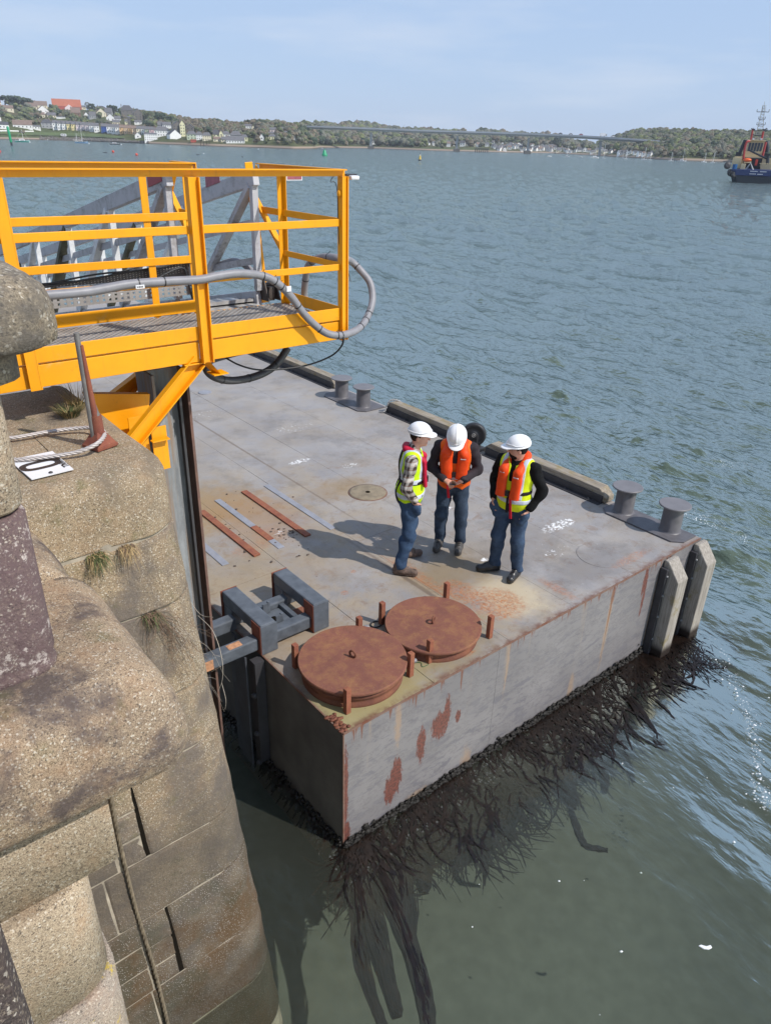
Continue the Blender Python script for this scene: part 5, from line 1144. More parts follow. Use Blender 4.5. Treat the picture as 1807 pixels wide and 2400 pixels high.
    # hi-vis waistcoat
    def vest(o, fold=.006):
        v = SDF((-.40, -.34, .66), (.40, .40, 1.60), .0085); torso(v, .032+o)
        v.ell(P+np.array([0, .0, .05]), (.188+o, .148+o, .15), .06)
        if fold: v.folds(fold, S['seed']+7, .6)
        for sd in 'LR':
            s_, e_ = A('sh'+sd), A('el'+sd); out_ = np.sign(s_[0]); v.cap(s_+np.array([out_*.03, 0, -.02]), s_+(e_-s_)*.33+np.array([out_*.05, 0, 0]), .088, .085, 0, sub=True)
            v.cap(s_+np.array([out_*.05, 0, .06]), e_+np.array([out_*.05, 0, 0]), .06, .07, 0, sub=True)
        v.cap(N+np.array([0, .035, -.02]), N+np.array([0, .05, .12]), .075, .11, 0, sub=True)
        v.box(C+np.array([0, .16, .10]), (.028, .12, .14), .01, sub=True, rot=rotm(0, 0))
        v.plane((0, 0, -1), -S['vest_z']); return v
    v = vest(0); 
    if S.get('gap'): v.box((S['gap'], .17, S['vest_z']+.05), (.022, .1, .16), .008, sub=True)
    if S.get('vnotch'): v.box((.0, .2, S['vest_z']-.02), (.12, .3, .07), .05, sub=True, rot=rotm(0, 0, RAD(45)))
    v.mesh('waistcoat', S['vest'], t)
    vb = vest(.004, .006)
    for z in S['bands']:
        b = vb.copy(); b.plane((0, .0, 1), z+.027); b.plane((0, 0, -1), -(z-.027)); b.mesh('reflective_band', REFL, t)
    for sx_ in S.get('vbands', ()):
        b = vb.copy(); X, Y, Z = b.grid(); b.F = np.maximum(b.F, (np.abs(X-sx_)-.026+0*Y+0*Z).astype(np.float32)); b.plane((0, 0, -1), -(S['bands'][-1]+.03)); b.mesh('reflective_band', REFL, t)
    # lifejacket: collar and two lobes
    l = SDF((-.34, -.32, .85), (.34, .42, 1.66), .0075); o = S['lj']; ch = C[1]; 
    for q in (-1, 1):
        ns = np.array([q*.085, -.005, N[2]+.00]); bk = np.array([q*.05, N[1]-.085, N[2]+.02]); fr = np.array([q*o['x'], ch+.118+o['y'], C[2]+.08]); bt = np.array([q*o['xb'], Bl[1]+.132+o['y'], o['zb']])
        l.cap(np.array([0, N[1]-.095, N[2]+.025]), bk, o['rc'], o['rc'], .02); l.cap(bk, ns+np.array([0, N[1]-.02, .0]), o['rc'], o['rc'], .03); l.cap(ns+np.array([0, N[1]-.02, 0]), fr, o['rc'], o['r']*.86, .02, ((0, 1, 0), 1.15)); l.cap(fr, bt, o['r']*.97, o['r'], .012, ((0, 1, 0), 1.75))
    l.folds(.003, S['seed']); l.cap(N+np.array([0, .0, -.1]), H, .058, .075, 0, sub=True); l.plane((0, 0, -1), -o['zb']+.0); l.mesh('lifejacket', o['mat'], t)
    # waist strap, buckle, crotch strap
    b = vest(.008, .0); b.plane((0, 0, 1), o['zb']+.075); b.plane((0, 0, -1), -(o['zb']+.035)); b.mesh('waist_strap', STRAP, t)
    m = MB(); yb = Bl[1]+.165; m.box(-.022, .022, yb, yb+.02, o['zb']+.02, o['zb']+.085); m.build('buckle', plain('buckle_black', (.02, .02, .022), .3) if 'buckle_black' not in bpy.data.materials else bpy.data.materials['buckle_black'], t, .003)
    if o.get('print'):
        m = MB()
        for q, nn in ((-1, 5), (1, 4)):
            for k in range(nn): x = q*o['x']-.026+k*.0125; y = ch+.118+o['y']+o['r']/1.75+.005; m.box(x, x+.009, y-.006, y+.001, C[2]+.05+q*.012, C[2]+.061+q*.012)
        m.build('print', WHITE, t)
    if S.get('tail'):
        x, y, z = S['tail']; m = MB(); m.bar((x, y, z), (x-.035, y+.01, z-.24), .030, .012, up=(0, 1, 0)); m.build('release_toggle', REDP, t, .004)
    if S.get('crotch'):
        m = MB(); a, b_ = S['crotch']; m.bar(a, b_, .028, .004, up=(0, 1, 0)); m.build('leg_strap', STRAP, t)
    if S.get('backstrap'):
        b = vest(.010, .0); X, Y, Z = b.grid(); b.F = np.maximum(b.F, (np.abs(X-.075+ (Z-1.1)*.12)-.018+0*Y).astype(np.float32)); b.F = np.maximum(b.F, (Y+.0+0*X+0*Z).astype(np.float32)); b.mesh('back_strap', STRAP, t)
        b = vest(.012, .0); X, Y, Z = b.grid(); b.F = np.maximum(b.F, (np.abs(X+.075-(Z-1.1)*.12)-.018+0*Y).astype(np.float32)); b.F = np.maximum(b.F, (Y+.0+0*X+0*Z).astype(np.float32)); b.mesh('back_strap', STRAP, t)
    # head wear
    h = SDF((-.17, -.2, -.1), (.17, .24, .22), .0055)
    h.ell((0, -.005, .042), (.107, .132, .113), .01); h.ell((0, -.005, .042), (.016, .1355, .1175), .012) if S.get('ridge', True) else None
    h.ell((0, -.005, .042), (.095, .120, .102), 0, sub=True); h.plane((0, .0, -1), -.030)
    brim = SDF((-.17, -.2, -.1), (.17, .24, .22), .0055); brim.ell((0, .005, .034), (.118, .143, .012), .0); brim.ell((0, .115, .030), (.088, .075, .011), .015); brim.ell((0, -.005, .03), (.095, .120, .06), 0, sub=True)
    h.F = np.minimum(h.F, brim.F); ho = h.mesh('helmet', HELM, t); HM = Matrix.Translation(V(*H)) @ Matrix([list(r) for r in MH]).to_4x4(); ho.matrix_local = HM
    rim = MB(); rim.tube([(.1105*math.sin(a), -.005+.1335*math.cos(a), .060+(.012 if math.cos(a) > .5 else 0)) for a in np.linspace(0, 2*math.pi, 33)], .0038, 6, cap=False); ro = rim.build('helmet_rim', HELM, t); ro.matrix_local = HM
    hr_ = SDF((-.12, -.15, -.14), (.12, .14, .12), .006); hr_.ell((0, -.018, .012), (.082, .092, .100), .01); hr_.box((0, .085, -.01), (.12, .060, .12), .01, sub=True); hr_.box((0, 0, -.135), (.2, .2, .075), .01, sub=True); hr_.box((0, .02, -.05), (.2, .04, .035), .01, sub=True); o_ = hr_.mesh('hair', S['hair'], t); o_.matrix_local = HM
    if S.get('beard'):
        bd = SDF((-.1, -.05, -.15), (.1, .14, .02), .006); bd.ell((0, .035, -.068), (.056, .060, .060), .01); bd.ell((0, .088, -.052), (.026, .014, .012), .01); bd.plane((0, 0, 1), -.042); o_ = bd.mesh('beard', S['hair'], t); o_.matrix_local = HM
    if S.get('glasses'):
        gm = MB()
        for q in (-1, 1): gm.box(q*.033-.022, q*.033+.022, .100, .103, -.006, .022); gm.bar((q*.056, .10, .016), (q*.078, -.005, .006), .003, .006)
        o_ = gm.build('spectacles', FRAME, t); o_.matrix_local = HM
    for q in (-1, 1):
        e = MB().blob((q*.03, .084, .008), (.010, .009, .008), 8, 6).build('eye', EYE, t); e.matrix_local = HM
    return t
sc_ = 1.0
A_ = dict(J=dict(head=(0, .075, 1.665), neck=(0, .02, 1.50), chest=(0, .0, 1.31), belly=(0, .01, 1.10), pelvis=(0, -.01, .955), shL=(-.19, .0, 1.435), shR=(.19, -.0, 1.435), elR=(.262, -.045, 1.14), wrR=(.215, .055, .955), elL=(-.25, -.06, 1.15), wrL=(-.205, .06, .96),
    hipL=(-.09, -.01, .92), hipR=(.09, -.01, .92), knR=(.15, .01, .50), anR=(.195, -.09, .09), knL=(-.15, .03, .50), anL=(-.20, -.03, .09), toeL=(-.06, .2, 0), toeR=(.03, .2, 0), hdR=(-.30, .25, -.9), hdL=(.3, .25, -.9), hnR=(-1, .2, 0), hnL=(1, .2, 0)),
    yaw=RAD(-12), pitch=RAD(-4), curlL=.5, curlR=.5, skin=SKIN2, denim=DEN[0], top=PLAID, boot=BOOTN, vest=HIV, vest_z=.86, bands=(.99, 1.17), vbands=(-.11, .11), hair=HAIR, seed=1, hem=.02, pocket='LR',
    lj=dict(x=.085, xb=.10, y=.02, zb=1.10, r=.042, rc=.036, mat=LJR), backstrap=True, crotch=((.12, .14, 1.0), (.17, .02, .80)), ridge=False)
B_ = dict(J=dict(head=(0, .155, 1.535), neck=(0, .07, 1.435), chest=(0, .03, 1.25), belly=(0, .015, 1.06), pelvis=(0, -.02, .925), shL=(-.195, .03, 1.365), shR=(.195, .03, 1.365), elR=(.275, .02, 1.09), wrR=(.10, .235, 1.03), elL=(-.275, .02, 1.09), wrL=(-.10, .235, 1.03),
    hipL=(-.09, -.02, .89), hipR=(.09, -.02, .89), knR=(.12, .02, .48), anR=(.125, -.03, .09), knL=(-.12, .02, .48), anL=(-.13, -.01, .09), toeL=(.01, .2, 0), toeR=(.03, .2, 0), hdR=(-.62, .62, -.12), hdL=(.62, .62, -.12), hnR=(-.35, -.1, -1), hnL=(.35, -.1, 1)),
    yaw=0, pitch=RAD(-44), curlL=.9, curlR=1.0, skin=SKIN, denim=DEN[1], top=JKT, boot=BOOTG, vest=HIO, vest_z=.80, bands=(1.03,), vbands=(), hair=HAIR2, seed=2, hem=.01, vnotch=True,
    lj=dict(x=.098, xb=.082, y=.03, zb=1.03, r=.068, rc=.05, mat=LJO, print=True), tail=(.075, .19, 1.02), beard=False)
B_['J']['hnL'] = (.35, -.1, 1)
C_ = dict(J=dict(head=(0, .045, 1.61), neck=(0, .01, 1.48), chest=(0, -.0, 1.285), belly=(0, .015, 1.09), pelvis=(0, -.01, .945), shL=(-.20, .0, 1.41), shR=(.20, .0, 1.41), elR=(.30, -.07, 1.14), wrR=(.225, .06, .95), elL=(-.29, -.08, 1.13), wrL=(-.222, .05, .94),
    hipL=(-.092, -.01, .91), hipR=(.092, -.01, .91), knR=(.12, .05, .50), anR=(.15, .01, .09), knL=(-.115, .03, .50), anL=(-.12, -.04, .09), toeL=(-.02, .2, 0), toeR=(.15, .16, 0), hdR=(-.38, .30, -.9), hdL=(.32, .25, -.9), hnR=(-1, .2, 0), hnL=(1, .2, 0)),
    yaw=RAD(-52), pitch=RAD(-6), curlL=.5, curlR=.5, skin=SKIN, denim=DEN[2], top=BLKF, boot=BOOTB, vest=HIV2, vest_z=.89, bands=(1.02,), vbands=(-.12, .12), hair=HAIR2, seed=3, hem=.08, pocket='LR', gap=-.012, bulk=1.07,
    lj=dict(x=.088, xb=.085, y=.035, zb=1.07, r=.060, rc=.048, mat=LJO, print=True), tail=(-.045, .19, 1.08), crotch=((-.005, .175, 1.07), (-.005, .165, .88)), beard=True, glasses=True)
build_person('worker in plaid shirt, yellow waistcoat and red lifejacket standing in profile', (.275, 7.46), RAD(-2), A_)
pB = build_person('worker in orange waistcoat and orange lifejacket bending his head over a phone', (.805, 7.93), RAD(-97), B_)
build_person('bearded worker in black fleece, yellow waistcoat and orange lifejacket, hands in pockets', (1.435, 7.34), RAD(-127), C_)
ph = thing('phone', 'dark phone held in both hands by the worker in orange', 'phone', pB.location+Matrix.Rotation(RAD(-97-90), 3, 'Z')@V(0, .325, 1.015), RAD(-97-90))
ph.rotation_euler = (RAD(28), 0, RAD(-187))
MB().box(-.036, .036, -.075, .075, -.005, .004).build('case', plain('phone_case', (.03, .03, .035), .35), ph, .003)
MB().box(-.032, .032, -.070, .070, .0042, .005).build('screen', plain('phone_screen', (.02, .025, .03), .12), ph)
# ---------------------------------------------------------------- far shore, terrain in columns seen from the quay
SHORE = [(-500, 312), (-200, 320), (0, 326.5), (100, 328), (200, 331), (300, 335), (400, 339), (500, 343), (600, 346), (690, 349.5), (738, 349), (745, 346.2), (870, 348), (1000, 353), (1170, 357.3), (1290, 359.5), (1380, 364), (1450, 368.5), (1600, 377), (1700, 380), (1807, 385), (2000, 394), (2400, 412)]
SKYL = [(-500, 225), (-200, 232), (0, 244), (50, 249), (140, 251), (200, 256), (250, 263), (300, 264), (335, 270), (380, 276), (430, 286), (480, 291), (560, 295), (620, 299), (690, 303), (760, 303), (850, 303), (900, 308), (1000, 314), (1100, 320), (1200, 323), (1300, 333), (1350, 339), (1392, 346), (1425, 338), (1470, 320), (1510, 317), (1600, 317), (1650, 319), (1720, 321), (1807, 322), (2000, 326), (2400, 335)]
DEP = [(-500, 420), (0, 420), (300, 360), (430, 260), (560, 260), (690, 240), (745, 520), (900, 620), (1200, 700), (1390, 800), (1470, 420), (1650, 330), (1807, 300), (2400, 260)]
def itp(tab, x): return float(np.interp(x, [a for a, b in tab], [b for a, b in tab]))
def col(px):
    ys = itp(SHORE, px); P = at(px, ys, 0); Ds = math.hypot(P.x, P.y); d = V(P.x/Ds, P.y/Ds, 0); Dr = Ds+itp(DEP, px)
    r = ray(px, itp(SKYL, px)); hr = CAMH+r.z/math.hypot(r.x, r.y)*Dr; return d, Ds, Dr, hr
def tz(t, hr, px=0):
    if t <= 0: return -.8
    if t < .03: return t/.03*2.2
    f = (t-.03)/.97; f = f**.85 if px < 700 else f**1.05
    return 2.2+(hr-2.2)*f
def build_terrain():
    pxs = np.arange(-500, 2401, 10.0); ts = [-.06, 0, .008, .02, .03]+list(np.linspace(.06, 1, 26))+[1.1, 1.35, 1.9]; vs = []
    for px in pxs:
        d, Ds, Dr, hr = col(px)
        for t in ts:
            D = Ds+(Dr-Ds)*t; z = tz(t, hr, px) if t <= 1 else hr*(1-(t-1)*.75)
            if .1 < t <= 1.0: z += 1.2*math.sin(px*.09+t*13)*math.sin(t*21+px*.05)*(t < .98)
            vs.append((d.x*D, d.y*D, z))
    n, m = len(pxs), len(ts); idx = np.arange(n*m).reshape(n, m); q = np.stack([idx[:-1, :-1], idx[1:, :-1], idx[1:, 1:], idx[:-1, 1:]], -1).reshape(-1, 4)
    g = NG('hill_ground'); x = g.xyz(); c = g.mix(g.ramp(g.noise(.012, 6, .6), .4, .6), (.085, .105, .035), (.10, .085, .045)); c = g.mix(g.ramp(g.noise(.09, 6, .7), .45, .62), c, (.055, .065, .028))
    c = g.mix(g.step(x[2], 2.3, 1.5), c, (.27, .21, .16)); c = g.mix(g.step(x[2], .8, .3), c, (.10, .085, .07))
    o = np_mesh('hillside', vs, q, g.fin(c, .95, spec=.1)); tag(o, kind='structure')
build_terrain()
def hit(px, py):
    d, Ds, Dr, hr = col(px); r = ray(px, py); k = r.z/math.hypot(r.x, r.y); best = None
    for i in range(201):
        t = i/200; D = Ds+(Dr-Ds)*t
        if CAMH+k*D <= tz(t, hr, px)+.01 and t >= .008: return V(d.x*D, d.y*D, max(.1, tz(t, hr, px))), D
    return V(d.x*Dr, d.y*Dr, hr), Dr
def proj(p):
    v = p-V(0, 0, CAMH); z = v.dot(_f); return CX+FPX*v.dot(_R)/z, CY-FPX*v.dot(_U)/z
MPP = lambda D: D*.892/1700.0
# grass fields and beach details
def patch(name, pts, mat, lift=.25, nseg=14):
    P = [hit(x, y)[0] for x, y in pts]; m = MB(); m.add([p+V(0, 0, lift+1.0) for p in P], [tuple(range(len(P)))]); return tag(m.build(name, mat), kind='structure')
FIELD = plain('field_green', (.10, .16, .035), .95, var=.2, scale=.02)
def strip_patch(name, top, bot, mat, n=16, lift=1.2):
    vs = []; x0, x1 = top[0][0], top[-1][0]
    for i in range(n+1):
        x = x0+(x1-x0)*i/n; yt = itp(top, x); yb = itp(bot, x)
        for k in range(4): vs.append(tuple(hit(x, yb+(yt-yb)*k/3)[0]+V(0, 0, lift)))
    q = [(i*4+k, (i+1)*4+k, (i+1)*4+k+1, i*4+k+1) for i in range(n) for k in range(3)]
    return tag(np_mesh(name, vs, q, mat), kind='structure')
strip_patch('grass_bank', [(0, 310), (40, 309), (150, 313), (230, 315), (295, 322)], [(0, 316), (40, 318), (150, 320), (230, 323), (295, 326)], plain('bank_grass', (.085, .115, .03), .95, var=.25, scale=.05), 24, .6)
strip_patch('green_field', [(890, 309), (1000, 313), (1110, 320)], [(890, 312), (1000, 317), (1110, 322)], FIELD)
strip_patch('green_field', [(1535, 331), (1580, 331), (1640, 331)], [(1535, 334), (1580, 335), (1640, 334)], FIELD)
strip_patch('green_field', [(1215, 322), (1290, 328)], [(1215, 326), (1290, 331)], FIELD)
# rock armour below the grass bank
ROCK = plain('rock_armour', (.19, .17, .15), .95, var=.5, scale=.6)
m = MB()
for i in range(900):
    px = rnd.uniform(95, 350); py = itp(SHORE, px)-1.2-rnd.random()*rnd.random()*(7 if px < 300 else 5)
    p, D = hit(px, py); r = .5+rnd.random()*.7; m.blob((p.x, p.y, p.z+.25), (r, r, r*.8), 5, 3, .35)
tag(m.build('rock_armour', ROCK), 'grey boulders lining the far shore below the terraced houses', 'rocks', None, 'stuff')

OR = ['first', 'second', 'third', 'fourth', 'fifth', 'sixth', 'seventh', 'eighth', 'ninth', 'tenth', 'eleventh', 'twelfth', 'thirteenth', 'fourteenth', 'fifteenth', 'sixteenth', 'seventeenth', 'eighteenth', 'nineteenth', 'twentieth', 'twenty-first', 'twenty-second', 'twenty-third', 'twenty-fourth']
TOWN = []; rg = random.Random(21)
def town(n, x0, x1, f_top, f_bot, label, grp, sz=5.5):
    for i in range(n):
        px = x0+(x1-x0)*(i+rg.random())/n; py = rg.uniform(itp(f_top, px), itp(f_bot, px)); c = rg.choice(['white']*7+['cream', 'pale pink', 'grey'])
        TOWN.append((label+(', %s from left' % OR[i] if n < 20 else ''), px, py, sz*rg.uniform(.7, 1.5), sz*rg.uniform(.55, .8), c, rg.choice(['SL', 'SL', 'BR', 'DKR']), rg.choice(['side', 'side', 'gable']), rg.uniform(-25, 25), grp))
town(13, 998, 1165, [(998, 338), (1165, 344)], [(998, 342), (1165, 349)], 'pale house in the hamlet below the wooded hill', 'houses of the hamlet across the river', 8.5)
town(62, 1150, 1300, [(1150, 336), (1300, 346)], [(1150, 354), (1300, 357)], 'small white house in the dense town beneath the bridge', 'houses of the town beneath the bridge', 6.5)
town(34, 1260, 1440, [(1260, 346), (1440, 353)], [(1260, 356), (1440, 364)], 'tiny house along the shore beneath the right hand span of the bridge', 'houses along the shore beneath the right hand span', 6.5)
town(14, 1445, 1525, [(1445, 360), (1525, 364)], [(1445, 363), (1525, 368)], 'gabled shore house below the right hand hill', 'gabled houses below the right hand hill', 8)
town(10, 1100, 1300, [(1100, 322), (1300, 330)], [(1100, 324), (1300, 334)], 'tiny white house near the far crest', 'houses near the crest of the far hill', 4.5)
HS = [('dark roofed cottage with white walls at the left edge by the pier', 12, 303, 26, 8, 5, 'white', 'DKR', (4, 1), 'side', 0), ('low bungalow with long brown roof behind the white sea wall', 60, 302, 38, 7, 8, 'white', 'BR', (5, 1), 'side', 0), ('flat white annexe right of the brown bungalow', 90, 303, 18, 5, 2, 'white', 'SL', (3, 1), 'side', 0),
      ('grey house with dark hipped roof left of the terrace', 117, 300, 23, 9, 6, 'grey', 'DKR', (3, 2), 'hip', 0), ('upper cottage with dark roof at the left edge', 4, 282, 14, 6, 5, 'white', 'DKR', (2, 1), 'side', 0), ('grey roofed house below the pines at the left edge', 30, 262, 26, 6, 5, 'cream', 'BR', (3, 1), 'side', 0),
      ('brown roofed house at the extreme left skyline', 6, 247, 22, 5, 5, 'cream', 'BR', (3, 1), 'side', 0), ('cream bungalow with brown roof right of the pines', 87, 256, 24, 5, 6, 'cream', 'BR', (3, 1), 'side', 0), ('brown roofed house with chimney beneath the hall', 110, 255, 26, 6, 7, 'cream', 'BR', (3, 1), 'side', 0), ('white gabled house left of the red roofed hall', 113, 268, 22, 7, 8, 'white', 'BR', (2, 2), 'gable', 8),
      ('cream house stepping down the hill below the white gable', 109, 277, 12, 6, 4, 'cream', 'BR', (2, 1), 'side', 0), ('low grey roofed bungalow on the slope', 131, 276, 18, 4, 5, 'cream', 'SL', (3, 1), 'side', 0), ('long white retaining house wall on the slope', 152, 278, 18, 2.5, 1, 'white', 'SL', (0, 0), 'side', 0),
      ('brown roofed house in front of the red roofed hall', 188, 272, 20, 6, 9, 'brown', 'BR', (2, 1), 'side', 0), ('cream house right of the red roofed hall', 205, 258, 14, 5, 3, 'cream', 'SL', (2, 1), 'side', 0), ('white gabled cottage on the middle slope', 212, 279, 12, 6, 6, 'white', 'DKR', (1, 2), 'gable', 0), ('grey roofed pair beside the white gabled cottage', 226, 279, 14, 7, 6, 'grey', 'SL', (3, 1), 'side', 0),
      ('cream gabled villa high above the terrace', 247, 275, 20, 8, 8, 'cream', 'SL', (3, 2), 'gable', 6), ('grey roofed house right of the cream villa', 263, 270, 16, 5, 8, 'grey', 'SL', (2, 1), 'side', -10), ('white dormer house with dark roof below the round tree', 249, 261, 18, 5, 6, 'white', 'DKR', (2, 1), 'hip', 0), ('low grey house on the ridge right of the dormer house', 275, 266, 14, 4, 4, 'grey', 'SL', (2, 1), 'side', 0),
      ('white gabled house left of the twin cottages', 267, 284, 18, 6, 7, 'white', 'SL', (2, 1), 'gable', 0), ('low white cottage right of the white gable', 283, 285, 14, 5, 5, 'white', 'SL', (2, 1), 'side', 0), ('pale house half hidden above the orange houses', 279, 294, 16, 6, 4, 'cream', 'SL', (3, 1), 'side', 0), ('small yellow cottage below the stone houses', 303, 291, 7, 5, 4, 'lemon', 'SL', (1, 1), 'side', 0),
      ('tall stone villa with hipped roof on the skyline', 308, 274, 26, 12, 9, 'stone', 'DKR', (3, 2), 'hip', 5), ('second tall stone house with two gables', 332, 283, 18, 14, 8, 'stone', 'SL', (2, 3), 'gable', 8), ('narrow stone chimney house below the villa', 309, 293, 7, 14, 2, 'stone', 'SL', (1, 2), 'side', 0), ('white house among trees right of the stone houses', 330, 291, 16, 4, 3, 'white', 'SL', (2, 1), 'side', 0),
      ('grey slate house joining the pink terrace', 381, 304, 12, 9, 6, 'grey', 'SL', (2, 2), 'side', 0), ('white house at the right end of the terrace', 396, 304, 19, 9, 5, 'white', 'SL', (4, 2), 'side', 0), ('large dark stone warehouse by the shore', 421, 318, 22, 20, 7, 'stone', 'DKR', (3, 4), 'gable', 10), ('cream gabled front behind the stone warehouse', 432, 318, 11, 22, 7, 'lemon', 'SL', (2, 4), 'gable', 4), ('dark stone house right of the warehouse', 449, 313, 16, 12, 6, 'stone', 'SL', (2, 2), 'gable', -6),
      ('white waterside inn with grey roof and balcony', 384, 320, 34, 11, 8, 'white', 'SL', (6, 2), 'hip', 0), ('dark roofed shed with white gable end beside the inn', 414, 324, 26, 7, 9, 'white', 'DKR', (0, 0), 'gable', 20), ('small white boathouse gable', 326, 324, 13, 6, 5, 'white', 'SL', (1, 1), 'gable', 0), ('three storey white glazed clubhouse at the slipway', 356, 331, 28, 13, 2, 'white', 'SL', (6, 3), 'side', 0),
      ('green tinted house right of the warehouse', 452, 327, 22, 10, 6, 'pale green', 'SL', (3, 2), 'hip', 0), ('white semi-detached house on the waterfront', 470, 328, 15, 10, 6, 'white', 'SL', (3, 2), 'hip', 0), ('cream semi-detached house on the waterfront', 487, 330, 20, 10, 6, 'cream', 'SL', (4, 2), 'hip', 0), ('lemon gabled house with dark roof', 513, 326, 22, 9, 8, 'lemon', 'DKR', (3, 2), 'side', 0), ('lemon gable at the right of the dark roof', 521, 326, 9, 11, 6, 'lemon', 'DKR', (1, 2), 'gable', 0), ('white house with blue grey roof further right', 532, 323, 18, 7, 6, 'white', 'SL', (3, 1), 'hip', 0),
      ('blue grey hipped house set back from the beach', 555, 328, 26, 9, 8, 'grey', 'SL', (3, 1), 'hip', 0), ('long low white bungalow with dark roof on the beach', 553, 336, 42, 6, 7, 'white', 'SL', (7, 1), 'side', 0), ('grey roofed garage left of the white bungalow', 527, 333, 14, 5, 5, 'cream', 'SL', (2, 1), 'side', 0), ('small cream house at the end of the beach row', 575, 330, 14, 7, 5, 'lemon', 'SL', (2, 1), 'hip', 0), ('low cream cottage behind the pier piles', 510, 332, 16, 5, 4, 'cream', 'BR', (2, 1), 'side', 0),
      ('pale house in the trees above the bungalow', 597, 305, 9, 6, 3, 'cream', 'SL', (1, 1), 'gable', 0), ('row of white houses under the conifers', 583, 301, 24, 5, 3, 'white', 'SL', (5, 1), 'side', 0), ('white house below the left end of the bridge', 640, 311, 18, 6, 4, 'pale pink', 'SL', (3, 1), 'side', 0), ('large pale pink house under the bridge end', 667, 311, 17, 7, 4, 'pale pink', 'SL', (4, 2), 'side', 0), ('cream house lower down the wooded slope', 638, 319, 18, 5, 3, 'cream', 'SL', (3, 1), 'side', 0), ('white chalet at the right of the slope', 673, 318, 10, 6, 3, 'white', 'SL', (2, 1), 'side', 0), ('cream villa near the point', 640, 328, 18, 7, 4, 'lemon', 'SL', (3, 1), 'hip', 0), ('white gabled boathouse by the point', 615, 328, 10, 6, 6, 'white', 'SL', (1, 1), 'gable', 0), ('white gable half hidden by the point', 691, 331, 5, 4, 6, 'white', 'SL', (0, 0), 'gable', 0), ('white house alone in the wood under the bridge', 783, 329, 11, 5, 2, 'white', 'SL', (3, 1), 'side', 0), ('white house by the first river pier', 877, 338, 12, 6, 2, 'white', 'SL', (2, 1), 'side', 0), ('flat roofed pavilion on the right hand skyline', 1595, 318, 15, 3.5, 1, 'cream', 'SL', (0, 0), 'side', 0)]

HB_ = [(h[1], h[2], h[3], h[4], h[5]) for h in HS]+[(170, 258.5, 58, 7, 12)]+[(x_, 303.5+(x_-136)*.0655, 11, 11, 5) for x_ in range(136, 372, 10)]+[(t_[1], t_[2], t_[3]*.8, 0, 0) for t_ in TOWN]
def clear_of_houses(px, t, rg):
    d, Ds, Dr, hr = col(px); D = Ds+(Dr-Ds)*t; x, y = proj(V(d.x*D, d.y*D, tz(t, hr, px)))
    for hx, hy, hw, hh, hr_ in HB_:
        if abs(x-hx) < hw/2+3.0 and hy-2 < y < hy+(11 if px < 700 else 6): return False
    return True
# ---- woods
FOL = [plain('leaf_evergreen', (.038, .058, .030), .9, var=.4, scale=.4), plain('leaf_olive', (.10, .115, .05), .9, var=.4, scale=.4), plain('bare_brown', (.145, .118, .078), .95, var=.35, scale=.4), plain('leaf_fresh', (.145, .165, .06), .9, var=.35, scale=.4), plain('bare_grey', (.135, .135, .098), .95, var=.3, scale=.4)]
ico_v = []; ico_f = []
_t = (1+5**.5)/2
for a in ((-1, _t, 0), (1, _t, 0), (-1, -_t, 0), (1, -_t, 0), (0, -1, _t), (0, 1, _t), (0, -1, -_t), (0, 1, -_t), (_t, 0, -1), (_t, 0, 1), (-_t, 0, -1), (-_t, 0, 1)): ico_v.append(V(*a).normalized())
ico_f = [(0, 11, 5), (0, 5, 1), (0, 1, 7), (0, 7, 10), (0, 10, 11), (1, 5, 9), (5, 11, 4), (11, 10, 2), (10, 7, 6), (7, 1, 8), (3, 9, 4), (3, 4, 2), (3, 2, 6), (3, 6, 8), (3, 8, 9), (4, 9, 5), (2, 4, 11), (6, 2, 10), (8, 6, 7), (9, 8, 1)]
def crown(bufs, p, r, h, rg, n=6):
    for k in range(n):
        a = rg.random()*6.28; q = rg.random()**.5*r*.65; cz = p.z+h*(.35+.5*rg.random()); c = V(p.x+q*math.cos(a), p.y+q*math.sin(a), cz); rr = r*(.38+.3*rg.random())
        b = len(bufs[0]); bufs[0].extend([(c.x+v.x*rr*(.75+.5*rg.random()), c.y+v.y*rr*(.75+.5*rg.random()), c.z+v.z*rr*(.7+.45*rg.random())) for v in ico_v]); bufs[1].extend([(a_+b, b_+b, c_+b) for a_, b_, c_ in ico_f])
def mixc(px, t, rg):
    r = rg.random()
    if px < 420: return 1 if r < .42 else 2 if r < .62 else 0 if r < .78 else 3 if r < .92 else 4
    if px < 620: return 2 if r < .62 else 1 if r < .8 else 4 if r < .93 else 0
    if px < 745: return 1 if r < .3 else 2 if r < .6 else 0 if r < .75 else 4
    if px < 1400: return 4 if r < .42 else 2 if r < .62 else 1 if r < .82 else 3 if r < .9 else 0
    return 1 if r < .28 else 4 if r < .58 else 3 if r < .72 else 2 if r < .92 else 0
HOUSE_ZONES = []
def wood(n, x0, x1, tmin, tmax, rsz, keep=None, seed=1):
    rg = random.Random(seed)
    for i in range(n):
        px = rg.uniform(x0, x1); d, Ds, Dr, hr = col(px); t = tmin+(tmax-tmin)*rg.random()**.85; D = Ds+(Dr-Ds)*t; p = V(d.x*D, d.y*D, tz(t, hr, px))
        if keep and not keep(px, t, rg): continue
        if px < 1540 and not clear_of_houses(px, t, rg): continue
        s = rsz*(.6+.75*rg.random())*D/850; crown(BUF[mixc(px, t, rg)], p, s, s*1.35, rg, 5)
BUF = [([], []) for _ in FOL]
def village(px, t, rg):
    d, Ds, Dr, hr = col(px); D = Ds+(Dr-Ds)*t; x, y = proj(V(d.x*D, d.y*D, tz(t, hr, px)))
    if 125 < px < 620 and y > itp([(125, 288), (300, 296), (400, 300), (520, 318), (620, 325)], px): return rg.random() < .05
    if px < 125 and y > 295: return rg.random() < .12
    return rg.random() < (.5 if px < 330 else .95)
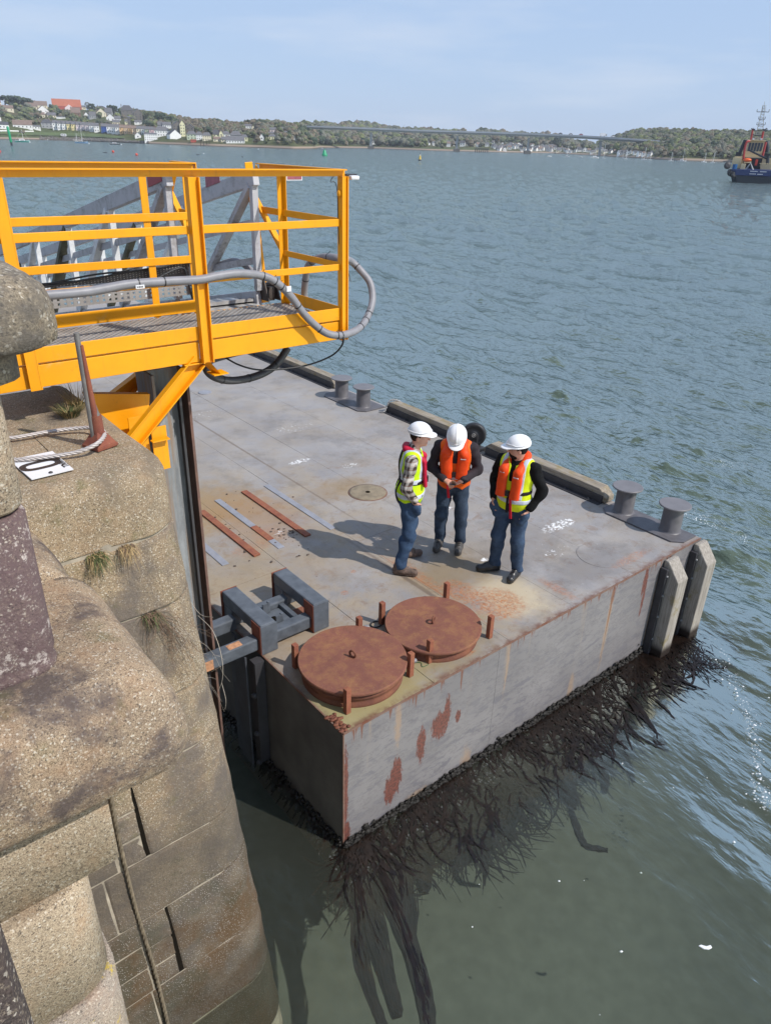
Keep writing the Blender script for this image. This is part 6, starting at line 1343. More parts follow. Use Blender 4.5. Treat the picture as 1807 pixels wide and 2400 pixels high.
wood(1900, -200, 430, .05, 1.0, 3.0, village, 1)
wood(1500, 330, 640, .12, 1.0, 3.1, village, 2)
wood(420, 600, 742, .05, 1.0, 4.2, None, 3)
wood(3000, 742, 1400, .04, 1.0, 4.3, lambda px, t, rg: not (t > .86 and 880 < px < 1120) and not (1325 < px < 1430 and t > .55) and not (px > 1170 and t < .30 and rg.random() < .75) and not (1000 < px < 1180 and .02 < t < .16 and rg.random() < .6) and not (px > 1180 and t > .35 and rg.random() < .6), 4)
wood(2600, 1400, 1900, .03, 1.0, 3.7, lambda px, t, rg: not (t < .10 and 1420 < px < 1530), 5)
wood(500, -500, -190, .1, 1.0, 5, None, 6); wood(500, 1890, 2400, .03, 1.0, 5, None, 7)
for (b, mt, nm, lb) in zip(BUF, FOL, ('evergreen_wood', 'olive_wood', 'brown_wood', 'fresh_green_wood', 'grey_wood'), ('dark evergreen trees scattered over the far hillsides', 'olive green trees covering the far hillsides', 'brown leafless trees covering the far hillsides', 'fresh spring green trees on the far hillsides', 'grey bare trees covering the far hillsides')):
    np_mesh(nm, b[0], b[1], mt, None, False); tag(bpy.data.objects[nm], lb, 'woodland', None, 'stuff')
# individual skyline trees
BARK = plain('bark', (.06, .045, .035), .95)
def tree(label, px, py, wpx, hpx, fi, flat=False, grp='skyline trees on the far hills'):
    p, D = hit(px, py); s = MPP(D); t = thing('tree', label, 'tree', p, 0, grp); rg = random.Random(int(px*7+py)); h, w_ = hpx*s, wpx*s
    m = MB(); m.tube([(0, 0, -.5), (w_*.03, 0, h*.35), (0, 0, h*.7)], [.35*w_/8+.15, .28*w_/8+.1, .1], 7); 
    for k in range(4): a = k*1.6; m.tube([(0, 0, h*.35), (math.cos(a)*w_*.28, math.sin(a)*w_*.28, h*.68)], [.14, .06], 5)
    m.build('trunk', BARK, t); b = ([], [])
    n = 60
    for k in range(n):
        a = rg.random()*6.28; q = rg.random()**.5*w_*.46; zz = h*((.62+.3*rg.random()) if flat else (.25+.62*rg.random())); lim = 1 if flat else math.sin(min(3.1, (zz/h)*3.0))**.5
        c = V(q*lim*math.cos(a), q*lim*math.sin(a), zz); rr = w_*(.06+.07*rg.random()); b0 = len(b[0])
        b[0].extend([(c.x+v.x*rr*(.6+.8*rg.random()), c.y+v.y*rr*(.6+.8*rg.random()), c.z+v.z*rr*(.5+.6*rg.random())) for v in ico_v]); b[1].extend([(x+b0, y+b0, z+b0) for x, y, z in ico_f])
    np_mesh('crown', b[0], b[1], FOL[fi], t, False)
for a in (('flat-topped dark pine at the far left of the skyline', 28, 249, 30, 19, 0, True), ('broad dark pine beside the flat-topped pine', 55, 254, 36, 22, 0, True), ('dark pine reaching right above the brown roofs', 78, 252, 26, 17, 0, True),
          ('small grey tree just right of the red roofed hall', 217, 262, 12, 20, 4), ('round dark tree right of the red roofed hall', 226, 263, 18, 18, 0), ('large dark round tree on the skyline above the terrace', 276, 268, 26, 19, 0), ('spreading dark tree left of the stone houses', 262, 268, 14, 12, 0),
          ('olive round tree right of the stone houses', 353, 284, 16, 20, 1), ('largest dark evergreen crown right of the stone houses', 382, 292, 30, 26, 0), ('dark evergreen crown at the right end of that clump', 405, 294, 22, 20, 0), ('dark evergreen beside the tall stone building', 416, 295, 14, 16, 0),
          ('leftmost of the dense conifers left of the bridge', 583, 299, 16, 18, 0), ('second dense conifer left of the bridge', 596, 299, 16, 19, 0), ('third dense conifer left of the bridge', 610, 300, 18, 19, 0), ('rightmost dense conifer left of the bridge', 624, 302, 18, 17, 0), ('round tree at the left end of the bridge', 652, 303, 12, 10, 1), ('small round tree above the left end of the bridge', 675, 303, 10, 9, 0), ('small round tree beside it above the bridge', 690, 303, 9, 8, 0),
          ('tall dark clump of trees beneath the bridge', 1303, 347, 22, 26, 0), ('dark clump left of it beneath the bridge', 1292, 347, 16, 19, 0), ('dark tree in the dip beneath the bridge', 1347, 347, 12, 13, 0),
          ('tree with fresh green crown right of the green field', 1668, 345, 22, 20, 3), ('round dark tree on the right hand skyline', 1575, 319, 14, 9, 2), ('bare crowned tree on the right hand skyline', 1640, 321, 18, 9, 2), ('dark trees left of the tug mast on the skyline', 1745, 324, 12, 8, 0)):
    tree(*a)

# ---- houses
WALLC = {}
def wc(name, col):
    if name not in WALLC: WALLC[name] = plain('wall_'+name.replace(' ', '_'), col, .85, var=.08, scale=.5)
    return WALLC[name]
WC = {'white': (.84, .83, .80), 'cream': (.76, .68, .50), 'yellow': (.80, .68, .34), 'pink': (.76, .54, .53), 'pale pink': (.80, .68, .67), 'blue': (.03, .085, .32), 'orange': (.78, .50, .24), 'peach': (.80, .58, .38), 'pale green': (.52, .58, .42), 'stone': (.16, .145, .13), 'grey': (.34, .34, .34), 'brown': (.22, .14, .10), 'lemon': (.76, .72, .45), 'red': (.42, .085, .06)}
SL = plain('slate_roof', (.13, .125, .13), .7, var=.2, scale=.6); BR = plain('brown_roof', (.20, .14, .11), .8, var=.2, scale=.6); RR = plain('red_tile_roof', (.42, .125, .065), .8, var=.15, scale=.6); DKR = plain('dark_roof', (.07, .068, .075), .7, var=.2, scale=.6)
PANE = plain('window_glass', (.035, .04, .048), .15, spec=.6)
def win_mesh(w_, h_):
    k = 'win_%.1f_%.1f' % (w_, h_)
    if k in bpy.data.meshes: return bpy.data.meshes[k]
    return MB().box(-w_/2, w_/2, -.06, .03, -h_/2, h_/2).mesh(k, PANE)
def house(label, px, py, wpx, hpx, rpx, wcn, roof=None, wins=(2, 2), cat='house', grp=None, kind='side', yaw=0.0, chim=1, deep=None, P=None):
    p, D = hit(px, py) if P is None else P; s = MPP(D); w_, h_, r_ = wpx*s, hpx*s*1.05, rpx*s*1.1; dp = deep*s if deep else max(6.0, min(9, w_*.8))
    az = math.atan2(p.y, p.x)-RAD(90)+RAD(yaw); t = thing('house', label, cat, p, az, grp); roof = roof or SL; wm = wc(wcn, WC[wcn])
    m = MB()
    if kind == 'side':
        m.add([(-w_/2, 0, -3), (w_/2, 0, -3), (w_/2, dp, -3), (-w_/2, dp, -3), (-w_/2, 0, h_), (w_/2, 0, h_), (w_/2, dp, h_), (-w_/2, dp, h_), (-w_/2, dp/2, h_+r_), (w_/2, dp/2, h_+r_)], [(0, 1, 5, 4), (1, 2, 6, 9, 5), (2, 3, 7, 6), (3, 0, 4, 8, 7), (0, 3, 2, 1)])
        r = MB(); o = .25; tk = .18
        for y0, y1 in ((-o, dp/2), (dp+o, dp/2)):
            zz = h_-r_*o/(dp/2); r.add([(-w_/2-.02, y0, zz), (w_/2+.02, y0, zz), (w_/2+.02, y1, h_+r_), (-w_/2-.02, y1, h_+r_), (-w_/2-.02, y0, zz+tk), (w_/2+.02, y0, zz+tk), (w_/2+.02, y1, h_+r_+tk), (-w_/2-.02, y1, h_+r_+tk)], [(0, 1, 2, 3), (4, 7, 6, 5), (0, 4, 5, 1), (1, 5, 6, 2), (2, 6, 7, 3), (3, 7, 4, 0)])
    elif kind == 'gable':
        m.add([(-w_/2, 0, -3), (w_/2, 0, -3), (w_/2, dp, -3), (-w_/2, dp, -3), (-w_/2, 0, h_), (w_/2, 0, h_), (w_/2, dp, h_), (-w_/2, dp, h_), (0, 0, h_+r_), (0, dp, h_+r_)], [(0, 1, 5, 8, 4), (1, 2, 6, 5), (2, 3, 7, 9, 6), (3, 0, 4, 7), (0, 3, 2, 1)])
        r = MB(); o = .25; tk = .18
        for x0 in (-1, 1): r.add([(x0*(w_/2+o), -o, h_-r_*o/(w_/2)), (x0*(w_/2+o), dp, h_-r_*o/(w_/2)), (0, dp, h_+r_), (0, -o, h_+r_), (x0*(w_/2+o), -o, h_-r_*o/(w_/2)+tk), (x0*(w_/2+o), dp, h_-r_*o/(w_/2)+tk), (0, dp, h_+r_+tk), (0, -o, h_+r_+tk)], [(0, 1, 2, 3), (4, 7, 6, 5), (0, 4, 5, 1), (1, 5, 6, 2), (2, 6, 7, 3), (3, 7, 4, 0)])
    else:       # hipped
        m.add([(-w_/2, 0, -3), (w_/2, 0, -3), (w_/2, dp, -3), (-w_/2, dp, -3), (-w_/2, 0, h_), (w_/2, 0, h_), (w_/2, dp, h_), (-w_/2, dp, h_)], [(0, 1, 5, 4), (1, 2, 6, 5), (2, 3, 7, 6), (3, 0, 4, 7), (0, 3, 2, 1), (4, 5, 6, 7)])
        r = MB(); o = .3; q = w_*.25; r.add([(-w_/2-o, -o, h_+.01), (w_/2+o, -o, h_+.01), (w_/2+o, dp+o, h_+.01), (-w_/2-o, dp+o, h_+.01), (-q, dp/2, h_+r_), (q, dp/2, h_+r_)], [(0, 1, 5, 4), (1, 2, 5), (2, 3, 4, 5), (3, 0, 4), (3, 2, 1, 0)])
    m.build('wall', wm, t); ro = r.build('roof', roof, t)
    if chim: MB().box(-w_*.45, -w_*.45+.9, dp/2-.4, dp/2+.4, h_, h_+r_+1.0).build('chimney', BR if wcn != 'stone' else wm, ro)
    nx, nz = wins
    if nx and hpx > 3:
        ww, wh = round(min(1.0, w_/nx*.32), 1), round(min(1.2, h_/nz*.40), 1)
        for i in range(nx):
            for j in range(nz):
                o = bpy.data.objects.new('window', win_mesh(ww, wh)); COL.objects.link(o); o.parent = t; o.location = (-w_/2+(i+.5)*w_/nx, -.01, (j+.52)*h_/nz)
    return t
row = [('white', 136), ('white', 147), ('white', 158), ('yellow', 169), ('yellow', 179.5), ('pale pink', 190.5), ('pale pink', 201), ('pale pink', 211), ('white', 221), ('white', 231.5), ('blue', 248.5), ('white', 261), ('white', 271), ('white', 281), ('orange', 291), ('peach', 301), ('orange', 311), ('peach', 320), ('cream', 330), ('white', 341), ('pale green', 350), ('pink', 360), ('pink', 369)]
for i, (c, x) in enumerate(row):
    yb = 303.5+(x-136)*.0655; wn = 11.6 if i < 22 else 10; house('%s painted terraced house, %s from the left of the long waterfront terrace' % (c, OR[i]), x, yb, 11.2, 11.5, 5, c, BR if 285 < x < 325 else SL, (2, 2), 'terraced house', 'houses of the waterfront terrace', deep=16)
RF = {'DKR': DKR, 'BR': BR, 'SL': SL}
for a in HS: house(a[0], a[1], a[2], a[3], a[4], a[5], a[6], RF[a[7]], a[8], 'house', 'houses scattered over the left hand hillside' if a[1] < 700 else 'houses across the river', a[9], a[10], chim=1 if a[8][0] else 0)
# big red-roofed hall
hall = house('large hall with a long bright red tiled roof on the hilltop', 170, 258.5, 58, 7, 12, 'red', RR, (0, 0), 'hall', None, 'side', 2, chim=0)
s_ = MPP(hit(170, 258.5)[1]); m = MB(); m.add([(-5*s_, -3, 0), (13*s_, -3, 0), (13*s_, -3, 4*s_), (4*s_, -3, 10.5*s_), (-5*s_, -3, 4*s_), (-5*s_, 4, 0), (13*s_, 4, 0), (13*s_, 4, 4*s_), (4*s_, 8, 10.5*s_), (-5*s_, 4, 4*s_)], [(0, 1, 2, 3, 4), (1, 6, 7, 2), (2, 7, 8, 3), (3, 8, 9, 4), (4, 9, 5, 0)]); m.build('porch_gable', wc('pale pink', WC['pale pink']), hall)
sw = thing('sea_wall', 'long white sea wall in front of the brown roofed bungalow', 'wall', (0, 0, 0)); m = MB()
pA_, pB_ = hit(4, 309)[0], hit(83, 311)[0]; m.bar(pA_+V(0, 0, .2), pB_+V(0, 0, .2), .5, 2.6); m.build('wall', wc('white', WC['white']), sw)
van = thing('van', 'white caravan parked on the green bank', 'caravan', hit(152, 321)[0], math.atan2(hit(152, 321)[0].y, hit(152, 321)[0].x)-RAD(90)); m = MB(); m.box(-2.9, 2.9, 0, 2, .5, 2.7); m.build('body', WHITE, van, .2); MB().box(-2.2, -.4, -.03, 0.0, 1.3, 2.1).build('window', PANE, van); MB().box(.2, 1.9, -.03, 0.0, 1.3, 2.1).build('window', PANE, van); MB().box(-1.2, 1.2, .3, 1.7, .02, .5).build('wheels', BLACKR, van)
# tiny houses of the towns across the river
for (label, px, py, sz, h_, c, rf_, kd, yw, grp) in TOWN: house(label, px, py, sz, h_, sz*.36, c, RF[rf_], (2, 1), 'house', grp, kd, yw, chim=0)
# ---- bridge
CONC = plain('bridge_concrete', (.33, .35, .375), .8, var=.12, scale=.05); CONC_D = plain('bridge_soffit', (.25, .27, .29), .85, var=.12, scale=.05)
br = thing('road_bridge', 'long slender box girder road bridge spanning the river on thin piers', 'bridge')
BP = [(560, 294.0, 1010), (640, 293.6, 990), (760, 295.5, 970), (870, 299.5, 960), (1000, 304.5, 950), (1120, 308, 945), (1240, 312, 940), (1360, 317, 935), (1480, 324.5, 930), (1560, 330, 935)]
bpts = []
for x, y, D in BP: r = ray(x, y); k = D/math.hypot(r.x, r.y); bpts.append(V(r.x*k, r.y*k, CAMH+r.z*k))
bs = smooth_path(bpts, 5)
for nm, z0, z1, wd, mt in (('parapet', -1.0, 0, 9.6, CONC), ('deck', -1.7, -1.02, 10.4, CONC), ('box_girder', -3.3, -1.72, 6.0, CONC_D)):
    m = MB(); vs = []; n = len(bs)
    for i, p in enumerate(bs):
        t = (bs[min(i+1, n-1)]-bs[max(0, i-1)]); t.z = 0; t.normalize(); s_ = V(-t.y, t.x, 0)*wd/2; zz = z0 if nm != 'box_girder' else z0+(0 if i > 8 else .0)
        vs += [p-s_+V(0, 0, zz), p+s_+V(0, 0, zz), p+s_+V(0, 0, z1), p-s_+V(0, 0, z1)]
    m.add(vs, [(4*i+k, 4*i+(k+1) % 4, 4*(i+1)+(k+1) % 4, 4*(i+1)+k) for i in range(n-1) for k in range(4)]); m.build(nm, mt, br)
def bridge_pt(px):
    best = min(bs, key=lambda p: abs(proj(p)[0]-px)); return best
for px, wd in ((730, 2.4), (870, 3.0), (1079, 2.8), (1235, 2.4), (1402, 2.6)):
    p = bridge_pt(px); m = MB(); m.add([(p.x-wd/2, p.y-1.2, -2), (p.x+wd/2, p.y-1.2, -2), (p.x+wd/2, p.y+1.2, -2), (p.x-wd/2, p.y+1.2, -2), (p.x-wd*.38, p.y-1, p.z-4.7), (p.x+wd*.38, p.y-1, p.z-4.7), (p.x+wd*.38, p.y+1, p.z-4.7), (p.x-wd*.38, p.y+1, p.z-4.7)], [(0, 1, 5, 4), (1, 2, 6, 5), (2, 3, 7, 6), (3, 0, 4, 7)]); o = m.build('pier', CONC_D, br)
    if 800 < px < 1300: MB().box(p.x-3.6, p.x+3.6, p.y-3.5, p.y+3.5, -1, 3.2).build('pier_cap', plain('pier_foot', (.10, .095, .09), .9) if 'pier_foot' not in bpy.data.materials else bpy.data.materials['pier_foot'], o)
def veh(label, px, L_, H_, mat, name='car', cat='car', grp='cars crossing the bridge'):
    p = bridge_pt(px); t = thing(name, label, cat, p+V(0, -2, 0), RAD(-4), grp); m = MB(); m.box(-L_/2, L_/2, -1, 1, .3, H_); m.build('body', mat, t, .15); m = MB()
    for x in (-L_*.32, L_*.32): m.tube([(x, -1.05, .35), (x, 1.05, .35)], .4, 8)
    m.build('wheels', BLACKR, t)
    if H_ > 2: MB().box(L_/2+.01, L_/2+1.8, -1, 1, .4, 2.6).build('cab', wc('grey', WC['grey']), t, .2)
    else: MB().box(-L_*.25, L_*.22, -.85, .85, H_+.01, H_+.6).build('cabin', PANE, t, .15)
veh('white lorry crossing the bridge near its right end', 1412, 6.0, 3.4, WHITE, 'lorry', 'lorry', None)
for px, mt, cn in ((1308, STEEL_D, 'dark car crossing the bridge, leftmost of four'), (1335, wc('grey', WC['grey']), 'grey car crossing the bridge, second from the left'), (1372, RED, 'dark red car on the bridge just left of the lorry'), (1436, WHITE, 'white car on the bridge right of the lorry')): veh(cn, px, 4.2, 1.0, mt)
for px in (789, 955): p = bridge_pt(px); lpst = thing('lamp_post', 'thin mast standing on the bridge', 'lamp post', p, 0, 'masts on the bridge'); MB().tube([(0, 0, -1), (0, 0, 5)], .12, 6).build('pole', CONC_D, lpst)

# ---- buoys, marks and moored boats
def wat(px, py): p = at(px, py, 0); return p, MPP(p.length)
GRN = plain('buoy_green', (.01, .27, .12), .4, var=.1); REDB = plain('buoy_red', (.60, .075, .045), .4); DKB = plain('dark_hull', (.03, .035, .045), .4); TEAL = plain('teal_hull', (.03, .28, .24), .4); BLUH = plain('blue_hull', (.08, .22, .42), .4); YB = plain('buoy_yellow', (.65, .45, .05), .5)
p, s = wat(29, 341); t = thing('channel_post', 'tall leaning green cylindrical channel mark at the far left', 'channel mark', p); t.rotation_euler = (0, RAD(-3.5), 0)
MB().lathe([(1.9*s, -1), (2.3*s, 5*s), (2.3*s, 6*s)], (0, 0, 0), 12).build('base', DKB, t); MB().lathe([(2.1*s, 6.05*s), (2.6*s, 8*s), (2.6*s, 34*s), (1.2*s, 36.5*s)], (0, 0, 0), 12).build('body', GRN, t)
p, s = wat(761, 365); t = thing('green_buoy', 'green conical channel buoy in mid river', 'buoy', p); MB().lathe([(6.3*s, -.5), (6.5*s, 1*s), (6.2*s, 3.5*s), (4.6*s, 4.5*s), (3.4*s, 10*s), (2.0*s, 12*s)], (0, 0, 0), 14).build('body', GRN, t); MB().lathe([(.8*s, 12*s), (.8*s, 14.6*s)], (0, 0, 0), 8).build('lantern', GRN, t)
p, s = wat(984, 376.5); t = thing('cardinal_buoy', 'yellow and black pillar buoy with two black cones on top', 'buoy', p); MB().lathe([(4.3*s, -.5), (4.4*s, 1.4*s), (3.2*s, 2.6*s)], (0, 0, 0), 12).build('base', DKB, t); MB().lathe([(2.6*s, 2.65*s), (2.2*s, 7*s), (1.3*s, 11*s)], (0, 0, 0), 12).build('tower', YB, t); MB().lathe([(1.2*s, 11.05*s), (1.0*s, 13*s)], (0, 0, 0), 8).build('lantern', WHITE, t)
for z in (13.1, 15.6): MB().lathe([(1.5*s, z*s), (.15*s, (z+2.2)*s)], (0, 0, 0), 8).build('cone', DKB, t)
for lb, px, py, r, mt in (('red mooring buoy cut by the left edge', 0, 357, 3.3, REDB), ('red mooring buoy left of centre above the rail', 266, 357, 2.8, REDB), ('red mooring buoy nearer the dark dinghy', 321, 364, 3.0, REDB), ('small white mooring buoy right of the dark dinghy', 478, 361, 1.4, WHITE), ('tiny dark buoy with white top farther right', 569, 368.5, 1.7, DKB), ('tiny white buoy beside the green hulled yacht', 71, 334, 1.3, WHITE), ('tiny white buoy beside the blue hulled yacht', 209.5, 337, 1.2, WHITE), ('tiny white buoy beside the moored launch', 285, 339.5, 1.2, WHITE), ('white buoy close to the village beach', 400, 343, .9, WHITE), ('white buoy off the point', 606, 350, 1.0, WHITE)):
    p, s = wat(px, py); o = MB().blob((0, 0, r*s*.55), (r*s, r*s, r*s*.95), 12, 8).build('mooring_buoy', mt); o.location = p; tag(o, lb, 'buoy', 'mooring buoys')
def boat(label, px, py, L_, hull, mast=0, cabin=True, lean=0, masts=1, yaw=8, grp='boats moored in the river'):
    p, s = wat(px, py); t = thing('moored_boat', label, 'boat', p, math.atan2(p.y, p.x)-RAD(90)+RAD(yaw), grp); l = L_*s; b = l*.16; h = l*.10
    sec = [(-.5, .75, .9), (-.2, 1, .85), (.2, .9, .95), (.5, .05, 1.25)]; vs = []
    for f, w_, hh in sec: vs += [(f*l, -b*w_*.5, -h*.3), (f*l, b*w_*.5, -h*.3), (f*l*1.04, b*w_, h*hh), (f*l*1.04, -b*w_, h*hh)]
    m = MB(); m.add(vs, [(4*i+k, 4*i+(k+1) % 4, 4*(i+1)+(k+1) % 4, 4*(i+1)+k) for i in range(3) for k in range(4)]+[(3, 2, 1, 0), (12, 13, 14, 15)]); m.build('hull', hull, t)
    if cabin: MB().box(-l*.22, l*.18, -b*.6, b*.6, h*.96, h*1.75).build('cabin', WHITE, t, .1); MB().box(-l*.15, l*.12, -b*.62, -b*.605, h*1.15, h*1.5).build('window', PANE, t)
    MB().box(-l*.49, l*.46, -b*.78, b*.78, h*.80, h*.95).build('deck', WHITE, t)
    for k in range(masts):
        if mast:
            x = l*(.08-.4*k); mh_ = mast*s*(1-.35*k); m = MB(); m.tube([(x, 0, h), (x+lean*mh_*.01, 0, mh_)], [.14, .09], 6); m.tube([(x, 0, h*2.2), (x-l*.33, 0, h*2.2)], .12, 6); m.build('mast', ALU_W, t)
            m = MB(); m.tube([(x, 0, mh_*.97), (l*.5, 0, h*1.3)], .035, 3); m.tube([(x, 0, mh_*.97), (-l*.5, 0, h)], .035, 3); m.build('rigging', ALU_W, t, kind='stuff')
boat('green hulled yacht with bare mast moored off the village', 54, 333, 28, TEAL, 24, True)
boat('pale blue hulled ketch with two masts moored off the rocks', 192, 335.5, 26, BLUH, 30, False, masts=2)
boat('low dark hulled open launch moored off the rocks', 270, 338.5, 21, DKB, 0, True)
boat('small dark dinghy with a round stern near the red buoy', 465, 362.5, 9, DKB, 0, False)
boat('dark low boat awash left of the red buoys', 247, 357.5, 9, DKB, 0, False)
boat('tiny white boat off the point by the green buoy', 755, 347.5, 5, WHITE, 0, True)
BW = [(1287, 367, 12, 0), (1328, 367.5, 10, 22), (1360, 368.5, 10, 0), (1393, 370.5, 18, 26), (1413, 371.5, 9, 30), (1458, 371, 8, 14), (1466, 373, 8, 22), (1508, 375, 12, 26), (1522, 375.5, 8, 18), (1571, 377.5, 11, 18), (1597, 378.5, 18, 26), (1649, 380.5, 11, 20), (1669, 381.5, 9, 22)]
for i, (x, y, l, mh_) in enumerate(BW):
    boat('white %s, %s from the left in the line moored below the bridge' % ('yacht' if mh_ else 'motor boat', OR[i]), x, y, l, WHITE, mh_, True, yaw=rnd.uniform(-40, 40), grp='white boats moored below the bridge')
dph = thing('dolphin', 'dark timber mooring dolphin standing in the river before the town', 'mooring dolphin', wat(1128, 357.5)[0], 0, 'mooring dolphins'); m = MB()
for k in range(7): m.tube([(-7+2.3*k, 0, -2), (-7+2.3*k, 0, 4)], .5, 6)
m.box(-8, 8, -.8, .8, 3.2, 4.2); m.build('piles', plain('dolphin_timber', (.05, .045, .045), .9), dph)
jt = thing('jetty_piles', 'old dark timber piles standing on the village beach', 'piles', hit(482, 341)[0]); m = MB()
for k in range(4): m.tube([(-4+2.6*k, 0, -2), (-4+2.6*k, 0, 4.5)], .3, 6)
m.build('piles', BARK, jt)
rb = thing('shed', 'small red kiosk on the village beach', 'kiosk', hit(455, 334)[0], math.atan2(hit(455, 334)[0].y, hit(455, 334)[0].x)-RAD(90)); MB().box(-2.4, 2.4, 0, 3, 0, 2.1).build('wall', wc('red', WC['red']), rb); MB().box(-2.7, 2.7, -.3, 3.3, 2.11, 2.6).build('roof', RR, rb)
# haze over the far shore
hz = MB().box(-1500, 2000, -60, 2300, -2.6, 75); hm = bpy.data.materials.new('haze'); hm.use_nodes = True; hn = hm.node_tree; hn.nodes.clear(); ho_ = hn.nodes.new('ShaderNodeOutputMaterial'); pv = hn.nodes.new('ShaderNodeVolumePrincipled'); pv.inputs['Density'].default_value = .00013; pv.inputs['Color'].default_value = (.86, .92, 1.0, 1); hn.links.new(pv.outputs[0], ho_.inputs['Volume'])
tag(hz.build('haze', hm), kind='stuff')
# ---------------------------------------------------------------- tug seen from astern
TP = at(1768, 429, 0); TS = TP.length*.892/1700
TA = math.atan2(TP.y, TP.x)-RAD(90)
tug = thing('tug', 'dark blue tugboat seen from astern with cream wheelhouse and tall lattice mast', 'tugboat', TP, TA)
def tq(px, py, d=0.0):      # point of the tug in its own frame, d metres ahead of the stern
    a = Matrix.Rotation(TA, 3, 'Z'); n = a@V(0, 1, 0); P = on_plane(px, py, TP+n*d, n)-TP; return a.transposed()@P
HB = plain('tug_blue', (.018, .035, .12), .35, var=.15); HK = plain('tug_black', (.015, .02, .03), .45); CRM = plain('tug_cream', (.62, .50, .30), .6, var=.12); TR = plain('tug_red', (.33, .035, .035), .5); TO = plain('tug_orange', (.75, .12, .02), .5); TB = plain('drum_blue', (.02, .12, .30), .4); MG = plain('mast_grey', (.35, .33, .30), .5); TRD2 = plain('tug_redbox', (.55, .05, .03), .5)
zt = 3.05
def hullsec(y, b, z0, z1, b0): return [(-b0, y, z0), (b0, y, z0), (b, y, z1), (-b, y, z1)]
m = MB(); vs = hullsec(0, 4.6, -.6, 1.45, 3.6)+hullsec(1.6, 5.6, -.6, 1.45, 4.8)+hullsec(16, 5.9, -.8, 1.6, 5.2)+hullsec(26, 1.0, -.8, 2.6, .6)
m.add(vs, [(4*i+k, 4*i+(k+1) % 4, 4*(i+1)+(k+1) % 4, 4*(i+1)+k) for i in range(3) for k in range(4)]+[(3, 2, 1, 0), (12, 13, 14, 15)]); m.build('lower_hull', HK, tug, .08)
m = MB(); vs = hullsec(-.05, 4.7, 1.5, 2.75, 4.65)+hullsec(1.55, 5.75, 1.5, 2.75, 5.65)+hullsec(16, 6.0, 1.62, 3.2, 5.95)+hullsec(26, 1.2, 2.62, 4.6, 1.1)
m.add(vs, [(4*i+k, 4*i+(k+1) % 4, 4*(i+1)+(k+1) % 4, 4*(i+1)+k) for i in range(3) for k in range(4)]+[(3, 2, 1, 0), (12, 13, 14, 15)]); m.build('bulwark', HB, tug, .05)
m = MB()
for k, (x, y) in enumerate(((-4.75, .4), (-5.3, 1.0), (-5.75, 2.0), (-5.95, 3.4), (-6.0, 5.2))):
    m = MB(); m.lathe([(.35, -.22), (.62, -.2), (.68, 0), (.62, .2), (.35, .22)], (0, 0, 0), 14); o = m.build('fender_tyre', BLACKR, tug); o.location = (x-.1, y-.3, 1.6+.12*k); o.rotation_euler = (RAD(78), 0, RAD(25+10*k))
# name strokes: two short lines of white letters too small to read
m = MB()
for r, (x0, n, z) in enumerate(((-1.55, 8, 2.38), (.55, 7, 2.36), (-1.6, 7, 1.82), (.1, 6, 1.80))):
    for k in range(n): m.box(x0+k*.20, x0+k*.20+.13, -.075, -.062, z, z+.17)
m.build('name_letters', WHITE, tug, kind='stuff')
m = MB(); m.extr([(4.0, -.07, 1.55), (4.35, -.07, 1.55), (4.75, -.07, 2.7), (4.4, -.07, 2.7)], (0, .01, 0)); m.build('draught_stripe', WHITE, tug)
def tb(n, x0, x1, y0, y1, z0, z1, mat, b=.04): return MB().box(x0, x1, y0, y1, z0, z1).build(n, mat, tug, b)
def from_px(n, xa, ya, xb, yb, d, dep, mat, b=.04):
    p, q = tq(xa, yb, d), tq(xb, ya, d); return tb(n, p.x, q.x, d, d+dep, p.z, q.z, mat, b)
from_px('deckhouse', 1713, 368, 1800, 402, 7.0, 7, CRM)
from_px('deckhouse_wing', 1712, 370, 1738, 394, 5.5, 2, CRM)
from_px('deckhouse_wing', 1780, 372, 1835, 400, 5.5, 2, CRM)
from_px('deckhouse_upper', 1740, 356, 1788, 374, 8.0, 5, CRM)
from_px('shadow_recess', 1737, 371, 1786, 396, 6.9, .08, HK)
from_px('winch_house', 1732, 384, 1747, 402, 3.0, 2, CRM)
from_px('container', 1767, 374, 1776, 388, 4.5, 1.2, TRD2)
for i, (xa, xb) in enumerate(((1713, 1728),)):
    p, q = tq(xa, 401, 2.6), tq(xb, 385, 2.6); MB().lathe([((q.x-p.x)/2, p.z), ((q.x-p.x)/2, q.z)], ((p.x+q.x)/2, 3.2, 0), 16).build('rope_drum', TB, tug)
p, q = tq(1750, 398, 2.0), tq(1762, 386, 2.0); m = MB(); m.tube([(p.x-.3, 2, p.z), ((p.x+q.x)/2, 2, q.z+.3), (q.x+.4, 2, p.z)], .22, 8); m.build('towing_frame', wc('grey', WC['grey']), tug)
# wheelhouse with raked windows
W0, W1 = tq(1746, 357, 9.0), tq(1790, 334, 9.0); wx0, wx1, wz0, wz1 = W0.x, W1.x, W0.z, W1.z
m = MB(); vs = [(wx0-.0, 9, wz0-.3), (wx1, 9, wz0-.3), (wx1-.0, 9.4, wz1+.3), (wx0+.25, 9.4, wz1+.3), (wx0, 13, wz0-.3), (wx1, 13, wz0-.3), (wx1, 12.6, wz1+.3), (wx0+.25, 12.6, wz1+.3)]
m.add(vs, [(0, 1, 2, 3), (1, 5, 6, 2), (5, 4, 7, 6), (4, 0, 3, 7), (3, 2, 6, 7)]); m.build('wheelhouse', CRM, tug)
for k in range(5):
    f0, f1 = k/5+.02, (k+1)/5-.02; xa, xb = wx0+.25+(wx1-wx0-.35)*f0, wx0+.25+(wx1-wx0-.35)*f1; m = MB(); m.extr([(xa, 8.95, wz0+.25), (xb, 8.95, wz0+.25), (xb+.05, 9.22, wz1-.1), (xa+.08, 9.22, wz1-.1)], (0, .04, 0)); m.build('window', PANE, tug)
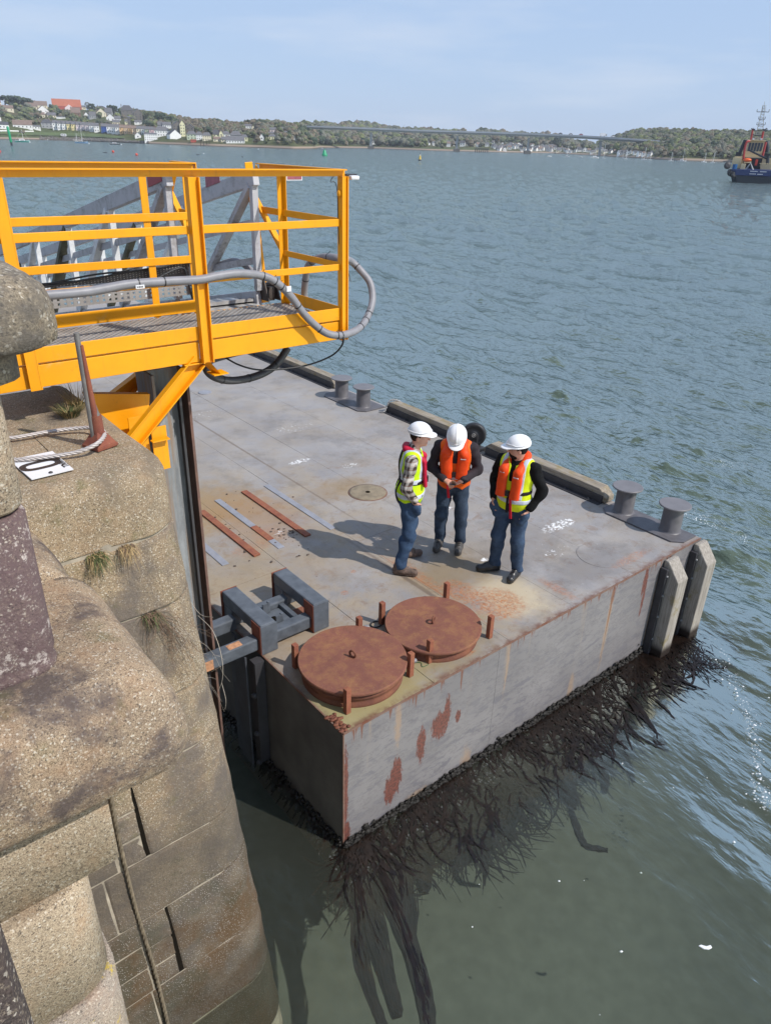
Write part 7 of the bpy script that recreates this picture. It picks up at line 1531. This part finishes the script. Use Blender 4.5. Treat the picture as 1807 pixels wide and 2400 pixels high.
tb('wheelhouse_roof', wx0-.2, wx1+.2, 8.8, 13.2, wz1+.31, wz1+.5, CRM); tb('searchlight', wx0+.9, wx0+1.3, 8.6, 8.9, wz1+.52, wz1+.85, WHITE); tb('searchlight', wx1-1.0, wx1-.6, 8.6, 8.9, wz1+.52, wz1+.85, WHITE)
def tt(n, pts, r, mat, d=7.5): m = MB(); m.tube(smooth_path([tq(x, y, dd) for x, y, dd in pts], 5), r, 8); return m.build(n, mat, tug)
tt('funnel', [(1733, 358, 7.0), (1746, 328, 7.0)], .42, HK); tt('funnel', [(1796, 357, 7.0), (1797, 345, 7.0), (1795, 331, 7.0)], .42, HK)
from_px('funnel_base', 1722, 356, 1738, 366, 7.0, 2, HK); from_px('funnel_base', 1784, 360, 1804, 372, 7.0, 2, HK)
tt('red_frame', [(1741, 374, 6.5), (1744, 350, 6.5), (1749, 333, 6.5), (1756, 331, 7.0)], .26, TR); tt('red_frame', [(1786, 366, 6.5), (1791, 345, 6.5), (1794, 333, 6.5)], .26, TR)
tt('red_post', [(1758, 331, 10), (1763, 304, 10)], .22, TR); tt('red_post', [(1783, 331, 10), (1788, 308, 10)], .24, TR)
tt('monitor_platform', [(1761, 303, 10), (1766, 304, 10)], .2, HK); tt('fire_monitor', [(1760, 301, 10), (1764, 304, 10), (1769, 303, 10)], .14, HK); tt('fire_monitor', [(1796, 301, 10), (1791, 304, 10), (1786, 303, 10)], .14, HK)
tt('mast_rail', [(1763, 315, 10), (1768, 317, 10), (1776, 318, 10), (1784, 317, 10), (1788, 313, 10)], .10, HK)
# lattice mast
def mp(f, s): a, b = tq(1776+s*9, 331, 10.5), tq(1789+s*2.0, 247, 10.5); return a.lerp(b, f)
m = MB()
for s in (-1, 1): m.tube([mp(0, s), mp(1, s)], .07, 6)
for s in (-1, 1): m.tube([mp(0, s)+V(0, 1.2, 0), mp(1, s)+V(0, .4, 0)], .07, 6)
m.build('mast_leg', MG, tug, kind='stuff'); m = MB()
for k in range(13):
    f = k/12; m.tube([mp(f, -1), mp(f, 1)], .045, 5)
    if k < 12: m.tube([mp(f, -1), mp((k+1)/12, 1)], .035, 5)
m.build('mast_lattice', MG, tug, kind='stuff')
for f, w_ in ((.30, 1.5), (.46, .9), (.62, .7), (.82, 1.3)):
    c = (mp(f, -1)+mp(f, 1))/2; m = MB(); m.bar(c-V(w_, 0, 0), c+V(w_, 0, 0), .12, .12); 
    for s in (-1, 1): m.tube([c+V(s*w_, 0, 0), c+V(s*w_, 0, .55)], .06, 5)
    m.build('mast_spreader', HK, tug)
for x, y0, y1 in ((1793, 262, 246), (1786, 262, 250), (1790, 246, 238)): tt('aerial', [(x, y0, 10.5), (x+1, y1, 10.5)], .04, MG)
tt('crane_jib', [(1755, 352, 5.5), (1775, 362, 5.0), (1800, 374, 4.5)], .20, HK); tt('crane_post', [(1797, 385, 4.5), (1799, 366, 4.5)], .35, HK)
rbt = tq(1751, 375, 4.6); m = MB(); m.blob((rbt.x, 5.2, rbt.z), (.95, .9, .42), 14, 8); m.build('rescue_boat', TO, tug); tt('boat_cradle', [(1742, 380, 4.6), (1751, 381, 4.6), (1760, 380, 4.6)], .12, CRM)
m = MB()
for px in range(1781, 1806, 4): a = tq(px, 396, 3.5); b = tq(px+.6, 382, 3.5); m.tube([a, b], .05, 5)
for py in (383, 389): m.tube([tq(1779, py, 3.5), tq(1808, py+1.2, 3.5)], .05, 5)
m.build('deck_railing', CRM, tug, kind='stuff')
tyq = tq(1704, 388, 1.5); m = MB(); m.lathe([(.35, -.25), (.75, -.2), (.8, 0), (.75, .2), (.35, .25)], (0, 0, 0), 16); o = m.build('stern_roller', STEEL_D, tug); o.location = (tyq.x, 1.5, tyq.z); o.rotation_euler = (RAD(80), 0, RAD(20))
# ---------------------------------------------------------------- seaweed round the pontoon
KM = NG('seaweed'); _c = KM.mix(KM.ramp(KM.noise(7, 5, .7), .35, .65), (.005, .0035, .003), (.017, .010, .007)); KM.bump(KM.noise(60, 5), .4, .004); KELP = KM.fin(_c, .30, spec=.4)
def PZ(u, v, z): return C0+E1*u+E2*v+V(0, 0, z)
def frond(mb, path, w0, rg, ruff=.004):
    P = smooth_path(path, 5); n = len(P); vs = []
    ph = rg.random()*6
    for i, p in enumerate(P):
        f = i/(n-1); t = (P[min(i+1, n-1)]-P[max(i-1, 0)]); t.z = 0; s_ = V(-t.y, t.x, 0).normalized()*w0*(.35+.9*math.sin(min(3.0, .5+f*2.5)))*(1+.35*math.sin(i*2.1+ph)); dz = ruff*math.sin(i*1.7+ph)
        vs += [p-s_+V(0, 0, dz), p+s_-V(0, 0, dz)]
    mb.add(vs, [(2*i, 2*i+1, 2*i+3, 2*i+2) for i in range(n-1)], True)
rg = random.Random(4)
m = MB()
def depth_z(f, rg): return (.008 if rg.random() < .55 else -.01)-.02*f-.05*rg.random()*f
clumps = [(rg.uniform(-.1, 6.1), rg.uniform(.12, .42)) for _ in range(17)]
for i in range(5600):      # skirt of curling fronds gathered in clumps
    cu0, cw = clumps[i % 17]; u = min(6.15, max(-.12, rg.gauss(cu0, cw*.6))) if rg.random() < .75 else rg.uniform(-.12, 6.15); B = .42 if u < .9 else .70 if u < 3.6 else .55; v0 = -.01-B*rg.random()**1.3; th = RAD(rg.uniform(-175, -75)); cu = rg.gauss(0, 1.3); L_ = .22+.45*rg.random(); x, y = u, v0; pth = []; up = rg.random() < .10+.35*(v0 > -.12)
    for k in range(5):
        f = k/4; pth.append(PZ(x, y, (.010+.006*rg.random() if up else -.006-.03*rg.random())-.030*f*f)); x += math.cos(th)*L_/4; y += math.sin(th)*L_/4; th += cu/4+rg.gauss(0, .07)
    frond(m, pth, .003+.009*rg.random()**1.5, rg, .002)
for i in range(260):       # skirt along the shaded side
    v = rg.uniform(0, 3.5); pth = [PZ(-.02-.25*f*rg.random(), v-.15*f, depth_z(f, rg)) for f in (0, .4, .8)]; frond(m, pth, .012, rg)
streams = [([(0.0, -.10), (-.08, -.35), (-.25, -.75), (-.42, -1.15), (-.55, -1.45)], .13, 190), ([(.12, -.15), (.10, -.5), (-.05, -.9), (-.20, -1.3), (-.40, -1.62), (-.52, -1.8)], .10, 210), ([(.3, -.15), (.28, -.5), (.05, -.85), (-.18, -1.15)], .14, 170), ([(0.0, -.1), (-.2, -.5), (-.5, -.9), (-.66, -1.35), (-.72, -1.6)], .06, 70),
           ([(.5, -.3), (.45, -.6), (.3, -.8)], .15, 90), ([(1.0, -.3), (.85, -.55), (.72, -.75)], .16, 90), ([(1.6, -.3), (1.45, -.6), (1.35, -.78)], .14, 80),
           ([(2.75, -.3), (2.5, -.6), (2.25, -.85), (2.1, -1.05)], .16, 170), ([(2.1, -1.0), (1.98, -1.15), (1.86, -1.32), (1.84, -1.42), (1.97, -1.56)], .03, 60), ([(3.1, -.35), (2.95, -.65), (2.75, -.95), (2.52, -1.12)], .07, 80), ([(3.35, -.4), (3.25, -.75), (3.1, -1.0), (2.9, -1.22)], .05, 60),
           ([(4.0, -.3), (3.9, -.65), (3.72, -.95), (3.62, -1.15)], .11, 130), ([(3.7, -.95), (3.58, -1.05), (3.62, -1.2)], .05, 40), ([(4.6, -.3), (4.6, -.6), (4.45, -.8)], .12, 80), ([(5.7, -.2), (5.9, -.45), (6.0, -.75)], .14, 140), ([(5.2, -.3), (5.15, -.55), (5.0, -.72)], .12, 90)]
for pth, w_, n in streams:
    P = [V(a, b, 0) for a, b in pth]
    for i in range(int(n*2.3)):
        f0 = rg.random()*.65; f1 = min(1.1, f0+.4+.35*rg.random()); off = rg.gauss(0, w_*.42); q = []; up_ = .010 if rg.random() < .16 else -.012
        for k in range(4):
            f = f0+(f1-f0)*k/3; x = min(.999, f)*(len(P)-1); j = min(len(P)-2, int(x)); c = P[j].lerp(P[j+1], x-j); d = (P[j+1]-P[j]).normalized(); s_ = V(-d.y, d.x, 0); tp_ = 1-.72*f; c = c+s_*(off*tp_+rg.gauss(0, .008)); q.append(PZ(c.x, c.y, up_-.02*f-.02*rg.random()))
        frond(m, q, .003+.008*rg.random(), rg, .003)
tag(m.build('seaweed', KELP), 'dark brown seaweed fringing the end of the pontoon and trailing in the water', 'seaweed', None, 'stuff')
sc = MB()
for k in range(9):
    a = k/9*6.28; r = .05*(1+.3*rg.random()); sc.add([], [])
bub = thing('foam_scrap', 'white scrap floating alone on the calm green water at the lower right', 'litter', at(1652, 2222, .012)); m = MB(); m.prism([(-.055, .012), (-.02, -.012), (.02, -.016), (.055, .0), (.05, .022), (.01, .01), (-.03, .022)], 0, .012); m.build('scrap', WHITE, bub, .003)
m = MB()
for i in range(150):
    if i < 130:
        k = rg.random(); tr = [(5.75, -.5), (5.3, -1.0), (4.75, -1.55), (4.3, -1.85), (3.9, -2.08), (3.65, -2.25)]; x = k*5; j = min(4, int(x)); a, b = tr[j], tr[j+1]; u = a[0]+(b[0]-a[0])*(x-j)+rg.gauss(0, .05); v = a[1]+(b[1]-a[1])*(x-j)+rg.gauss(0, .05)
    else: u, v = rg.uniform(.2, 5.6), rg.uniform(-2.8, -1.0)
    r = .003+.010*rg.random()**3; p = PZ(u, v, .004); m.blob(p, (r*1.5, r, .006), 6, 3, .3)
tag(m.build('foam_flecks', plain('froth', (.75, .77, .78), .6)), 'scattered white foam flecks drifting past the outer fender', 'foam', None, 'stuff')
